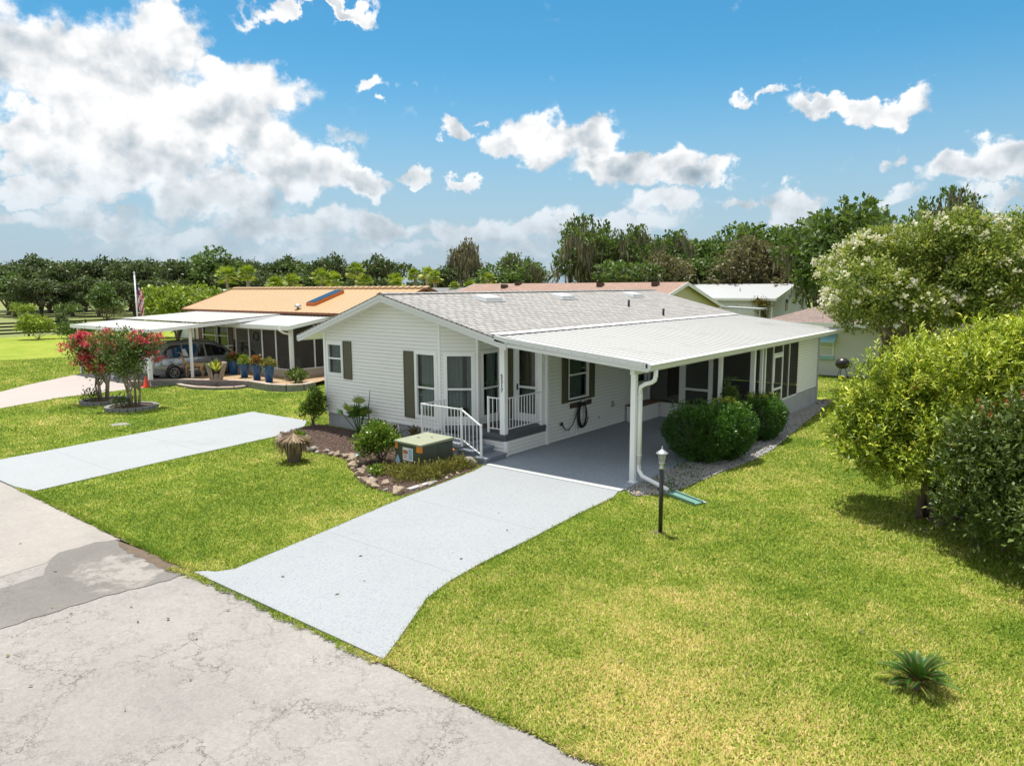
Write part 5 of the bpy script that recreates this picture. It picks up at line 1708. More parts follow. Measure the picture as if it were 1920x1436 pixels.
# screened porch
mb = MB()
lap_wall(mb, (-32.1, 18.9), (1, 0), (0, -1), .05, [(0, .52), (4.5, .52)], (), .1)
lap_wall(mb, (-27.6, 18.9), (0, 1), (1, 0), .05, [(0, .52), (2.1, .52)], (), .1)
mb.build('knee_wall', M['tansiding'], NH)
mb = MB()
mb.box(-32.1, -27.58, 18.86, 18.95, .52, .56); mb.box(-27.66, -27.57, 18.95, 21, .52, .56)
mb.box(-32.1, -27.6, 18.87, 18.93, 2.28, 2.38)
mb.build('screen_frame', M['white'], NH)
for x in (-32.08, -30.95, -29.85, -28.75): part_box('screen_post', 'white', NH, x - .035, x + .035, 18.868, 18.932, .56, 2.3)
part_box('screen_post', 'white', NH, -27.72, -27.56, 18.855, 19.0, .05, 2.385)
for y in (20.15, 20.95): part_box('screen_post', 'white', NH, -27.665, -27.6, y - .03, y + .03, .56, 2.5)
mb = MB(); mb.box(-32.1, -27.7, 18.895, 18.9, .56, 2.3); mb.box(-27.635, -27.63, 19.0, 20.95, .56, 2.5)
mb.build('screen', M['screen'], NH)
mb = MB(); mb.box(-32.1, -27.66, 18.95, 21, .0, .06); mb.build('porch_floor', M['step'], NH)
mb = MB(); mb.tube([(-27.75, 18.42, 2.42), (-27.72, 18.42, 2.34), (-27.60, 18.55, 2.22), (-27.48, 18.78, 2.16), (-27.48, 18.8, 2.0)], .05, 8)
mb.box(-27.53, -27.43, 18.75, 18.85, .22, 2.1); mb.tube([(-27.48, 18.8, .25), (-27.46, 18.7, .14), (-27.42, 18.5, .10)], .05, 8)
mb.build('downspout', M['white'], NH)


def patio_chair(x, y, rz, label):
    t = thing('patio_chair', label, 'chair', (x, y, .06), 'chairs inside the neighbour porch', rz)
    W = WLOC[t.name]
    mb = MB(); mb.box(W.x - .26, W.x + .26, W.y - .26, W.y + .24, W.z + .40, W.z + .45); mb.build('seat', M['patio'], t)
    mb = MB()
    for i in range(6): mb.box(W.x - .25 + i * .094, W.x - .22 + i * .094, W.y + .24, W.y + .27, W.z + .45, W.z + .92)
    for z in (.60, .76, .90): mb.box(W.x - .26, W.x + .26, W.y + .235, W.y + .26, W.z + z, W.z + z + .03)
    mb.build('backrest', M['patio'], t)
    for sx in (-.24, .24):
        for sy in (-.24, .24):
            mb = MB(); mb.box(W.x + sx - .018, W.x + sx + .018, W.y + sy - .018, W.y + sy + .018, W.z, W.z + (.64 if sy < 0 else .9)); mb.build('leg', M['patio'], t)
        mb = MB(); mb.box(W.x + sx - .03, W.x + sx + .03, W.y - .26, W.y + .25, W.z + .62, W.z + .65); mb.build('armrest', M['patio'], t)
    return t
patio_chair(-28.35, 19.5, -.3, 'white slatted patio chair inside the neighbour porch next to its corner')
patio_chair(-29.5, 19.6, .2, 'white patio chair inside the neighbour porch behind the third blue planter')
t = thing('plant_stand', 'white wire plant stand behind the side screen of the neighbour porch', 'plant stand', (-28.0, 20.3, .06))
mb = MB()
for k in range(3):
    a_ = k * 2.1; mb.bar((-28.0 + .25 * math.cos(a_), 20.3 + .25 * math.sin(a_), .06), (-28.0, 20.3, 1.35), .025)
for z, r in ((.4, .22), (.8, .16), (1.15, .12)): mb.lathe((-28.0, 20.3, z), [(r, 0), (r, .03)], 10)
mb.build('frame', M['patio'], t)

# ramp rail and small open trailer shape behind the van
RR = thing('porch_railing', 'white and brown wooden hand rail behind the van at the neighbour house', 'railing', (-34.5, 20.4, 0))
mb = MB(); mb.bar((-37.6, 20.55, 1.02), (-33.4, 20.5, 1.30), .06); mb.bar((-34.9, 20.55, 1.45), (-33.0, 20.5, 1.55), .05); mb.build('top_rail', M['white'], RR)
mb = MB(); mb.bar((-35.1, 20.5, .9), (-34.9, 20.5, 1.5), .12); mb.bar((-34.3, 20.5, 1.35), (-33.1, 20.45, .85), .11); mb.bar((-34.3, 20.5, .9), (-34.2, 20.5, 1.4), .10); mb.build('brace', M['brownwood'], RR)

# ------------------------------------------------------------------ minivan under the neighbour carport
def minivan(loc, rz, label):
    t = thing('minivan', label, 'van', loc, None, 0)
    W = WLOC[t.name]
    L = 5.05
    # stations along the car, rear = 0 to front = L : x, sill z, belt z, top z, half width low, half width belt, half width top
    ST_ = [(0.00, .45, .86, 1.02, .78, .84, .70), (0.06, .34, .92, 1.22, .86, .92, .70), (0.28, .27, .97, 1.62, .93, .95, .64), (0.55, .26, .98, 1.71, .95, .965, .66), (1.2, .24, .97, 1.76, .96, .975, .68),
           (2.2, .23, .95, 1.76, .96, .98, .69), (3.0, .23, .93, 1.70, .96, .98, .67), (3.5, .24, .91, 1.50, .96, .975, .64), (3.95, .24, .90, 1.17, .955, .96, .66), (4.35, .26, .88, .98, .94, .93, .70), (4.7, .28, .80, .88, .90, .88, .66), (4.95, .32, .66, .74, .80, .78, .56), (5.05, .40, .56, .62, .66, .62, .46)]
    def ring(s):
        x, zs, zb, zt, wl_, wb, wt = s
        half = [(wl_ * .93, zs), (wl_, zs + .10), (wl_ * 1.01, (zs + zb) * .5), (wb, zb), (wb * .965, zb + .03), (wt + (wb - wt) * .22, zb + (zt - zb) * .80), (wt, zt - .03 if zt - zb > .2 else zt - .01), (wt * .5, zt + .0)]
        return [(a, b) for a, b in half] + [(-a, b) for a, b in half[::-1]]
    mb = MB(); rings = [ring(s) for s in ST_]; k = len(rings[0])
    vs = []
    for s, r in zip(ST_, rings): vs += [(W.x + a, W.y + s[0], W.z + b) for a, b in r]
    fs = []
    for i in range(len(ST_) - 1):
        for j in range(k):
            j2 = (j + 1) % k
            fs.append((i * k + j, i * k + j2, (i + 1) * k + j2, (i + 1) * k + j))
    fs += [tuple(range(k - 1, -1, -1)), tuple((len(ST_) - 1) * k + j for j in range(k))]
    mb.add(vs, fs)
    body = mb.build('body', M['carpaint'], t, True)
    # side windows: panes just proud of the body between belt and roof
    def wpt(y, f, side):
        for i in range(len(ST_) - 1):
            if ST_[i][0] <= y <= ST_[i + 1][0]:
                q = (y - ST_[i][0]) / (ST_[i + 1][0] - ST_[i][0]); s = [ST_[i][m_] + q * (ST_[i + 1][m_] - ST_[i][m_]) for m_ in range(7)]
                break
        zb, zt, wb, wt = s[2] + .04, s[3], s[5], s[6]
        z = zb + (s[2] + (zt - s[2]) * .80 - zb) * f
        w = wb * .965 + (wt + (wb - wt) * .22 - wb * .965) * ((z - s[2] - .03) / ((zt - s[2]) * .80 - .03))
        return (W.x + side * (w + .006), W.y + y, W.z + z)
    for side in (1, -1):
        for (ya, yb, ta, tb, ba, bb) in ((.50, 1.42, .42, .97, .06, .02), (1.50, 2.50, .97, .97, .02, .02), (2.60, 3.60, .97, .80, .02, .04)):
            mb = MB(); n_ = 6; v2 = []
            for i in range(n_ + 1):
                y = ya + (yb - ya) * i / n_; tt = ta + (tb - ta) * min(1, i / n_ * (2.2 if ta < .9 else 1)); b_ = ba + (bb - ba) * i / n_
                v2 += [wpt(y, b_, side), wpt(y, max(tt, b_ + .02), side)]
            mb.add(v2, [(2 * i, 2 * i + 2, 2 * i + 3, 2 * i + 1) for i in range(n_)]); mb.build('window', M['carglass'], t)
        # tail lamp, headlamp, mirror, handle, wheels
        mb = MB(); mb.hexa([(W.x + side * .80, W.y - .01, W.z + .86), (W.x + side * .955, W.y + .10, W.z + .86), (W.x + side * .975, W.y + .42, W.z + 1.00), (W.x + side * .72, W.y + .05, W.z + .98),
                             (W.x + side * .78, W.y + .03, W.z + 1.04), (W.x + side * .92, W.y + .13, W.z + 1.04), (W.x + side * .955, W.y + .40, W.z + 1.08), (W.x + side * .72, W.y + .10, W.z + 1.06)])
        mb.build('tail_light', M['carlight'], t)
        mb = MB(); mb.hexa([(W.x + side * .70, W.y + 4.90, W.z + .60), (W.x + side * .93, W.y + 4.50, W.z + .64), (W.x + side * .90, W.y + 4.42, W.z + .66), (W.x + side * .66, W.y + 4.84, W.z + .62),
                             (W.x + side * .68, W.y + 4.86, W.z + .74), (W.x + side * .92, W.y + 4.45, W.z + .82), (W.x + side * .88, W.y + 4.38, W.z + .82), (W.x + side * .62, W.y + 4.80, W.z + .75)])
        mb.build('headlight', M['headlight'], t)
        mb = MB(); mb.hexa([(W.x + side * .96, W.y + 3.48, W.z + .98), (W.x + side * 1.14, W.y + 3.50, W.z + 1.0), (W.x + side * 1.14, W.y + 3.60, W.z + 1.0), (W.x + side * .96, W.y + 3.62, W.z + .98),
                             (W.x + side * .96, W.y + 3.48, W.z + 1.08), (W.x + side * 1.13, W.y + 3.50, W.z + 1.14), (W.x + side * 1.13, W.y + 3.58, W.z + 1.14), (W.x + side * .96, W.y + 3.60, W.z + 1.08)])
        mb.build('mirror', M['carpaint'], t, bevel=.01)
        for y in (1.75, 2.72):
            mb = MB(); mb.box(W.x + side * .985 - .012, W.x + side * .985 + .012, W.y + y, W.y + y + .2, W.z + .83, W.z + .86); mb.build('door_handle', M['chrome'], t)
        mb = MB()
        for y in (1.45, 2.55, 3.62): mb.box(W.x + side * .966 - .008, W.x + side * .966 + .012, W.y + y - .006, W.y + y + .006, W.z + .34, W.z + .93)
        mb.build('door_seam', M['black'], t)
        mb = MB(); mb.bar((W.x + side * .985, W.y + 1.5, W.z + .42), (W.x + side * .985, W.y + 3.6, W.z + .42), .02, .035); mb.build('side_moulding', M['chrome'], t)
        mb = MB(); mb.bar((W.x + side * .60, W.y + .8, W.z + 1.80), (W.x + side * .60, W.y + 2.9, W.z + 1.77), .03, .03); mb.build('roof_rail', M['black'], t)
        for y in (.98, 4.02):
            cxw = W.x + side * .86
            mb = MB()
            prof = [(.33, -.11), (.345, -.08), (.345, .08), (.33, .11), (.23, .118), (.23, -.118)]
            vs = []; n_ = 28
            for (r, o_) in prof:
                for i in range(n_):
                    a_ = i / n_ * 2 * math.pi; vs.append((cxw + side * o_, W.y + y + r * math.cos(a_), W.z + .345 + r * math.sin(a_)))
            mb.add(vs, [(p * n_ + i, p * n_ + (i + 1) % n_, ((p + 1) % 6) * n_ + (i + 1) % n_, ((p + 1) % 6) * n_ + i) for p in range(6) for i in range(n_)])
            wh = mb.build('wheel', M['black'], t, True)
            mb = MB()
            for i in range(7):
                a_ = i / 7 * 2 * math.pi
                mb.bar((cxw + side * .09, W.y + y, W.z + .345), (cxw + side * .10, W.y + y + .22 * math.cos(a_), W.z + .345 + .22 * math.sin(a_)), .035, .05, (1, 0, 0))
            vs = []
            for (r, o_) in ((.235, .06), (.235, .115), (.205, .115), (.205, .06)):
                for i in range(n_):
                    a_ = i / n_ * 2 * math.pi; vs.append((cxw + side * o_, W.y + y + r * math.cos(a_), W.z + .345 + r * math.sin(a_)))
            mb.add(vs, [(p * n_ + i, p * n_ + (i + 1) % n_, ((p + 1) % 4) * n_ + (i + 1) % n_, ((p + 1) % 4) * n_ + i) for p in range(4) for i in range(n_)])
            mb.build('rim', M['metal'], wh)
            # dark wheel arch
            mb = MB(); vs = []
            for i in range(15):
                a_ = -.25 + i / 14 * (math.pi + .5)
                for r in (.36, .42): vs.append((W.x + side * .968, W.y + y + r * math.cos(a_), W.z + .345 + r * math.sin(a_)))
            mb.add(vs, [(2 * i, 2 * i + 1, 2 * i + 3, 2 * i + 2) for i in range(14)]); mb.build('wheel_arch', M['black'], t)
            mb = MB(); vs = [(W.x + side * .962, W.y + y, W.z + .345)]
            for i in range(29):
                a_ = i / 28 * 2 * math.pi; vs.append((W.x + side * .962, W.y + y + .37 * math.cos(a_), W.z + max(.22, .345 + .37 * math.sin(a_))))
            mb.add(vs, [(0, i, i + 1) for i in range(1, 29)]); mb.build('wheel_well', M['black'], t)
    mb = MB(); mb.hexa([(W.x - .62, W.y + .04, W.z + 1.06), (W.x + .62, W.y + .04, W.z + 1.06), (W.x + .62, W.y + .10, W.z + 1.06), (W.x - .62, W.y + .10, W.z + 1.06),
                         (W.x - .52, W.y + .26, W.z + 1.56), (W.x + .52, W.y + .26, W.z + 1.56), (W.x + .52, W.y + .32, W.z + 1.56), (W.x - .52, W.y + .32, W.z + 1.56)])
    mb.build('rear_window', M['carglass'], t)
    mb = MB(); mb.hexa([(W.x - .66, W.y + 3.98, W.z + 1.12), (W.x + .66, W.y + 3.98, W.z + 1.12), (W.x + .66, W.y + 3.90, W.z + 1.12), (W.x - .66, W.y + 3.90, W.z + 1.12),
                         (W.x - .60, W.y + 3.16, W.z + 1.655), (W.x + .60, W.y + 3.16, W.z + 1.655), (W.x + .60, W.y + 3.08, W.z + 1.63), (W.x - .60, W.y + 3.08, W.z + 1.63)])
    mb.build('windshield', M['carglass'], t)
    mb = MB(); mb.box(W.x - .26, W.x + .26, W.y - .03, W.y + .01, W.z + .70, W.z + .84); mb.build('license_plate', M['sticker'], t)
    mb = MB(); mb.hexa([(W.x - .80, W.y - .06, W.z + .36), (W.x + .80, W.y - .06, W.z + .36), (W.x + .90, W.y + .1, W.z + .36), (W.x - .90, W.y + .1, W.z + .36),
                         (W.x - .80, W.y - .05, W.z + .58), (W.x + .80, W.y - .05, W.z + .58), (W.x + .90, W.y + .1, W.z + .60), (W.x - .90, W.y + .1, W.z + .60)])
    mb.build('bumper', M['carpaint'], t, bevel=.03)
    # a light cloth caught in the rear door
    return t
MV = minivan((-33.35, 14.95, .03), 0, 'silver grey minivan parked under the neighbour carport, seen from its side')
mb = MB(); mb.hexa([(-32.40, 16.40, 1.10), (-32.36, 16.40, 1.10), (-32.36, 16.62, 1.08), (-32.40, 16.62, 1.08), (-32.48, 16.36, 1.42), (-32.44, 16.36, 1.42), (-32.44, 16.52, 1.42), (-32.48, 16.52, 1.42)])
tag(mb.build('cloth', M['cloth']), 'white cloth hanging at the rear side window of the minivan', 'cloth')

# cone
TC = thing('traffic_cone', 'orange red traffic cone at the edge of the neighbour driveway', 'cone', (-31.15, 14.05, .03))
mb = MB(); mb.box(-31.3, -31.0, 13.9, 14.2, .03, .055); mb.build('base', M['cone'], TC)
mb = MB(); mb.lathe((-31.15, 14.05, .055), [(.12, 0), (.11, .02), (.025, .45), (.02, .46)], 14); mb.build('body', M['cone'], TC, True)

# raised beds
def wall_ring(name, label, cat, path, w, h, blockm, capm, capname='cap', z0=0, seg=.22, group=None, closed=False):
    c = np.mean(np.array(path), 0)
    t = thing(name, label, cat, (float(c[0]), float(c[1]), z0), group)
    P = [Vector((p[0], p[1])) for p in path]
    if closed: P.append(P[0])
    res = [P[0]]
    for a, b in zip(P[:-1], P[1:]):
        L = (b - a).length; k = max(1, round(L / seg))
        for j in range(1, k + 1): res.append(a.lerp(b, j / k))
    r = random.Random(len(path) * 7)
    bl = MB(); cp = MB()
    for i in range(len(res) - 1):
        a, b = res[i], res[i + 1]; d = (b - a); n = Vector((-d.y, d.x)).normalized()
        g = .012
        rows = max(1, round(h / .11))
        for k in range(rows):
            j = (r.random() - .5) * .02
            o = a + d * g - n * (w / 2 + j)
            bl.obox((o.x, o.y, z0 + k * h / rows), (d.x * (1 - 2 * g), d.y * (1 - 2 * g), 0), (n.x * (w + 2 * j), n.y * (w + 2 * j), 0), (0, 0, h / rows - .006))
        if capm:
            o = a + d * .004 - n * (w / 2 + .015)
            cp.obox((o.x, o.y, z0 + h), (d.x * .99, d.y * .99, 0), (n.x * (w + .03), n.y * (w + .03), 0), (0, 0, .05))
    bl.build('blocks', M[blockm], t)
    if capm: cp.build(capname, M[capm], t)
    return t
wall_ring('retaining_wall', 'low grey block wall with pale cap stones along the neighbour planting bed', 'retaining wall',
          [(-31.75, 13.55), (-31.2, 14.7), (-30.3, 15.45), (-29.2, 16.0), (-28.3, 16.55), (-27.6, 16.8), (-26.8, 16.75), (-26.0, 16.7), (-25.2, 16.95), (-24.85, 17.5), (-25.1, 18.2)], .2, .24, 'ringblock', 'capstone')
wall_ring('bed_edging', 'pale cap stone edging curving round the branching bromeliad plant', 'edging',
          [(-30.6, 15.15), (-30.0, 15.05), (-28.9, 15.1), (-28.0, 15.5), (-27.55, 16.0), (-27.55, 16.5)], .17, .07, 'ringblock', 'capstone')
struct(sheet('planting_bed', [(-31.7, 13.6), (-31.2, 14.75), (-30.3, 15.5), (-29.2, 16.05), (-28.3, 16.6), (-27.6, 16.85), (-26.0, 16.75), (-25.2, 17.0), (-24.9, 17.5), (-25.3, 18.3), (-26.5, 20.9), (-27.6, 20.9), (-27.6, 18.9), (-31.2, 18.9)], .20, M['orangemulch']))
struct(sheet('mulch_ring', [(-30.55, 15.2), (-30.0, 15.1), (-28.9, 15.15), (-28.05, 15.55), (-27.6, 16.0), (-27.6, 16.7), (-28.4, 16.5), (-29.2, 15.95), (-30.3, 15.4)], .045, M['mulchred']))
for (cx, cy, rr_), lab in ((RING1, 'crescent of grey blocks round the left red flowering crepe myrtle'), (RING2, 'crescent of grey blocks round the right red flowering crepe myrtle')):
    pth = [(cx + .78 * math.cos(a_), cy + .78 * math.sin(a_)) for a_ in [k * 2 * math.pi / 22 for k in range(22)]]
    wall_ring('tree_ring', lab, 'edging', pth, .16, .13, 'ringblock', None, z0=.0, seg=.3, group='block rings round the crepe myrtles', closed=True)
    mb = MB(); mb.lathe((cx, cy, 0), [(.74, 0), (.74, .07), (.3, .11), (.02, .12)], 20)
    struct(mb.build('tree_soil', M['mulch']))

# planters with flowers
def planter(x, y, h, mats, label, seed):
    t = thing('planter', label, 'planter', (x, y, .20), 'blue planters along the neighbour porch')
    mb = MB(); mb.lathe((x, y, .20), [(.13, 0), (.15, .02), (.235, h - .03), (.245, h), (.22, h), (.21, h - .04)], 18); mb.build('pot', M['bluepot'], t, True)
    rs = np.random.RandomState(seed)
    leafy('foliage', [(x, y, .20 + h + .10, .26, .26, .22)], 320, .13, M[mats[0]], t, seed, shell=.2, sprig=4, spread=.04, width=.4)
    if mats[1]: leafy('blossoms', [(x, y, .20 + h + .20, .21, .21, .16)], 90, .09, M[mats[1]], t, seed + 1, shell=.7, sprig=4, spread=.03, width=.9)
planter(-30.9, 17.98, .66, ('bedleaf', 'redbloom'), 'blue planter with red and white flowers, nearest to the minivan', 61)
planter(-29.45, 17.65, .62, ('mangoleaf', None), 'blue planter with a bright green plant, second from the minivan', 62)
planter(-28.2, 17.5, .66, ('vineleaf', 'orangebloom'), 'blue planter with salmon pink leaves, third from the minivan', 63)
planter(-27.05, 17.35, .68, ('coverleaf', None), 'blue planter with a yellow green spiky plant, nearest the porch downspout', 64)

# goat statue
GS = thing('goat_statue', 'tan deer like animal statue standing behind the low wall beside the minivan', 'statue', (-31.45, 16.40, .2))
def skin_figure(name, parts_, mat, parent, off, rz=0, sc=1.0):
    """connected skeleton -> one continuous skinned body.  parts_: list of chains [(x,y,z,r),...]"""
    V = []; E = []; Rr = []
    idx = {}
    for ch in parts_:
        prev = None
        for (x, y, z, r) in ch:
            key = (round(x, 3), round(y, 3), round(z, 3))
            if key not in idx: idx[key] = len(V); V.append((x, y, z)); Rr.append(r)
            if prev is not None: E.append((prev, idx[key]))
            prev = idx[key]
    c, s = math.cos(rz), math.sin(rz); o = Vector(off) - WLOC[parent.name]
    me = bpy.data.meshes.new(name)
    me.from_pydata([(o.x + sc * (x * c - y * s), o.y + sc * (x * s + y * c), o.z + sc * z) for x, y, z in V], E, [])
    ob = bpy.data.objects.new(name, me); C.objects.link(ob)
    sk = ob.modifiers.new('skin', 'SKIN'); sk.use_smooth_shade = True
    for i, sv in enumerate(me.skin_vertices[0].data if me.skin_vertices else []):
        sv.radius = (Rr[i] * sc, Rr[i] * sc)
    if not me.skin_vertices:
        bpy.context.view_layer.update()
    ss = ob.modifiers.new('sub', 'SUBSURF'); ss.levels = 1; ss.render_levels = 1
    dg = bpy.context.evaluated_depsgraph_get(); dg.update()
    m2 = bpy.data.meshes.new_from_object(ob.evaluated_get(dg))
    bpy.data.objects.remove(ob)
    m2.materials.clear(); m2.materials.append(mat); m2.name = name
    m2.polygons.foreach_set('use_smooth', [True] * len(m2.polygons))
    q = bpy.data.objects.new(name, m2); C.objects.link(q); q.parent = parent; reg(q, WLOC[parent.name])
    return q
# figure faces -x locally
body = [[(-.42, 0, .56, .09), (-.36, 0, .60, .12), (-.12, 0, .57, .135), (.14, 0, .58, .125), (.34, 0, .60, .115)],
        [(-.42, 0, .56, .09), (-.50, 0, .72, .065), (-.55, 0, .90, .055), (-.58, 0, .97, .07), (-.66, 0, .93, .055), (-.74, 0, .87, .035)],
        [(.34, 0, .60, .115), (.42, 0, .62, .05), (.46, 0, .70, .028)]]
for sy in (-.09, .09):
    body.append([(-.36, 0, .60, .12), (-.36, sy, .46, .055), (-.37, sy, .24, .030), (-.36, sy, .06, .022), (-.39, sy, .0, .028)])
    body.append([(.34, 0, .60, .115), (.35, sy, .44, .065), (.30, sy, .34, .038), (.40, sy, .24, .026), (.37, sy, .06, .022), (.34, sy, .0, .028)])
skin_figure('body', body, M['gold'], GS, (-31.45, 16.40, .2), rad(38), .95)
horns = []
for sy in (-.04, .04):
    mb = MB(); c_, s_2 = math.cos(rad(38)), math.sin(rad(38))
    def tp(x, y, z): return (-31.45 + .95 * (x * c_ - y * s_2), 16.40 + .95 * (x * s_2 + y * c_), .2 + .95 * z)
    mb.tube([tp(-.58, sy, 1.02), tp(-.58, sy * 2, 1.12), tp(-.64, sy * 4, 1.20), tp(-.72, sy * 5.5, 1.16)], [.022, .018, .014, .006], 6)
    mb.build('horn', M['goatlight'], GS, True)
    mb = MB(); mb.tube([tp(-.56, sy * 1.5, 1.0), tp(-.54, sy * 4, 1.03)], [.022, .006], 6); mb.build('ear', M['goatlight'], GS, True)

# branching plant on driftwood
VP = thing('bromeliad_plant', 'yellow green bromeliad growing between two pale leaning stumps in the red mulch', 'plant', (-29.05, 16.1, .05))
mb = MB()
mb.tube([(-29.05, 16.1, .02), (-29.25, 15.95, .40), (-29.32, 15.9, .80), (-29.36, 15.87, .98)], [.12, .10, .09, .10], 8)
mb.tube([(-29.05, 16.1, .02), (-28.9, 16.22, .42), (-28.80, 16.3, .85), (-28.76, 16.33, 1.05)], [.12, .10, .10, .11], 8)
mb.tube([(-29.05, 16.1, .02), (-29.05, 16.1, .55)], [.14, .09], 8)
mb.build('stump', M['palebark'], VP, True)


def blade_plant(name, c, n, L, W, mat, parent, seed, tilt=(.2, 1.1), arch=.5, seg=4):
    """strap leaves radiating from a centre, each bending outwards"""
    rs = np.random.RandomState(seed); mb = MB()
    for i in range(n):
        a = rs.rand() * 6.283; t = rs.uniform(*tilt); l = L * rs.uniform(.7, 1.1); w = W * rs.uniform(.7, 1.1)
        p = Vector(c); vs = []
        for k in range(seg + 1):
            f = k / seg
            th = t + arch * f * f
            d = Vector((math.cos(a) * math.sin(th), math.sin(a) * math.sin(th), math.cos(th)))
            sd = Vector((-math.sin(a), math.cos(a), 0)) * (w / 2 * (1 - f ** 2.5 * .95) * (.6 + .4 * min(1, f * 4)))
            vs += [p - sd + Vector((0, 0, .0)), p + Vector((0, 0, -.25 * w)), p + sd]
            p = p + d * (l / seg)
        mb.add(vs, [f_ for k in range(seg) for f_ in ((3 * k, 3 * k + 1, 3 * k + 4, 3 * k + 3), (3 * k + 1, 3 * k + 2, 3 * k + 5, 3 * k + 4))])
    o = mb.build(name, mat, parent)
    at = o.data.attributes.new('rnd', 'FLOAT', 'FACE'); at.data.foreach_set('value', np.repeat(rs.rand(n), 2 * seg).astype(np.float32))
    return o
blade_plant('leaves', (-29.05, 16.1, .62), 34, .62, .10, M['palmleaf'], VP, 5, (.1, .9), .5)

# ------------------------------------------------------------------ flag
FX, FY = -41.9, 18.7
FP = thing('flagpole', 'white flagpole with a limp flag behind the neighbour carport', 'flagpole', (FX, FY, 0))
mb = MB(); mb.tube([(FX, FY, 0), (FX, FY, 5.02)], [.045, .035], 10); mb.build('pole', M['white'], FP, True)
mb = MB(); mb.lathe((FX, FY, 5.02), [(.03, 0), (.06, .04), (.05, .09), (.01, .12)], 10); mb.build('finial', M['chrome'], FP, True)
def flag():
    mb = MB(); nx, nz = 10, 20; top = 4.5; H_ = 1.7
    dr = Vector((.78, .62, 0)); vs = []
    for j in range(nz + 1):
        f = j / nz
        for i in range(nx + 1):
            u = i / nx; w = .42 * (1 - .25 * f)
            fold = math.sin(u * 13 + f * 2.4) * .07 * (1 - .2 * u)
            q = Vector((FX, FY, 0)) + dr * (.05 + u * w * .9) + Vector((-.62, .78, 0)) * fold
            vs.append((q.x, q.y, top - f * H_ * (.72 + .28 * u) - u * .55))
    fs = []; mi = []
    for j in range(nz):
        for i in range(nx):
            fs.append((j * (nx + 1) + i, j * (nx + 1) + i + 1, (j + 1) * (nx + 1) + i + 1, (j + 1) * (nx + 1) + i))
            s_ = (i + j * .30)
            mi.append(2 if (j < 8 and i < 4) else (0 if int(s_ * .9) % 2 == 0 else 1))
    mb.v = vs; mb.f = fs; mb.mi = mi
    o = mb.build('flag', [M['red'], M['cloth'], M['navy']], None, True)
    tag(o, 'red, white and blue striped flag hanging limp from the white pole', 'flag')
flag()

# ------------------------------------------------------------------ houses behind
def simple_house(name, label, x0, x1, ye, yr, yb, ze, zr, wallm, roofm, edge='white', zb=2.2, over=.35, gable=True):
    t = thing(name, label, 'house', ((x0 + x1) / 2, ye, 0))
    zw = ze - .12
    s_ = (zr - ze) / (yr - ye)
    mb = MB(); yw0, yw1 = ye + over, yb - over
    zr_ = lambda y: (ze + (y - ye) * s_ if y < yr else zr - (y - yr) * (zr - ze) / (yb - yr)) - .10
    lap_wall(mb, (x0 + over, yw0), (1, 0), (0, -1), 0, [(0, zr_(yw0)), (x1 - x0 - 2 * over, zr_(yw0))])
    lap_wall(mb, (x1 - over, yw0), (0, 1), (1, 0), 0, [(0, zr_(yw0)), (yr - yw0, zr_(yr)), (yw1 - yw0, zr_(yw1))])
    lap_wall(mb, (x0 + over, yw1), (0, -1), (-1, 0), 0, [(0, zr_(yw1)), (yw1 - yr, zr_(yr)), (yw1 - yw0, zr_(yw0))])
    mb.build('wall', M[wallm], t)
    mb = MB(); slab(mb, ze, zr, ye, yr, x0, x1, .06); slab(mb, zr, ze, yr, yb, x0, x1, .06)
    r = mb.build('roof', M[roofm], t)
    mb = MB()
    mb.box(x0, x1, ye - .03, ye - .002, ze - .18, ze - .02)
    for xx in (x0 - .03, x1):
        for ya, za, y2, z2 in ((ye, ze, yr, zr), (yr, zr, yb, ze)):
            mb.hexa([(xx, ya, za - .22), (xx + .03, ya, za - .22), (xx + .03, y2, z2 - .22), (xx, y2, z2 - .22), (xx, ya, za + .01), (xx + .03, ya, za + .01), (xx + .03, y2, z2 + .01), (xx, y2, z2 + .01)])
    mb.build('fascia', M[edge], t)
    return t, r


TH, tr_ = simple_house('tan_roof_house', 'pale yellow house with pinkish tan shingle roof beyond the white house', -38.2, -20.0, 37.2, 43.35, 49.5, 2.72, 4.43, 'yellowsiding', 'tanshingle')
s_ = (4.43 - 2.72) / 6.15
for (x, y) in ((-34.2, 42.2), (-33.5, 43.0), (-26.0, 42.5), (-21.9, 42.6)):
    z = 2.72 + (y - 37.2) * s_; mb = MB(); mb.hexa([(x - .22, y - .2, z - .02), (x + .22, y - .2, z - .02), (x + .22, y + .2, z + .06), (x - .22, y + .2, z + .06), (x - .18, y - .24, z + .26), (x + .18, y - .24, z + .26), (x + .18, y + .16, z + .24), (x - .18, y + .16, z + .24)]); mb.build('roof_vent', M['brownwood'], TH)
z = 2.72 + (40.6 - 37.2) * s_
mb = MB(); mb.lathe((-33.7, 40.6, z), [(.14, -.05), (.14, .1), (.26, .11), (.2, .2), (.05, .24)], 10); mb.build('roof_turbine', M['metal'], TH, True)
mb = MB(); mb.hexa([(-19.98, 49.0, 2.62), (-17.3, 49.0, 2.52), (-17.3, 50.5, 2.52), (-19.98, 50.5, 2.62), (-19.98, 49.0, 2.72), (-17.3, 49.0, 2.62), (-17.3, 50.5, 2.62), (-19.98, 50.5, 2.72)]); mb.build('carport_roof', M['whiteroof'], TH)
mb = MB(); mb.box(-17.4, -17.32, 49.1, 49.18, 0, 2.5); mb.build('carport_post', M['greymetal'], TH)

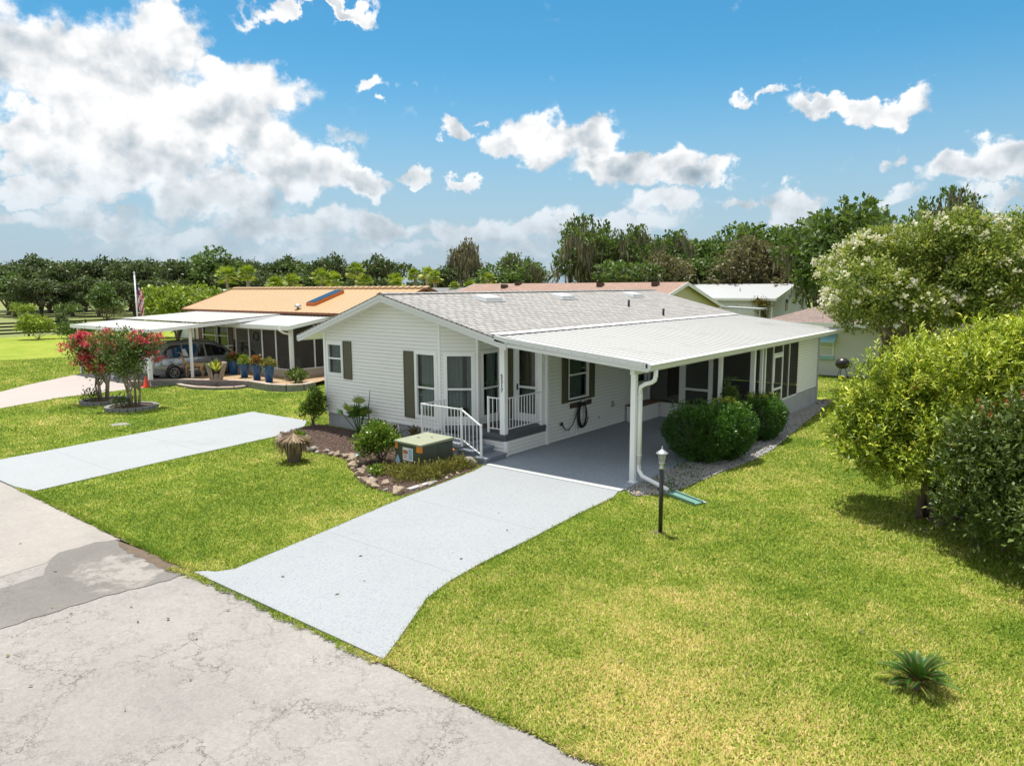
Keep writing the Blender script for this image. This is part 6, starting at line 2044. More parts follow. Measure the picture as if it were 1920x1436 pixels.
WH, wr_ = simple_house('white_roof_house', 'white house with white metal roof and a flowering vine on its wall', -26.6, -18.0, 54.3, 58.9, 63.5, 3.22, 4.31, 'whitewall', 'whiteroof')
window(WH, (-26.25, 54.65), (1, 0), (0, -1), 5.35, 6.3, 2.1, 2.75, None, (5.82,), gap=None, curtain=False)
mb = MB(); mb.box(-18.33, -18.29, 57.6, 58.1, 2.2, 3.1); mb.build('side_window', M['carglass'], WH)
mb = MB(); mb.box(-18.42, -18.34, 54.52, 54.6, 0, 3.1); mb.build('downspout', M['white'], WH)
mb = MB(); mb.tube([(-21.6, 56.5, 3.6), (-21.6, 56.5, 4.0)], .04, 6); mb.build('vent_pipe', M['greymetal'], WH)
VN = thing('wall_vine', 'flowering climbing vine on the wall of the white roofed house', 'vine', (-18.95, 54.4, 0))
mb = MB()
for k in range(4): mb.tube([(-19.0 + .1 * k, 54.5, 0), (-19.1 + .15 * k, 54.45, 1.3), (-19.3 + .25 * k, 54.4, 2.4)], .02, 5)
mb.build('stem', M['bark'], VN)
leafy('leaves', [(-18.95, 54.3, 2.75, .65, .30, .42), (-19.1, 54.35, 2.1, .40, .22, .5), (-18.9, 54.4, 1.4, .25, .2, .6), (-19.3, 54.3, 2.9, .45, .25, .25)], 1500, .13, M['vineleaf'], VN, 71, shell=.3)

RH = thing('hip_roof_house', 'pale grey stucco house with brown hip roof and aqua window awning', 'house', (-5.0, 34.6, 0))
x0, x1, y0, y1 = -12.0, 8.0, 34.9, 44.5
x0 = -10.6
mb = MB()
for (a, b, c, d) in ((x0, x1, y0, y0 + .15), (x0, x0 + .15, y0 + .15, y1 - .15), (x0, x1, y1 - .15, y1), (x1 - .15, x1, y0 + .15, y1 - .15)): mb.box(a, b, c, d, -.1, 2.5)
mb.build('wall', M['stucco'], RH)
mb = MB(); ex0, ex1, ey0, ey1, ze, zr = x0 - 1.6, x1 + .5, y0 - .45, y1 + .5, 2.48, 4.25
ym = (ey0 + ey1) / 2; hx = (ey1 - ey0) / 2
v = [(ex0, ey0, ze), (ex1, ey0, ze), (ex1, ey1, ze), (ex0, ey1, ze), (ex0 + hx, ym, zr), (ex1 - hx, ym, zr)]
mb.add(v, [(0, 1, 5, 4), (1, 2, 5), (2, 3, 4, 5), (3, 0, 4)]); mb.add([(p[0], p[1], p[2] - .02) for p in v[:4]], [(3, 2, 1, 0)])
mb.build('roof', M['brownshingle'], RH)
mb = MB(); mb.box(ex0 - .02, ex1, ey0 - .04, ey0 - .003, ze - .17, ze + .02); mb.box(ex0 - .04, ex0 - .003, ey0, ey1, ze - .17, ze + .02); mb.build('fascia', M['white'], RH)
window(RH, (x0, y0), (1, 0), (0, -1), 1.0, 1.75, .95, 1.75, 1.35, gap=None)
window(RH, (x0, y0), (1, 0), (0, -1), 5.6, 6.8, .95, 1.9, 1.4, gap=None)
mb = MB(); mb.hexa([(x0 + .88, y0 - .5, 1.60), (x0 + 1.88, y0 - .5, 1.60), (x0 + 1.88, y0, 1.90), (x0 + .88, y0, 1.90), (x0 + .88, y0 - .5, 1.64), (x0 + 1.88, y0 - .5, 1.64), (x0 + 1.88, y0, 1.98), (x0 + .88, y0, 1.98)]); mb.build('awning', M['aqua'], RH)
mb = MB(); mb.box(x0 + .95, x0 + 1.8, y0 - .10, y0 - .002, .80, .94); mb.build('sill', M['aqua'], RH)
mb = MB(); mb.box(x0 - .02, x1, y0 - .03, y0 - .002, -.02, .06); mb.build('base_trim', M['brownwood'], RH)
GR = thing('kettle_grill', 'round black kettle grill standing by the stucco house wall', 'grill', (-8.15, 33.7, 0))
mb = MB(); mb.lathe((-8.15, 33.7, .55), [(.05, -.02), (.2, .02), (.29, .15), (.30, .22), (.27, .34), (.15, .44), (.03, .47)], 14); mb.build('bowl', M['blackpaint'], GR, True)
for k in range(3):
    a_ = k * 2.094; mb = MB(); mb.tube([(-8.15 + .12 * math.cos(a_), 33.7 + .12 * math.sin(a_), .58), (-8.15 + .30 * math.cos(a_), 33.7 + .30 * math.sin(a_), 0)], .015, 5); mb.build('leg', M['black'], GR)

simple_house('grey_roof_house', 'long low building with pale grey metal roof behind the orange roofed house', -62.0, -50.0, 30.2, 33.0, 36, 3.5, 4.1, 'whitewall', 'metalroof')
simple_house('grey_shingle_house', 'house with grey shingle roof seen just past the orange gable', -48.0, -39.6, 41.8, 44.6, 47.4, 3.4, 4.13, 'whitewall', 'greyshingle')

# ------------------------------------------------------------------ black board fence
BF = thing('board_fence', 'black four board fence along the far edge of the left lawn', 'fence', (-74.6, 30, 0))
mb = MB()
for k in range(4):
    z = .22 + k * .30
    mb.box(-74.62, -74.58, 14.0, 46.0, z, z + .15)
mb.build('boards', M['fencewood'], BF)
y = 14.0
while y <= 46.1:
    mb = MB(); mb.box(-74.56, -74.42, y - .07, y + .07, -.1, 1.32); mb.build('post', M['fencewood'], BF); y += 2.4


def shrub(name, label, base, r, h, leaf, n, size, seed, k=12, width=.55, bark='bark', group=None, shell=.35, stems=6, sprig=5, spread=None, cat='shrub', z=.02):
    rs = np.random.RandomState(seed)
    t = thing(name, label, cat, (base[0], base[1], z), group)
    cl = clumps_in(rs, (base[0], base[1], z + h * .52), (r, r, h * .48), k, (.30, .48), .9, -.8)
    mb = MB()
    for i in range(stems):
        q = cl[i % len(cl)]; mb.tube([(base[0] + .04 * i * math.cos(i), base[1] + .04 * math.sin(i * 2), z - .02), ((base[0] + q[0]) / 2, (base[1] + q[1]) / 2, q[2] * .55), q[:3]], [.022, .015, .006], 5)
    mb.build('stem', M[bark], t)
    leafy('foliage', cl, n, size, M[leaf], t, seed, shell=shell, sprig=sprig, spread=spread or size * .5, width=width)
    return t, cl

# ------------------------------------------------------------------ trees
def tree(name, label, cat, base, top_z, r, leaf, seed, n=3200, size=.36, group=None, nclump=16, trunk=.28, low=.25, moss=0, sprig=5, width=.6, bark='bark', zflat=1.0, flare=0.0):
    rs = np.random.RandomState(seed)
    t = thing(name, label, cat, (base[0], base[1], base[2] if len(base) > 2 else -.05), group)
    z0 = WLOC[t.name].z
    h = top_z - z0
    cz = z0 + h * (low + (1 - low) / 2); rz = h * (1 - low) / 2
    cl = clumps_in(rs, (base[0], base[1], cz), (r, r, rz), nclump, (.26, .46), .8)
    cl = [(base[0] + (a - base[0]) * (1 + flare * (c - cz) / rz), base[1] + (b - base[1]) * (1 + flare * (c - cz) / rz), min(c, top_z - f * .8), d, e, f) for a, b, c, d, e, f in cl]
    trunk_mb((base[0], base[1], z0), (base[0], base[1], z0 + h * (low + .15)), trunk, cl, rs, 9).build('trunk', M[bark], t, True)
    leafy('crown', cl, n, size, M[leaf], t, seed, sprig=sprig, spread=size * .45, width=width)
    if moss:
        P, D, N, tn = crown_points(cl, moss, np.random.RandomState(seed + 5), shell=.5, sprig=5, spread=.25)
        D = np.tile(np.array([0, 0, -1.0]), (len(P), 1)) + rs.normal(size=P.shape) * .10
        N = unit(rs, len(P))
        leaf_cloud('hanging_moss', P, D, N, rs.uniform(.5, 1.5, len(P)), M['moss'], t, .16, seed=seed)
    return t


PROTO = {}
def far_tree(kind, x, y, top, r, label, group, seed, rotate=True):
    """copies of a few modelled trees, scaled to the size of each one in view"""
    if kind not in PROTO:
        spec = {'oak_a': ('oakleaf', 4600, .44, .0, 500), 'oak_b': ('oakleaf', 4600, .44, .0, 900), 'oak_c': ('midleaf', 3200, .44, -.02, 0),
                'green_a': ('midleaf', 5200, .38, .0, 0), 'green_b': ('midleaf', 4600, .40, .02, 500), 'olive': ('oliveleaf', 4200, .32, .03, 200), 'mossy': ('midleaf', 3800, .38, .22, 2200)}[kind]
        o = tree('oak_tree' if 'oak' in kind or kind == 'mossy' else 'tree', '', 'tree', (0, 0, 0), 10.0, 4.0, spec[0], hash(kind) % 1000 if False else sum(map(ord, kind)), spec[1], spec[2], None, 17, .32, spec[3], spec[4], flare=.75 if kind == 'mossy' else .35)
        PROTO[kind] = o; o_used = False
        o['used'] = 0
    p = PROTO[kind]
    if p['used'] == 0: o = p; p['used'] = 1
    else: o = copy_tree(p)
    rr_ = random.Random(seed)
    o.location = (x, y, -.08)
    o.scale = (r / 4.0, r / 4.0, top / 10.0)
    o.rotation_euler = (0, 0, rr_.random() * 6.28)
    o['label'] = label
    if group: o['group'] = group
    if 'used' in o and o is not p: del o['used']
    return o


OAKS = [(-142.2,42.5,9.0,3.1),(-157.5,49.9,10.1,4.0),(-146.0,50.0,10.4,3.3),(-134.5,48.6,9.1,2.7),(-148.9,56.8,10.6,3.5),(-135.3,54.6,9.9,2.8),(-146.9,62.1,10.0,3.1),(-125.6,55.7,9.4,2.7),(-135.9,63.0,9.4,2.9),(-125.8,60.7,9.4,2.8),(-117.7,59.4,9.5,2.6),(-125.5,66.3,10.3,2.9),(-111.5,62.1,10.9,3.5),(-117.8,68.4,9.6,2.8),(-111.0,67.4,10.0,2.2),(-117.5,75.0,9.3,2.4),(-108.2,72.2,9.8,2.7),(-117.7,81.4,9.9,2.5),(-102.6,74.1,9.6,2.7),(-98.5,74.8,9.9,2.2),(-97.9,77.5,7.8,2.2),(-131.8,40.1,6.9,2.5),(-126.2,41.9,6.4,2.5),(-124.5,45.7,6.0,2.5),(-119.1,47.5,6.4,2.5),(-116.7,51.9,5.9,2.5),(-110.8,54.1,6.3,2.5),(-104.4,61.9,7.5,2.5),(-100.5,65.0,7.1,2.5),(-96.6,68.1,7.1,2.5),(-93.9,70.2,7.0,2.5)]
ORD = 'first second third fourth fifth sixth seventh eighth ninth tenth eleventh twelfth thirteenth fourteenth fifteenth sixteenth seventeenth eighteenth nineteenth twentieth'.split()
OAKS.sort(key=lambda q: math.atan2(q[1], -q[0]))
nt = nl = 0
rr_ = random.Random(77)
for i, (x, y, zt, r) in enumerate(OAKS):
    tl = zt > 8.5 and abs(zt - 10.9) > .01; lw_ = zt <= 8.5
    nt += tl; nl += lw_
    tall = zt > 8.5
    far_tree(['oak_a', 'oak_b', 'green_b', 'oak_c', 'oak_a'][i % 5] if tall else ['oak_b', 'oak_c', 'oak_a'][i % 3], x, y, zt, r * (1.75 if tall else 1.7),
             ('tallest dark oak of the far tree line, right of the flag' if abs(zt - 10.9) < .01 else '%s tall dark oak from the left in the far tree line' % ORD[nt - 1]) if tall else '%s lower dark oak from the left, in front of the taller far oaks' % ORD[nl - 1],
             'tall oaks of the far left tree line' if tall and abs(zt - 10.9) > .01 else ('lower oaks of the far left tree line' if not tall else None), i)
# second row that closes the gaps low down
for i in range(16):
    f = i / 15
    far_tree('oak_b' if i % 2 else 'oak_a', -168 + 66 * f, 52 + 36 * f, 8.2 + rr_.random() * .8, 5.5, '%s oak from the left in the hindmost row of the far tree line' % ORD[i], 'oaks at the back of the far left tree line', 300 + i)
far_tree('oak_a', -80.9, 71.8, 9.0, 4.4, 'dark round oak behind the orange roof, between the sabal palms', None, 51)
far_tree('oak_b', -78.6, 66.8, 6.3, 3.3, 'low dark oak behind the pair of leaning sabal palms', None, 52)
far_tree('oak_a', -67.0, 69.7, 7.6, 3.4, 'dark oak left of the ragged moss hung tree', None, 53)
far_tree('oak_b', -72.7, 71.3, 5.6, 3.3, 'low dark oak behind the sabal palm trio', None, 54)
far_tree('oak_a', -63.0, 72.6, 6.0, 2.6, 'low dark oak at the foot of the ragged moss hung tree', None, 55)
tree('mossy_tree', 'ragged thin tree hung with grey moss standing above the others near the centre', 'tree', (-64.6, 72.1), 10.4, 2.9, 'oliveleaf', 91, 1500, .30, None, 22, .22, .28, 2400, flare=-.1)
RIGHT = [(-51.1, 62.9, 6.5, 2.6, 'oak_c', 'round green tree behind the left end of the tan shingle roof'),
         (-52.3, 68.5, 7.9, 2.3, 'mossy', 'small moss draped tree beside the round green tree'),
         (-39.2, 62.8, 11.0, 2.6, 'mossy', 'tall tree draped in long grey moss behind the tan shingle roof'),
         (-37.0, 64.3, 9.9, 2.4, 'mossy', 'moss draped tree right of the tallest moss draped one'),
         (-39.7, 72.5, 9.8, 2.4, 'green_b', 'green tree peeking between two moss draped trees'),
         (-33.1, 64.8, 9.2, 2.5, 'mossy', 'third moss draped tree behind the tan shingle roof'),
         (-35.0, 73.6, 9.7, 2.8, 'green_a', 'leafy green tree behind the middle of the tan roof'),
         (-31.5, 71.2, 9.4, 2.6, 'green_a', 'leafy green tree above the yellow gable'),
         (-32.5, 78.3, 9.9, 2.8, 'green_b', 'airy green tree left of the broad dark green one'),
         (-28.6, 62.9, 7.4, 2.5, 'green_b', 'lower green tree just above the yellow gable peak'),
         (-29.6, 83.4, 11.6, 4.6, 'green_a', 'broad dark green tree behind the white metal roof'),
         (-28.8, 74.4, 7.8, 2.2, 'green_b', 'small green tree under the broad dark green one'),
         (-28.5, 87.9, 10.1, 3.0, 'green_a', 'green tree right of the broad dark green one'),
         (-22.6, 62.6, 8.0, 2.9, 'olive', 'brownish olive willow shaped tree above the white metal roof'),
         (-19.7, 62.2, 7.7, 2.6, 'olive', 'second brownish olive tree, right of the first, above the white roof'),
         (-13.1, 52.4, 9.9, 3.0, 'green_a', 'tall dark green tree rising left of the white flowering crepe myrtle'),
         (-15.4, 55.6, 9.0, 2.1, 'green_b', 'bright green tree between the olive trees and the tall dark green one'),
         (-14.0, 67.3, 10.6, 3.0, 'green_a', 'green tree top showing above the white flowering crepe myrtle'),
         (-12.8, 88.0, 13.5, 3.0, 'mossy', 'distant mossy tree top above the white flowering crepe myrtle'),
         (-7.3, 72.4, 9.6, 3.2, 'green_a', 'green tree behind the right part of the white flowering crepe myrtle'),
         (-4.4, 61.8, 9.1, 2.4, 'green_b', 'green tree at the right edge of the picture behind the crepe myrtle'),
         (-30.4, 56.2, 6.8, 2.4, 'green_b', 'lower green tree close behind the tan roof, left of its vent'),
         (-28.8, 57.5, 6.8, 2.2, 'olive', 'lower olive green tree close behind the tan roof'),
         (-25.3, 66.1, 6.3, 2.2, 'green_a', 'lower green tree between the yellow gable and the white roof'),
         (-18.6, 66.3, 8.4, 2.2, 'green_a', 'green tree behind the right end of the white metal roof')]
for i, (x, y, zt, r, k, lab) in enumerate(RIGHT):
    far_tree(k, x, y, zt * 1.07, r * 1.55, lab, None, 500 + i)
for i, (x, y, zt, r) in enumerate([(-45, 74, 7.0, 3.5), (-38, 80, 8.0, 4), (-24, 78, 8.5, 4), (-33, 86, 8, 4), (-20, 84, 9, 4), (-8, 84, 9.5, 4), (-1, 76, 9, 4)]):
    far_tree('green_b', x, y, zt, r, ['green tree behind the moss draped trees', 'green tree behind the leafy trees over the tan roof', 'green tree behind the broad dark green tree', 'green tree far behind the yellow gable', 'green tree far behind the olive willow shaped trees', 'green tree far behind the left part of the crepe myrtle', 'green tree far behind the right part of the crepe myrtle'][i], 'trees at the back behind the houses', 700 + i)
tree('pasture_tree', 'young grey green tree standing in the pasture behind the fence', 'tree', (-80.5, 32.8), 4.9, 1.9, 'midleaf', 95, 2600, .25, None, 14, .12, .06)
tree('mango_tree', 'broad yellow green leafy tree behind the neighbour carport roof', 'tree', (-48.6, 24.3), 4.75, 2.6, 'mangoleaf', 96, 6500, .24, None, 22, .16, .18)
tree('mango_tree', 'dark green leafy tree at the left end of the orange roof', 'tree', (-46.6, 26.3), 4.5, 2.1, 'mangoleaf', 97, 4200, .24, None, 18, .16, .18)
shrub('fence_shrub', 'large bright green bush in front of the black board fence', (-68.6, 22.4), 1.5, 2.1, 'mangoleaf', 4200, .17, 98, 18, z=0)
shrub('fence_shrub', 'low spreading green bush right of the large one by the black fence', (-67.9, 24.9), 1.9, 1.3, 'midleaf', 3800, .16, 99, 18, z=0)
tree('fence_shrub', 'small dark bush behind the black board fence', 'shrub', (-78.4, 27.6), 2.2, .8, 'oakleaf', 100, 900, .16, None, 8, .05, .0)
shrub('fence_shrub', 'yellow green bush beyond the carport roof at the foot of the pasture tree', (-62.5, 29.5), 2.0, 2.2, 'mangoleaf', 3800, .18, 101, 16, z=0)
for i, (x, y) in enumerate([(-121, 38), (-116, 41.5), (-110.5, 46), (-104, 50.5), (-101, 54)]):
    tree('undergrowth', ['pale green scrub at the left end of the far tree line', 'pale green scrub under the far oaks left of the pasture tree', 'greyish scrub at the foot of the far tree line', 'long grey scrub just left of the pasture tree', 'grey scrub right behind the pasture tree'][i],
         'shrub', (x, y), 2.2, 2.6, ['mangoleaf', 'midleaf', 'oliveleaf', 'oliveleaf', 'moss'][i], 110 + i, 900, .3, None, 8, .05, .0)


# ------------------------------------------------------------------ palms
def fan_palm(base, top, r, label, group, seed, leaf='palmleaf'):
    r *= 1.05; top += .40
    t = thing('palm_tree', label, 'palm', (base[0], base[1], -.05), group)
    rs = np.random.RandomState(seed)
    hub = Vector((base[0], base[1], top - r * .95))
    mb = MB(); mb.tube([(base[0], base[1], -.05), (base[0] + .05, base[1], hub.z * .5), tuple(hub)], [.19, .15, .14], 8); mb.build('trunk', M['palebark'], t, True)
    mb = MB(); rn = []
    for i in range(42):
        a = rs.rand() * 6.283; el = rs.uniform(-.7, 1.5)
        d = Vector((math.cos(a) * math.cos(el), math.sin(a) * math.cos(el), math.sin(el)))
        sd = Vector((-math.sin(a), math.cos(a), 0)); up = sd.cross(d)
        p0 = hub + d * r * .12; p1 = hub + d * r * .5
        mb.bar(p0, p1, .03); rn += [.5] * 6
        tone = rs.rand() * .6 + (.4 if el < .1 else .1)
        for k in range(9):
            f = (k - 4) / 4 * 1.15
            dd = (d * math.cos(f) + sd * math.sin(f)).normalized()
            e = p1 + dd * r * rs.uniform(.45, .62) - Vector((0, 0, r * .10 * abs(f) + r * .05)); w = up.cross(dd).normalized() * r * .05
            m_ = p1.lerp(e, .55) + up * r * .03
            mb.add([p1, m_ - w, e, m_ + w], [(0, 1, 2, 3)]); rn.append(tone)
    o = mb.build('fronds', M[leaf], t)
    at = o.data.attributes.new('rnd', 'FLOAT', 'FACE'); at.data.foreach_set('value', np.array(rn, np.float32))
    return t


SAB = [(-65.9,38.2,6.1,1.15,'stout sabal palm behind the orange roof, leftmost of the palm row'),(-66.2,40.6,6.2,1.0,'slim sabal palm with golden fronds, second of the palm row'),(-60.3,39.9,5.0,1.05,'low round sabal palm just above the orange ridge, left of its twin'),
       (-60.8,42.1,5.3,1.0,'low round sabal palm just above the orange ridge, right of its twin'),(-55.3,41.4,5.7,1.0,'golden sabal palm with bare trunk above the orange ridge'),(-57.7,44.6,5.5,1.0,'green sabal palm touching the golden one on its right side'),
       (-52.8,43.4,6.2,.95,'taller sabal palm against the sky above the skylight'),(-50.5,42.5,5.0,.95,'low sabal palm at the foot of the taller one against the sky'),(-49.9,45.6,5.2,1.1,'bushy sabal palm in front of the dark round oak'),
       (-50.0,48.2,5.7,.8,'dark fronded sabal palm, left of the trio beside the ragged tree'),(-47.7,47.5,5.8,.8,'sabal palm in the middle of the trio beside the ragged tree'),(-45.6,46.4,5.4,.8,'sabal palm, right of the trio beside the ragged tree'),
       (-41.4,44.4,4.3,.5,'tiny yellow palm crown left of the tan shingle roof'),(-40.4,45.2,4.4,.7,'small yellow palm crown at the left end of the tan shingle roof'),(-43.2,50.9,5.2,.8,'yellow palm crown in front of the round green tree')]
for i, (x, y, zt, r, lab) in enumerate(SAB):
    fan_palm((x, y), zt, r, lab, 'sabal palms behind the houses', 800 + i)


def feather_palm(base, top, r, label, seed):
    t = thing('palm_tree', label, 'palm', (base[0], base[1], -.05))
    rs = np.random.RandomState(seed); hub = Vector((base[0], base[1], top - r * .6))
    mb = MB(); mb.tube([(base[0], base[1], 0), tuple(hub)], [.2, .15], 8); mb.build('trunk', M['bark'], t, True)
    P, D, N = [], [], []
    for i in range(16):
        a = rs.rand() * 6.283; el = rs.uniform(-.1, 1.2); L = r * 1.25
        p = hub.copy(); 
        for k in range(14):
            f = k / 14; e = el - f * 1.2
            d = Vector((math.cos(a) * math.cos(e), math.sin(a) * math.cos(e), math.sin(e))); p = p + d * L / 14
            sd = Vector((-math.sin(a), math.cos(a), 0))
            for s in (-1, 1):
                for m_ in range(2):
                    P.append(tuple(p + d * m_ * L / 28)); D.append(tuple(d * .5 + sd * s - Vector((0, 0, .35)))); N.append((0, 0, 1))
    leaf_cloud('fronds', np.array(P), np.array(D), np.array(N), r * .34, M['darkpalm'], t, .16, seed=seed)
feather_palm((-42.5, 63.3), 7.0, 2.0, 'feathery dark palm between the moss draped tree and the tan roof', 850)

# ------------------------------------------------------------------ red crepe myrtles
def red_myrtle(c, top, r, label, seed, red):
    rs = np.random.RandomState(seed)
    t = thing('crepe_myrtle', label, 'tree', (c[0], c[1], .1), 'red flowering crepe myrtles in block rings')
    cl = clumps_in(rs, (c[0], c[1], top - 1.25), (r, r, 1.2), 26, (.24, .38), .9)
    zl = top - 2.45
    cl = [(c[0] + (q[0] - c[0]) * (.35 + .85 * min(1, max(0, (q[2] - zl) / 1.5))), c[1] + (q[1] - c[1]) * (.35 + .85 * min(1, max(0, (q[2] - zl) / 1.5)))) + tuple(q[2:]) for q in cl]
    mb = MB()
    for k in range(5):
        a = k * 1.26 + rs.rand(); b = Vector((c[0] + .14 * math.cos(a), c[1] + .14 * math.sin(a), .1)); q = cl[k]
        m_ = Vector((c[0] + .22 * math.cos(a), c[1] + .22 * math.sin(a), .65))
        mb.tube([b, m_, m_.lerp(Vector(q[:3]), .5) + Vector((0, 0, .1)), q[:3]], [.045, .035, .025, .01], 6)
        q = cl[5 + k]; mb.tube([m_, m_.lerp(Vector(q[:3]), .5), q[:3]], [.03, .02, .008], 5)
    mb.build('trunk', M['palebark'], t, True)
    leafy('crown', cl, 7000, .09, M['darkmyrtle'], t, seed, shell=.4, sprig=7, spread=.07, width=.55)
    side = [q for q in cl if red(q)] or sorted(cl, key=lambda q: -(q[0] * .78 + q[1] * .62))[:4]
    fl = []
    for q in side:
        for k in range(6):
            d = unit(rs, 1)[0]; d[2] = abs(d[2]) - .15
            fl.append((q[0] + d[0] * q[3] * 1.1, q[1] + d[1] * q[4] * 1.1, q[2] + d[2] * q[5] * 1.1, .15, .15, .13))
    leafy('blossoms', fl, 46 * len(fl), .065, M['redbloom'], t, seed + 3, shell=.3, sprig=5, spread=.03, width=.9)
    leafy('undergrowth', [(c[0] - .2, c[1] - .35, .22, .25, .2, .14)], 260, .12, M['darkmyrtle'], t, seed + 5, shell=.3, width=.3)
    return t
red_myrtle((-28.35, 11.2), 2.80, 1.15, 'left crepe myrtle covered in crimson blossoms beside the pink driveway', 201, lambda q: True)
red_myrtle((-25.9, 11.25), 2.95, 1.12, 'right crepe myrtle, mostly green with a few red blossoms', 206, lambda q: (q[0] + 26.05) * .78 + (q[1] - 11.2) * .62 > .75)

# ------------------------------------------------------------------ planting in the front bed
shrub('shrub', 'round glossy green shrub between the lawn edge and the transformer box', (-12.95, 11.25), .72, 1.02, 'bedleaf', 4600, .075, 31, 16)
shrub('shrub', 'tall narrow green shrub at the left corner of the white house', (-18.0, 12.95), .46, 1.25, 'bedleaf', 2200, .085, 32, 16, shell=.3)
shrub('sedge', 'low bright green tuft behind the thatched palm stump', (-16.3, 11.35), .28, .28, 'bedleaf', 420, .08, 33, 6, cat='plant')
shrub('sedge', 'small green tuft at the foot of the round shrub among the rocks', (-12.15, 10.45), .25, .16, 'bedleaf', 260, .07, 34, 6, cat='plant')
# palmetto with fan leaves
PM = thing('palmetto', 'palmetto with broad fan leaves against the grey foundation', 'plant', (-15.9, 13.0, .02))
rs = np.random.RandomState(12); mb = MB(); rn = []
for i in range(13):
    a = i * .97 + rs.rand() * .5; el = rs.uniform(.85, 1.45); Lp = rs.uniform(.55, .95)
    d = Vector((math.cos(a) * math.cos(el), math.sin(a) * math.cos(el), math.sin(el)))
    if d.y > .25: d.y *= -.4; d.normalize()
    p0 = Vector((-15.9, 13.0, .05)); p1 = p0 + d * Lp
    mb.bar(p0, p1, .018); rn += [.5] * 6
    sd = d.cross(Vector((0, 0, 1))).normalized(); up = sd.cross(d)
    fullfan = i % 3 == 0; tone = rs.rand()
    for k in range(13):
        f = (k - 6) / 6 * (1.45 if fullfan else .9)
        dd = (d * math.cos(f) + sd * math.sin(f)).normalized()
        e = p1 + dd * rs.uniform(.28, .36) - Vector((0, 0, .05)); w = up.cross(dd).normalized() * .022; m_ = p1.lerp(e, .55)
        mb.add([p1, m_ - w, e, m_ + w], [(0, 1, 2, 3)]); rn.append(tone)
o = mb.build('fronds', M['cycadleaf'], PM)
o.data.attributes.new('rnd', 'FLOAT', 'FACE').data.foreach_set('value', np.array(rn, np.float32))
mb = MB(); mb.tube([(-15.6, 13.1, .1), (-15.58, 13.1, .8), (-15.50, 13.1, 1.35)], [.02, .015, .006], 6); mb.build('spike', M['bark'], PM)
for (x, y, n_, L_, mm, lab, sd_) in ((-14.75, 12.75, 16, .55, 'mangoleaf', 'small yellow green upright plant in front of the access panel', 5), (-14.45, 13.05, 14, .42, 'darkpalm', 'small dark spiky plant between the yellow green plant and the landing', 6), (-13.75, 13.1, 26, .50, 'oliveleaf', 'reddish brown spiky plant beside the porch landing', 7)):
    t = thing('spiky_plant', lab, 'plant', (x, y, .02)); blade_plant('leaves', (x, y, .05), n_, L_, .06, M[mm], t, sd_, (.05, .9), .5)
    mb = MB(); mb.tube([(x, y, .0), (x, y, .35)], .02, 5); blade_plant('upper_leaves', (x, y, .32), n_, L_ * .55, .05, M[mm], t, sd_ + 50, (.05, 1.1), .5); mb.build('stem', M['bark'], t)
# bronze ground cover
gc = [(-12.05, 10.65, .12, .32, .25, .17), (-11.7, 10.75, .12, .3, .25, .2), (-11.35, 10.75, .15, .3, .3, .24), (-11.1, 11.0, .15, .32, .35, .25), (-11.05, 11.45, .15, .3, .35, .24), (-11.1, 11.9, .13, .25, .3, .2), (-10.9, 10.75, .12, .25, .3, .2), (-11.35, 12.15, .12, .3, .25, .17), (-10.95, 12.15, .10, .18, .22, .15), (-11.25, 10.4, .1, .25, .2, .16)]
gc = [(a, b, .03, d, e, f * 1.1) for a, b, c, d, e, f in gc]
o = leafy('ground_cover', gc, 6500, .062, M['coverleaf'], None, 36, shell=.5, sprig=7, spread=.035, width=.42, updrift=.8, bottom=0)
tag(o, 'low bronze green ground cover in front of the transformer box and steps', 'ground cover'); o['kind'] = 'stuff'

# thatched stump
TS = thing('palm_stump', 'thick dark palm stump capped with a skirt of dry fronds on the lawn', 'palm stump', (-14.72, 10.02, 0))
mb = MB(); mb.lathe((-14.72, 10.02, -.02), [(.17, 0), (.16, .1), (.19, .25), (.24, .42), (.22, .5)], 14); mb.build('trunk', M['bark'], TS, True)
rs = np.random.RandomState(17); mb = MB(); rn = []
for i in range(520):
    a = rs.rand() * 6.283; r0 = rs.rand() * .12; Ls = rs.uniform(.30, .50)
    c0 = Vector((-14.72 + r0 * math.cos(a), 10.02 + r0 * math.sin(a), .66 + rs.rand() * .06 - r0 * .3))
    R1 = rs.uniform(.18, .34); c1 = Vector((-14.72 + (r0 + R1) * math.cos(a + rs.normal() * .12), 10.02 + (r0 + R1) * math.sin(a + rs.normal() * .12), .60 - rs.rand() * .08))
    c2 = c1 + Vector((math.cos(a) * .05, math.sin(a) * .05, -rs.uniform(.18, .40)))
    w = Vector((-math.sin(a), math.cos(a), 0)) * rs.uniform(.006, .013)
    mb.add([c0 - w, c0 + w, c1 + w, c1 - w, c2], [(0, 1, 2, 3), (3, 2, 4)]); tn = rs.rand(); rn += [tn, tn]
o = mb.build('dry_fronds', M['drypalm'], TS)
o.data.attributes.new('rnd', 'FLOAT', 'FACE').data.foreach_set('value', np.array(rn, np.float32))

# small dark plants by the neighbour porch
for (x, y, lab, sd_) in ((-26.7, 18.4, 'dark green low plant beside the neighbour porch corner', 3), (-25.9, 18.0, 'dark green low plant near the end of the block wall', 4)):
    shrub('low_plant', lab, (x, y), .42, .45, 'darkmyrtle', 500, .13, 120 + sd_, 6, cat='plant', z=.2)

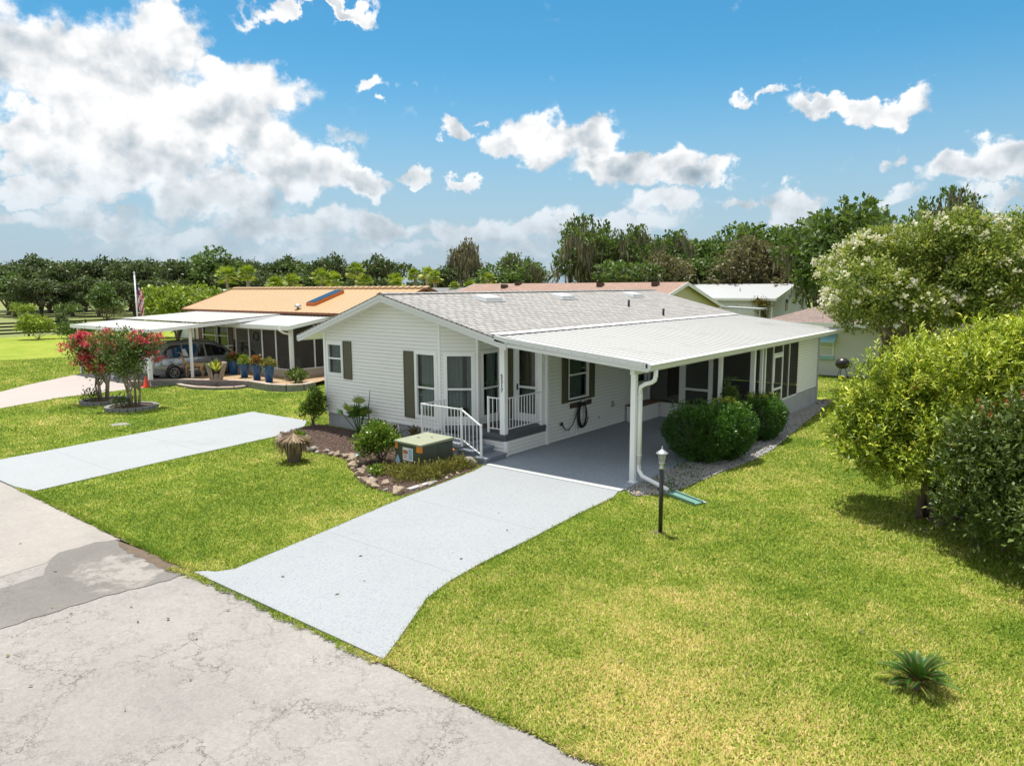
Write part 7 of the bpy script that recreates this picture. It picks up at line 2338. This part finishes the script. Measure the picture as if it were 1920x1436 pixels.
# ------------------------------------------------------------------ clipped hedges beside the carport
def hedge(label, c, r, h, seed, n=15000, lime=None):
    rs = np.random.RandomState(seed)
    t = thing('hedge_bush', label, 'hedge bush', (c[0], c[1], 0), 'clipped hedge bushes beside the carport')
    mb = MB()
    for i in range(9):
        a = i * .7; mb.tube([(c[0] + .12 * math.cos(a), c[1] + .12 * math.sin(a), -.02), (c[0] + r[0] * .4 * math.cos(a), c[1] + r[1] * .4 * math.sin(a), h * .5), (c[0] + r[0] * .6 * math.cos(a), c[1] + r[1] * .6 * math.sin(a), h * .8)], [.035, .025, .01], 6)
    mb.build('stem', M['bark'], t)
    # squarish clipped body: superellipsoid shell
    m = n // 5
    d = unit(rs, m); e = 2.6
    k = (np.abs(d[:, 0]) ** e + np.abs(d[:, 1]) ** e + np.abs(d[:, 2]) ** e) ** (-1 / e)
    dep = 1 - .35 * rs.rand(m) ** 2
    lump = 1 + .05 * np.sin(d[:, 0] * 9 + seed) * np.cos(d[:, 1] * 8 + d[:, 2] * 7)
    q = d * k[:, None] * (dep * lump)[:, None]
    q[:, 2] = q[:, 2] * .5 + .5
    taper = 1 - .34 * np.clip(.45 - q[:, 2], 0, 1)[:, None] * 1.5
    p = np.stack([c[0] + q[:, 0] * r[0] * taper[:, 0], c[1] + q[:, 1] * r[1] * taper[:, 0], .06 + q[:, 2] * (h - .06)], 1)
    P = np.repeat(p, 5, 0) + rs.normal(size=(5 * m, 3)) * .022
    O = np.repeat(d, 5, 0)
    D = O * .8 + unit(rs, 5 * m) * .7 + np.array([0, 0, .45]); N = O * .4 + unit(rs, 5 * m) * .7 + np.array([0, 0, .6])
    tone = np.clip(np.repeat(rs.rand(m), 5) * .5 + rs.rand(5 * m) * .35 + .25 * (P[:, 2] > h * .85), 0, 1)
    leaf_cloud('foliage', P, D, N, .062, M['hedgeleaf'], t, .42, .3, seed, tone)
    # loose shoots on top
    m = 90; a = rs.rand(m) * 6.283; rr2 = rs.rand(m) ** .5 * .85
    bx = c[0] + np.cos(a) * rr2 * r[0]; by = c[1] + np.sin(a) * rr2 * r[1]
    P = []; D = []; N = []
    for i in range(m):
        L = rs.uniform(.05, .20)
        for j in range(7):
            P.append((bx[i] + rs.normal() * .01, by[i] + rs.normal() * .01, h - .05 + L * j / 6)); dd = unit(rs, 1)[0]; dd[2] = abs(dd[2]) + .6; D.append(dd); N.append(unit(rs, 1)[0] + np.array([0, 0, .5]))
    leaf_cloud('shoots', np.array(P), np.array(D), np.array(N), .06, M['hedgeleaf'], t, .4, .3, seed + 1, .5 + .5 * rs.rand(len(P)))
    if lime:
        leafy('yellow_shoots', [(x, y, z, .10, .10, .07) for x, y, z in lime], 60 * len(lime), .055, M['limeleaf'], t, seed + 2, shell=.2, spread=.02, width=.5)
    return t
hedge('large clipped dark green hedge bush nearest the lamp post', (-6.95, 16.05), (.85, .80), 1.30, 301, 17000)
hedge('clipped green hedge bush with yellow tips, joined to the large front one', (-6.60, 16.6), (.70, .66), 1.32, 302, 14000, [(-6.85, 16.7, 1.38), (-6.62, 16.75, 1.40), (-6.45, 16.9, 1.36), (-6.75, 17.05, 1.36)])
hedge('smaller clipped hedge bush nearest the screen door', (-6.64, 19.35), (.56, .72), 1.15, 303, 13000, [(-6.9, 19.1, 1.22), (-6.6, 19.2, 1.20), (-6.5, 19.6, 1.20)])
shrub('tall_shrub', 'loose upright green shrub behind the hedge bushes against the screen', (-7.05, 18.0), .30, 1.85, 'midleaf', 900, .07, 304, 12, shell=.2)
o = leafy('ground_leaves', [(-7.0, 15.0, .03, .3, .25, .07), (-6.4, 14.3, .03, .25, .3, .05), (-6.5, 13.3, .02, .3, .3, .05)], 420, .06, M['hedgeleaf'], None, 309, shell=.2, width=.4, updrift=1.0, bottom=0)
tag(o, 'sparse green creepers over the pebbles in front of the hedge', 'creeper'); o['kind'] = 'stuff'


# ------------------------------------------------------------------ cycad on the lawn
CY = thing('cycad', 'small cycad with dark stiff fronds alone on the near lawn', 'cycad', (-1.05, 8.12, 0))
rs = np.random.RandomState(23)
mb = MB(); mb.lathe((-1.05, 8.12, -.02), [(.06, 0), (.065, .06), (.05, .11), (.02, .13)], 10); mb.build('trunk', M['bark'], CY, True)
P = []; D = []; N = []; TN = []
mb = MB()
for i in range(26):
    a = i * 2.399 + rs.normal() * .15; f0 = i / 26
    el = 1.25 - 1.15 * f0 + rs.normal() * .08; L = rs.uniform(.34, .46)
    p = Vector((-1.05, 8.12, .09)); path = [p.copy()]; kk = 26; tone = rs.rand() * .6 + (.4 if f0 > .8 else 0)
    for k in range(kk):
        f = k / kk; e = el - f * f * .75
        d = Vector((math.cos(a) * math.cos(e), math.sin(a) * math.cos(e), math.sin(e))); p = p + d * (L / kk); path.append(p.copy())
        if k < 3: continue
        sd = Vector((-math.sin(a), math.cos(a), 0)); up = sd.cross(d); up = up if up.z > 0 else -up
        for s in (-1, 1):
            P.append(tuple(p)); D.append(tuple(d * .75 + sd * s * 1.0 + up * .35)); N.append(tuple(up)); TN.append(tone)
    mb.tube(path[::5], [.006] * len(path[::5]), 4, False)
mb.build('frond_stem', M['oakboard'], CY)
sz = np.tile(np.concatenate([.085 * np.sin(np.linspace(.5, 2.9, 23)) ** .6]).repeat(2), 26)
leaf_cloud('fronds', np.array(P), np.array(D), np.array(N), sz, M['cycadleaf'], CY, .22, .1, 24, np.array(TN))

CY.scale = (.9, .9, .9)

# ------------------------------------------------------------------ big bushes at the right
def shoot_bush(name, label, clumps, nshoot, L, leaf, lsize, lw, seed, trunkbase, per=16, bias=.6, core=None, bark='bark', group=None, low=-.5):
    """a bush built from leafy shoots that grow out of its clumps"""
    rs = np.random.RandomState(seed)
    t = thing(name, label, 'bush', (trunkbase[0], trunkbase[1], 0), group)
    mb = MB()
    for i in range(9):
        q = clumps[int(rs.randint(len(clumps)))]; b = Vector((trunkbase[0] + rs.normal() * .12, trunkbase[1] + rs.normal() * .12, -.03)); e = Vector(q[:3])
        m_ = b.lerp(e, .5) + Vector((0, 0, .25)); mb.tube([b, m_, e], [.075, .05, .015], 7)
    mb.build('stem', M[bark], t, True)
    lum = []
    for q in clumps:
        for k_ in range(11):
            v = unit(rs, 1)[0]
            if v[2] < low: v[2] = abs(v[2])
            s3 = rs.uniform(.24, .40)
            lum.append((q[0] + v[0] * q[3] * .72, q[1] + v[1] * q[4] * .72, q[2] + v[2] * q[5] * .72, s3 * (q[3] * .5 + .4), s3 * (q[4] * .5 + .4), s3 * (q[5] * .5 + .4)))
    cl = np.array(lum, float); wt = cl[:, 3] * cl[:, 5]; wt = wt / wt.sum()
    ci = rs.choice(len(cl), nshoot, p=wt); d = unit(rs, nshoot)
    d[:, 2] = np.where(d[:, 2] < low, np.abs(d[:, 2]), d[:, 2])
    r = .62 + .38 * rs.rand(nshoot) ** .7
    b = cl[ci, :3] + d * cl[ci, 3:6] * r[:, None]
    g = d * .7 + np.array([0, 0, bias]) + rs.normal(size=(nshoot, 3)) * .25; g /= np.linalg.norm(g, axis=1, keepdims=True)
    Ls = L * rs.uniform(.5, 1.3, nshoot)
    tall = (rs.rand(nshoot) < .06) & (d[:, 2] > .3)
    Ls = np.where(tall, Ls * 1.9, Ls)
    g[tall] = g[tall] * .35 + np.array([0, 0, 1.0]); g /= np.linalg.norm(g, axis=1, keepdims=True)
    f = np.tile(np.linspace(0, 1, per), nshoot)
    G = np.repeat(g, per, 0); P = np.repeat(b, per, 0) + G * (f * np.repeat(Ls, per))[:, None]
    n = len(P); side = unit(rs, n); side -= G * (side * G).sum(1, keepdims=True)
    D = G * .65 + side * 1.0; N = G * .9 + rs.normal(size=(n, 3)) * .35
    up = np.clip((b[:, 2] - cl[:, 2].mean()) / 3 + .5, 0, 1)
    tone = np.clip(np.repeat(rs.rand(nshoot) * .55 + .1, per) + f * .35 * rs.rand(n), 0, 1)
    leaf_cloud('foliage', P, D, N, lsize, M[leaf], t, lw, .3, seed, tone)
    if core: leafy('inner_foliage', clumps, core, lsize * 1.3, M[leaf], t, seed + 9, shell=.35, sprig=5, spread=.10, width=lw * 1.4)
    return t, b


rs = np.random.RandomState(401)
yc = [(-1.7, 15.0, 1.9, 1.7, 1.4, 1.25), (-.3, 15.3, 2.3, 1.8, 1.6, 1.25), (1.2, 15.2, 2.2, 1.8, 1.6, 1.3), (-2.7, 14.7, 1.6, 1.0, 1.0, .95), (-2.2, 14.3, 1.3, 1.1, .8, .8), (-1.0, 14.5, 2.5, 1.2, 1.0, .9), (.3, 14.6, 2.6, 1.3, 1.1, .95), (-1.9, 15.8, 2.3, 1.2, 1.2, .9), (1.8, 16.0, 2.6, 1.6, 1.3, 1.0), (-.6, 16.6, 2.2, 1.8, 1.3, 1.1), (-1.4, 14.0, 1.5, .8, .7, .7), (-2.9, 14.2, 1.35, .65, .6, .55), (-2.35, 14.0, 1.05, .6, .5, .5), (-3.1, 14.9, 1.35, .6, .7, .6), (-1.6, 13.75, 1.15, .6, .5, .55), (-2.6, 14.6, 2.2, .9, .8, .7), (.6, 15.0, 3.05, .9, .9, .7), (1.6, 15.2, 3.2, .9, .9, .7), (-.5, 14.9, 2.9, .8, .8, .6)]
t, bs = shoot_bush('bottlebrush_bush', 'big yellow green bottlebrush bush with feathery shoots at the right', yc, 9000, .30, 'bushleaf', .10, .22, 402, (-1.75, 14.3), 15, .9, 14000, low=-.9)
rd = rs.choice(len(bs), 26)
leafy('blossoms', [(bs[i][0], bs[i][1], bs[i][2] + .12, .05, .05, .09) for i in rd], 26 * 22, .05, M['orangebloom'], t, 403, shell=.2, sprig=4, spread=.02, width=.4)
dc = [(-1.05, 13.0, 1.3, .65, .6, .75), (-1.0, 12.85, .75, .6, .55, .5), (-.9, 12.95, 1.85, .6, .6, .5), (-.45, 12.75, 1.2, .85, .85, .95), (.4, 12.3, 1.3, 1.2, 1.1, 1.05), (-.75, 12.9, 1.5, .65, .7, .6), (-.2, 12.7, 1.95, 1.0, .9, .62), (1.3, 12.4, 1.45, 1.2, 1.1, 1.05), (-.4, 12.6, .75, .8, .7, .5), (.5, 11.7, .9, 1.0, .9, .75), (1.5, 11.4, 1.1, 1.1, .9, .9), (2.5, 11.6, 1.4, 1.2, 1.1, 1.1), (1.9, 10.7, 1.0, 1.0, .8, .85), (1.0, 12.5, 2.0, 1.0, .8, .6), (1.3, 10.6, 1.9, 1.1, .9, .9), (.95, 10.9, 2.2, .8, .8, .6), (1.5, 10.0, 1.6, 1.0, .8, .9), (.55, 10.35, 1.9, .85, .7, .8)]
t, bs = shoot_bush('firebush', 'glossy dark green bush with rust orange tips in front of the bottlebrush bush', dc, 5200, .20, 'darkleaf', .08, .34, 410, (.15, 12.45), 9, .5, 12000, low=-.9)
top = [b_ for b_ in bs if b_[2] > 1.55]
idx = rs.choice(len(top), min(len(top), 170), replace=False)
leafy('orange_tips', [(top[i][0], top[i][1], top[i][2] + .17, .08, .08, .07) for i in idx], 170 * 9, .065, M['orangebloom'], t, 411, shell=.2, sprig=4, spread=.02, width=.4)
mb = MB()
o = leafy('leaf_litter', [(-1.2, 13.3, .02, 1.1, .8, .03), (.4, 11.9, .02, 1.4, .7, .03)], 1500, .05, M['oliveleaf'], None, 412, shell=.0, width=.5, updrift=.2, bottom=0, spread=.2)
tag(o, 'dry leaf litter on the ground under the two big bushes', 'leaf litter'); o['kind'] = 'stuff'

# white flowering crepe myrtle
WM = thing('white_crepe_myrtle', 'large round tree covered with white blossoms standing behind the bottlebrush bush', 'tree', (-5.0, 29.9, 0))
rs = np.random.RandomState(421)
cl = clumps_in(rs, (-5.0, 29.9, 4.35), (3.9, 3.7, 2.75), 46, (.20, .34), .9, -.75)
cl += clumps_in(rs, (-1.6, 30.6, 4.2), (2.8, 3.0, 2.5), 22, (.22, .36), .9, -.75)
cl = [(a, b, min(c, 7.0 - f), d, e, f) for a, b, c, d, e, f in cl]
mb = MB()
for k in range(6):
    a = k * 1.05; b = Vector((-5.6 + .18 * math.cos(a), 30.1 + .18 * math.sin(a), -.05)); m_ = Vector((-5.3 + .6 * math.cos(a), 30.0 + .6 * math.sin(a), 1.7))
    mb.tube([b, m_], [.11, .08], 8)
    for j in range(4):
        q = Vector(cl[(k * 7 + j * 5) % len(cl)][:3]); mb.tube([m_, m_.lerp(q, .5) + Vector((0, 0, .2)), q], [.07, .04, .012], 6)
mb.build('trunk', M['palebark'], WM, True)
leafy('crown', cl, 88000, .135, M['myrtleleaf'], WM, 422, shell=.42, sprig=7, spread=.10, width=.5)
fl = []
for q in cl:
    for k in range(14):
        d = unit(rs, 1)[0]; d[2] = abs(d[2]) * .9 + .1
        # blossoms sit on outward facing shoots
        if (q[0] + 5.0) * d[0] + (q[1] - 29.9) * d[1] + (q[2] - 4.4) * d[2] > .2 and (q[0] < -3.6 or rs.rand() < .5):
            fl.append((q[0] + d[0] * q[3] * 1.03, q[1] + d[1] * q[4] * 1.03, q[2] + d[2] * q[5] * 1.03, .16, .16, .14))
leafy('blossoms', fl, 26 * len(fl), .10, M['whitebloom'], WM, 423, shell=.3, sprig=5, spread=.03, width=.9)

# fallen leaves
rs = np.random.RandomState(55); n = 170
x = np.concatenate([rs.uniform(-7, 2, 110), rs.uniform(-14, -5, 60)]); y = np.concatenate([rs.uniform(5.2, 14, 110), rs.uniform(1, 10, 60)])
a = rs.rand(n) * 6.283
o = leaf_cloud('fallen_leaves', np.stack([x, y, np.where((x < -7) & (y > 5.1), .042, np.where(y < 5, .006, .035))], 1), np.stack([np.cos(a), np.sin(a), rs.rand(n) * .3], 1), np.tile([0, 0, 1.0], (n, 1)) + unit(rs, n) * .3, .055, M['oliveleaf'], None, .5, .5, 56)
tag(o, 'a few dry brown leaves lying on the lawn and paving', 'fallen leaves'); o['kind'] = 'stuff'

# ------------------------------------------------------------------ tidy up
for o in list(bpy.data.objects):
    if 'used' in o: del o['used']
bpy.context.view_layer.update()
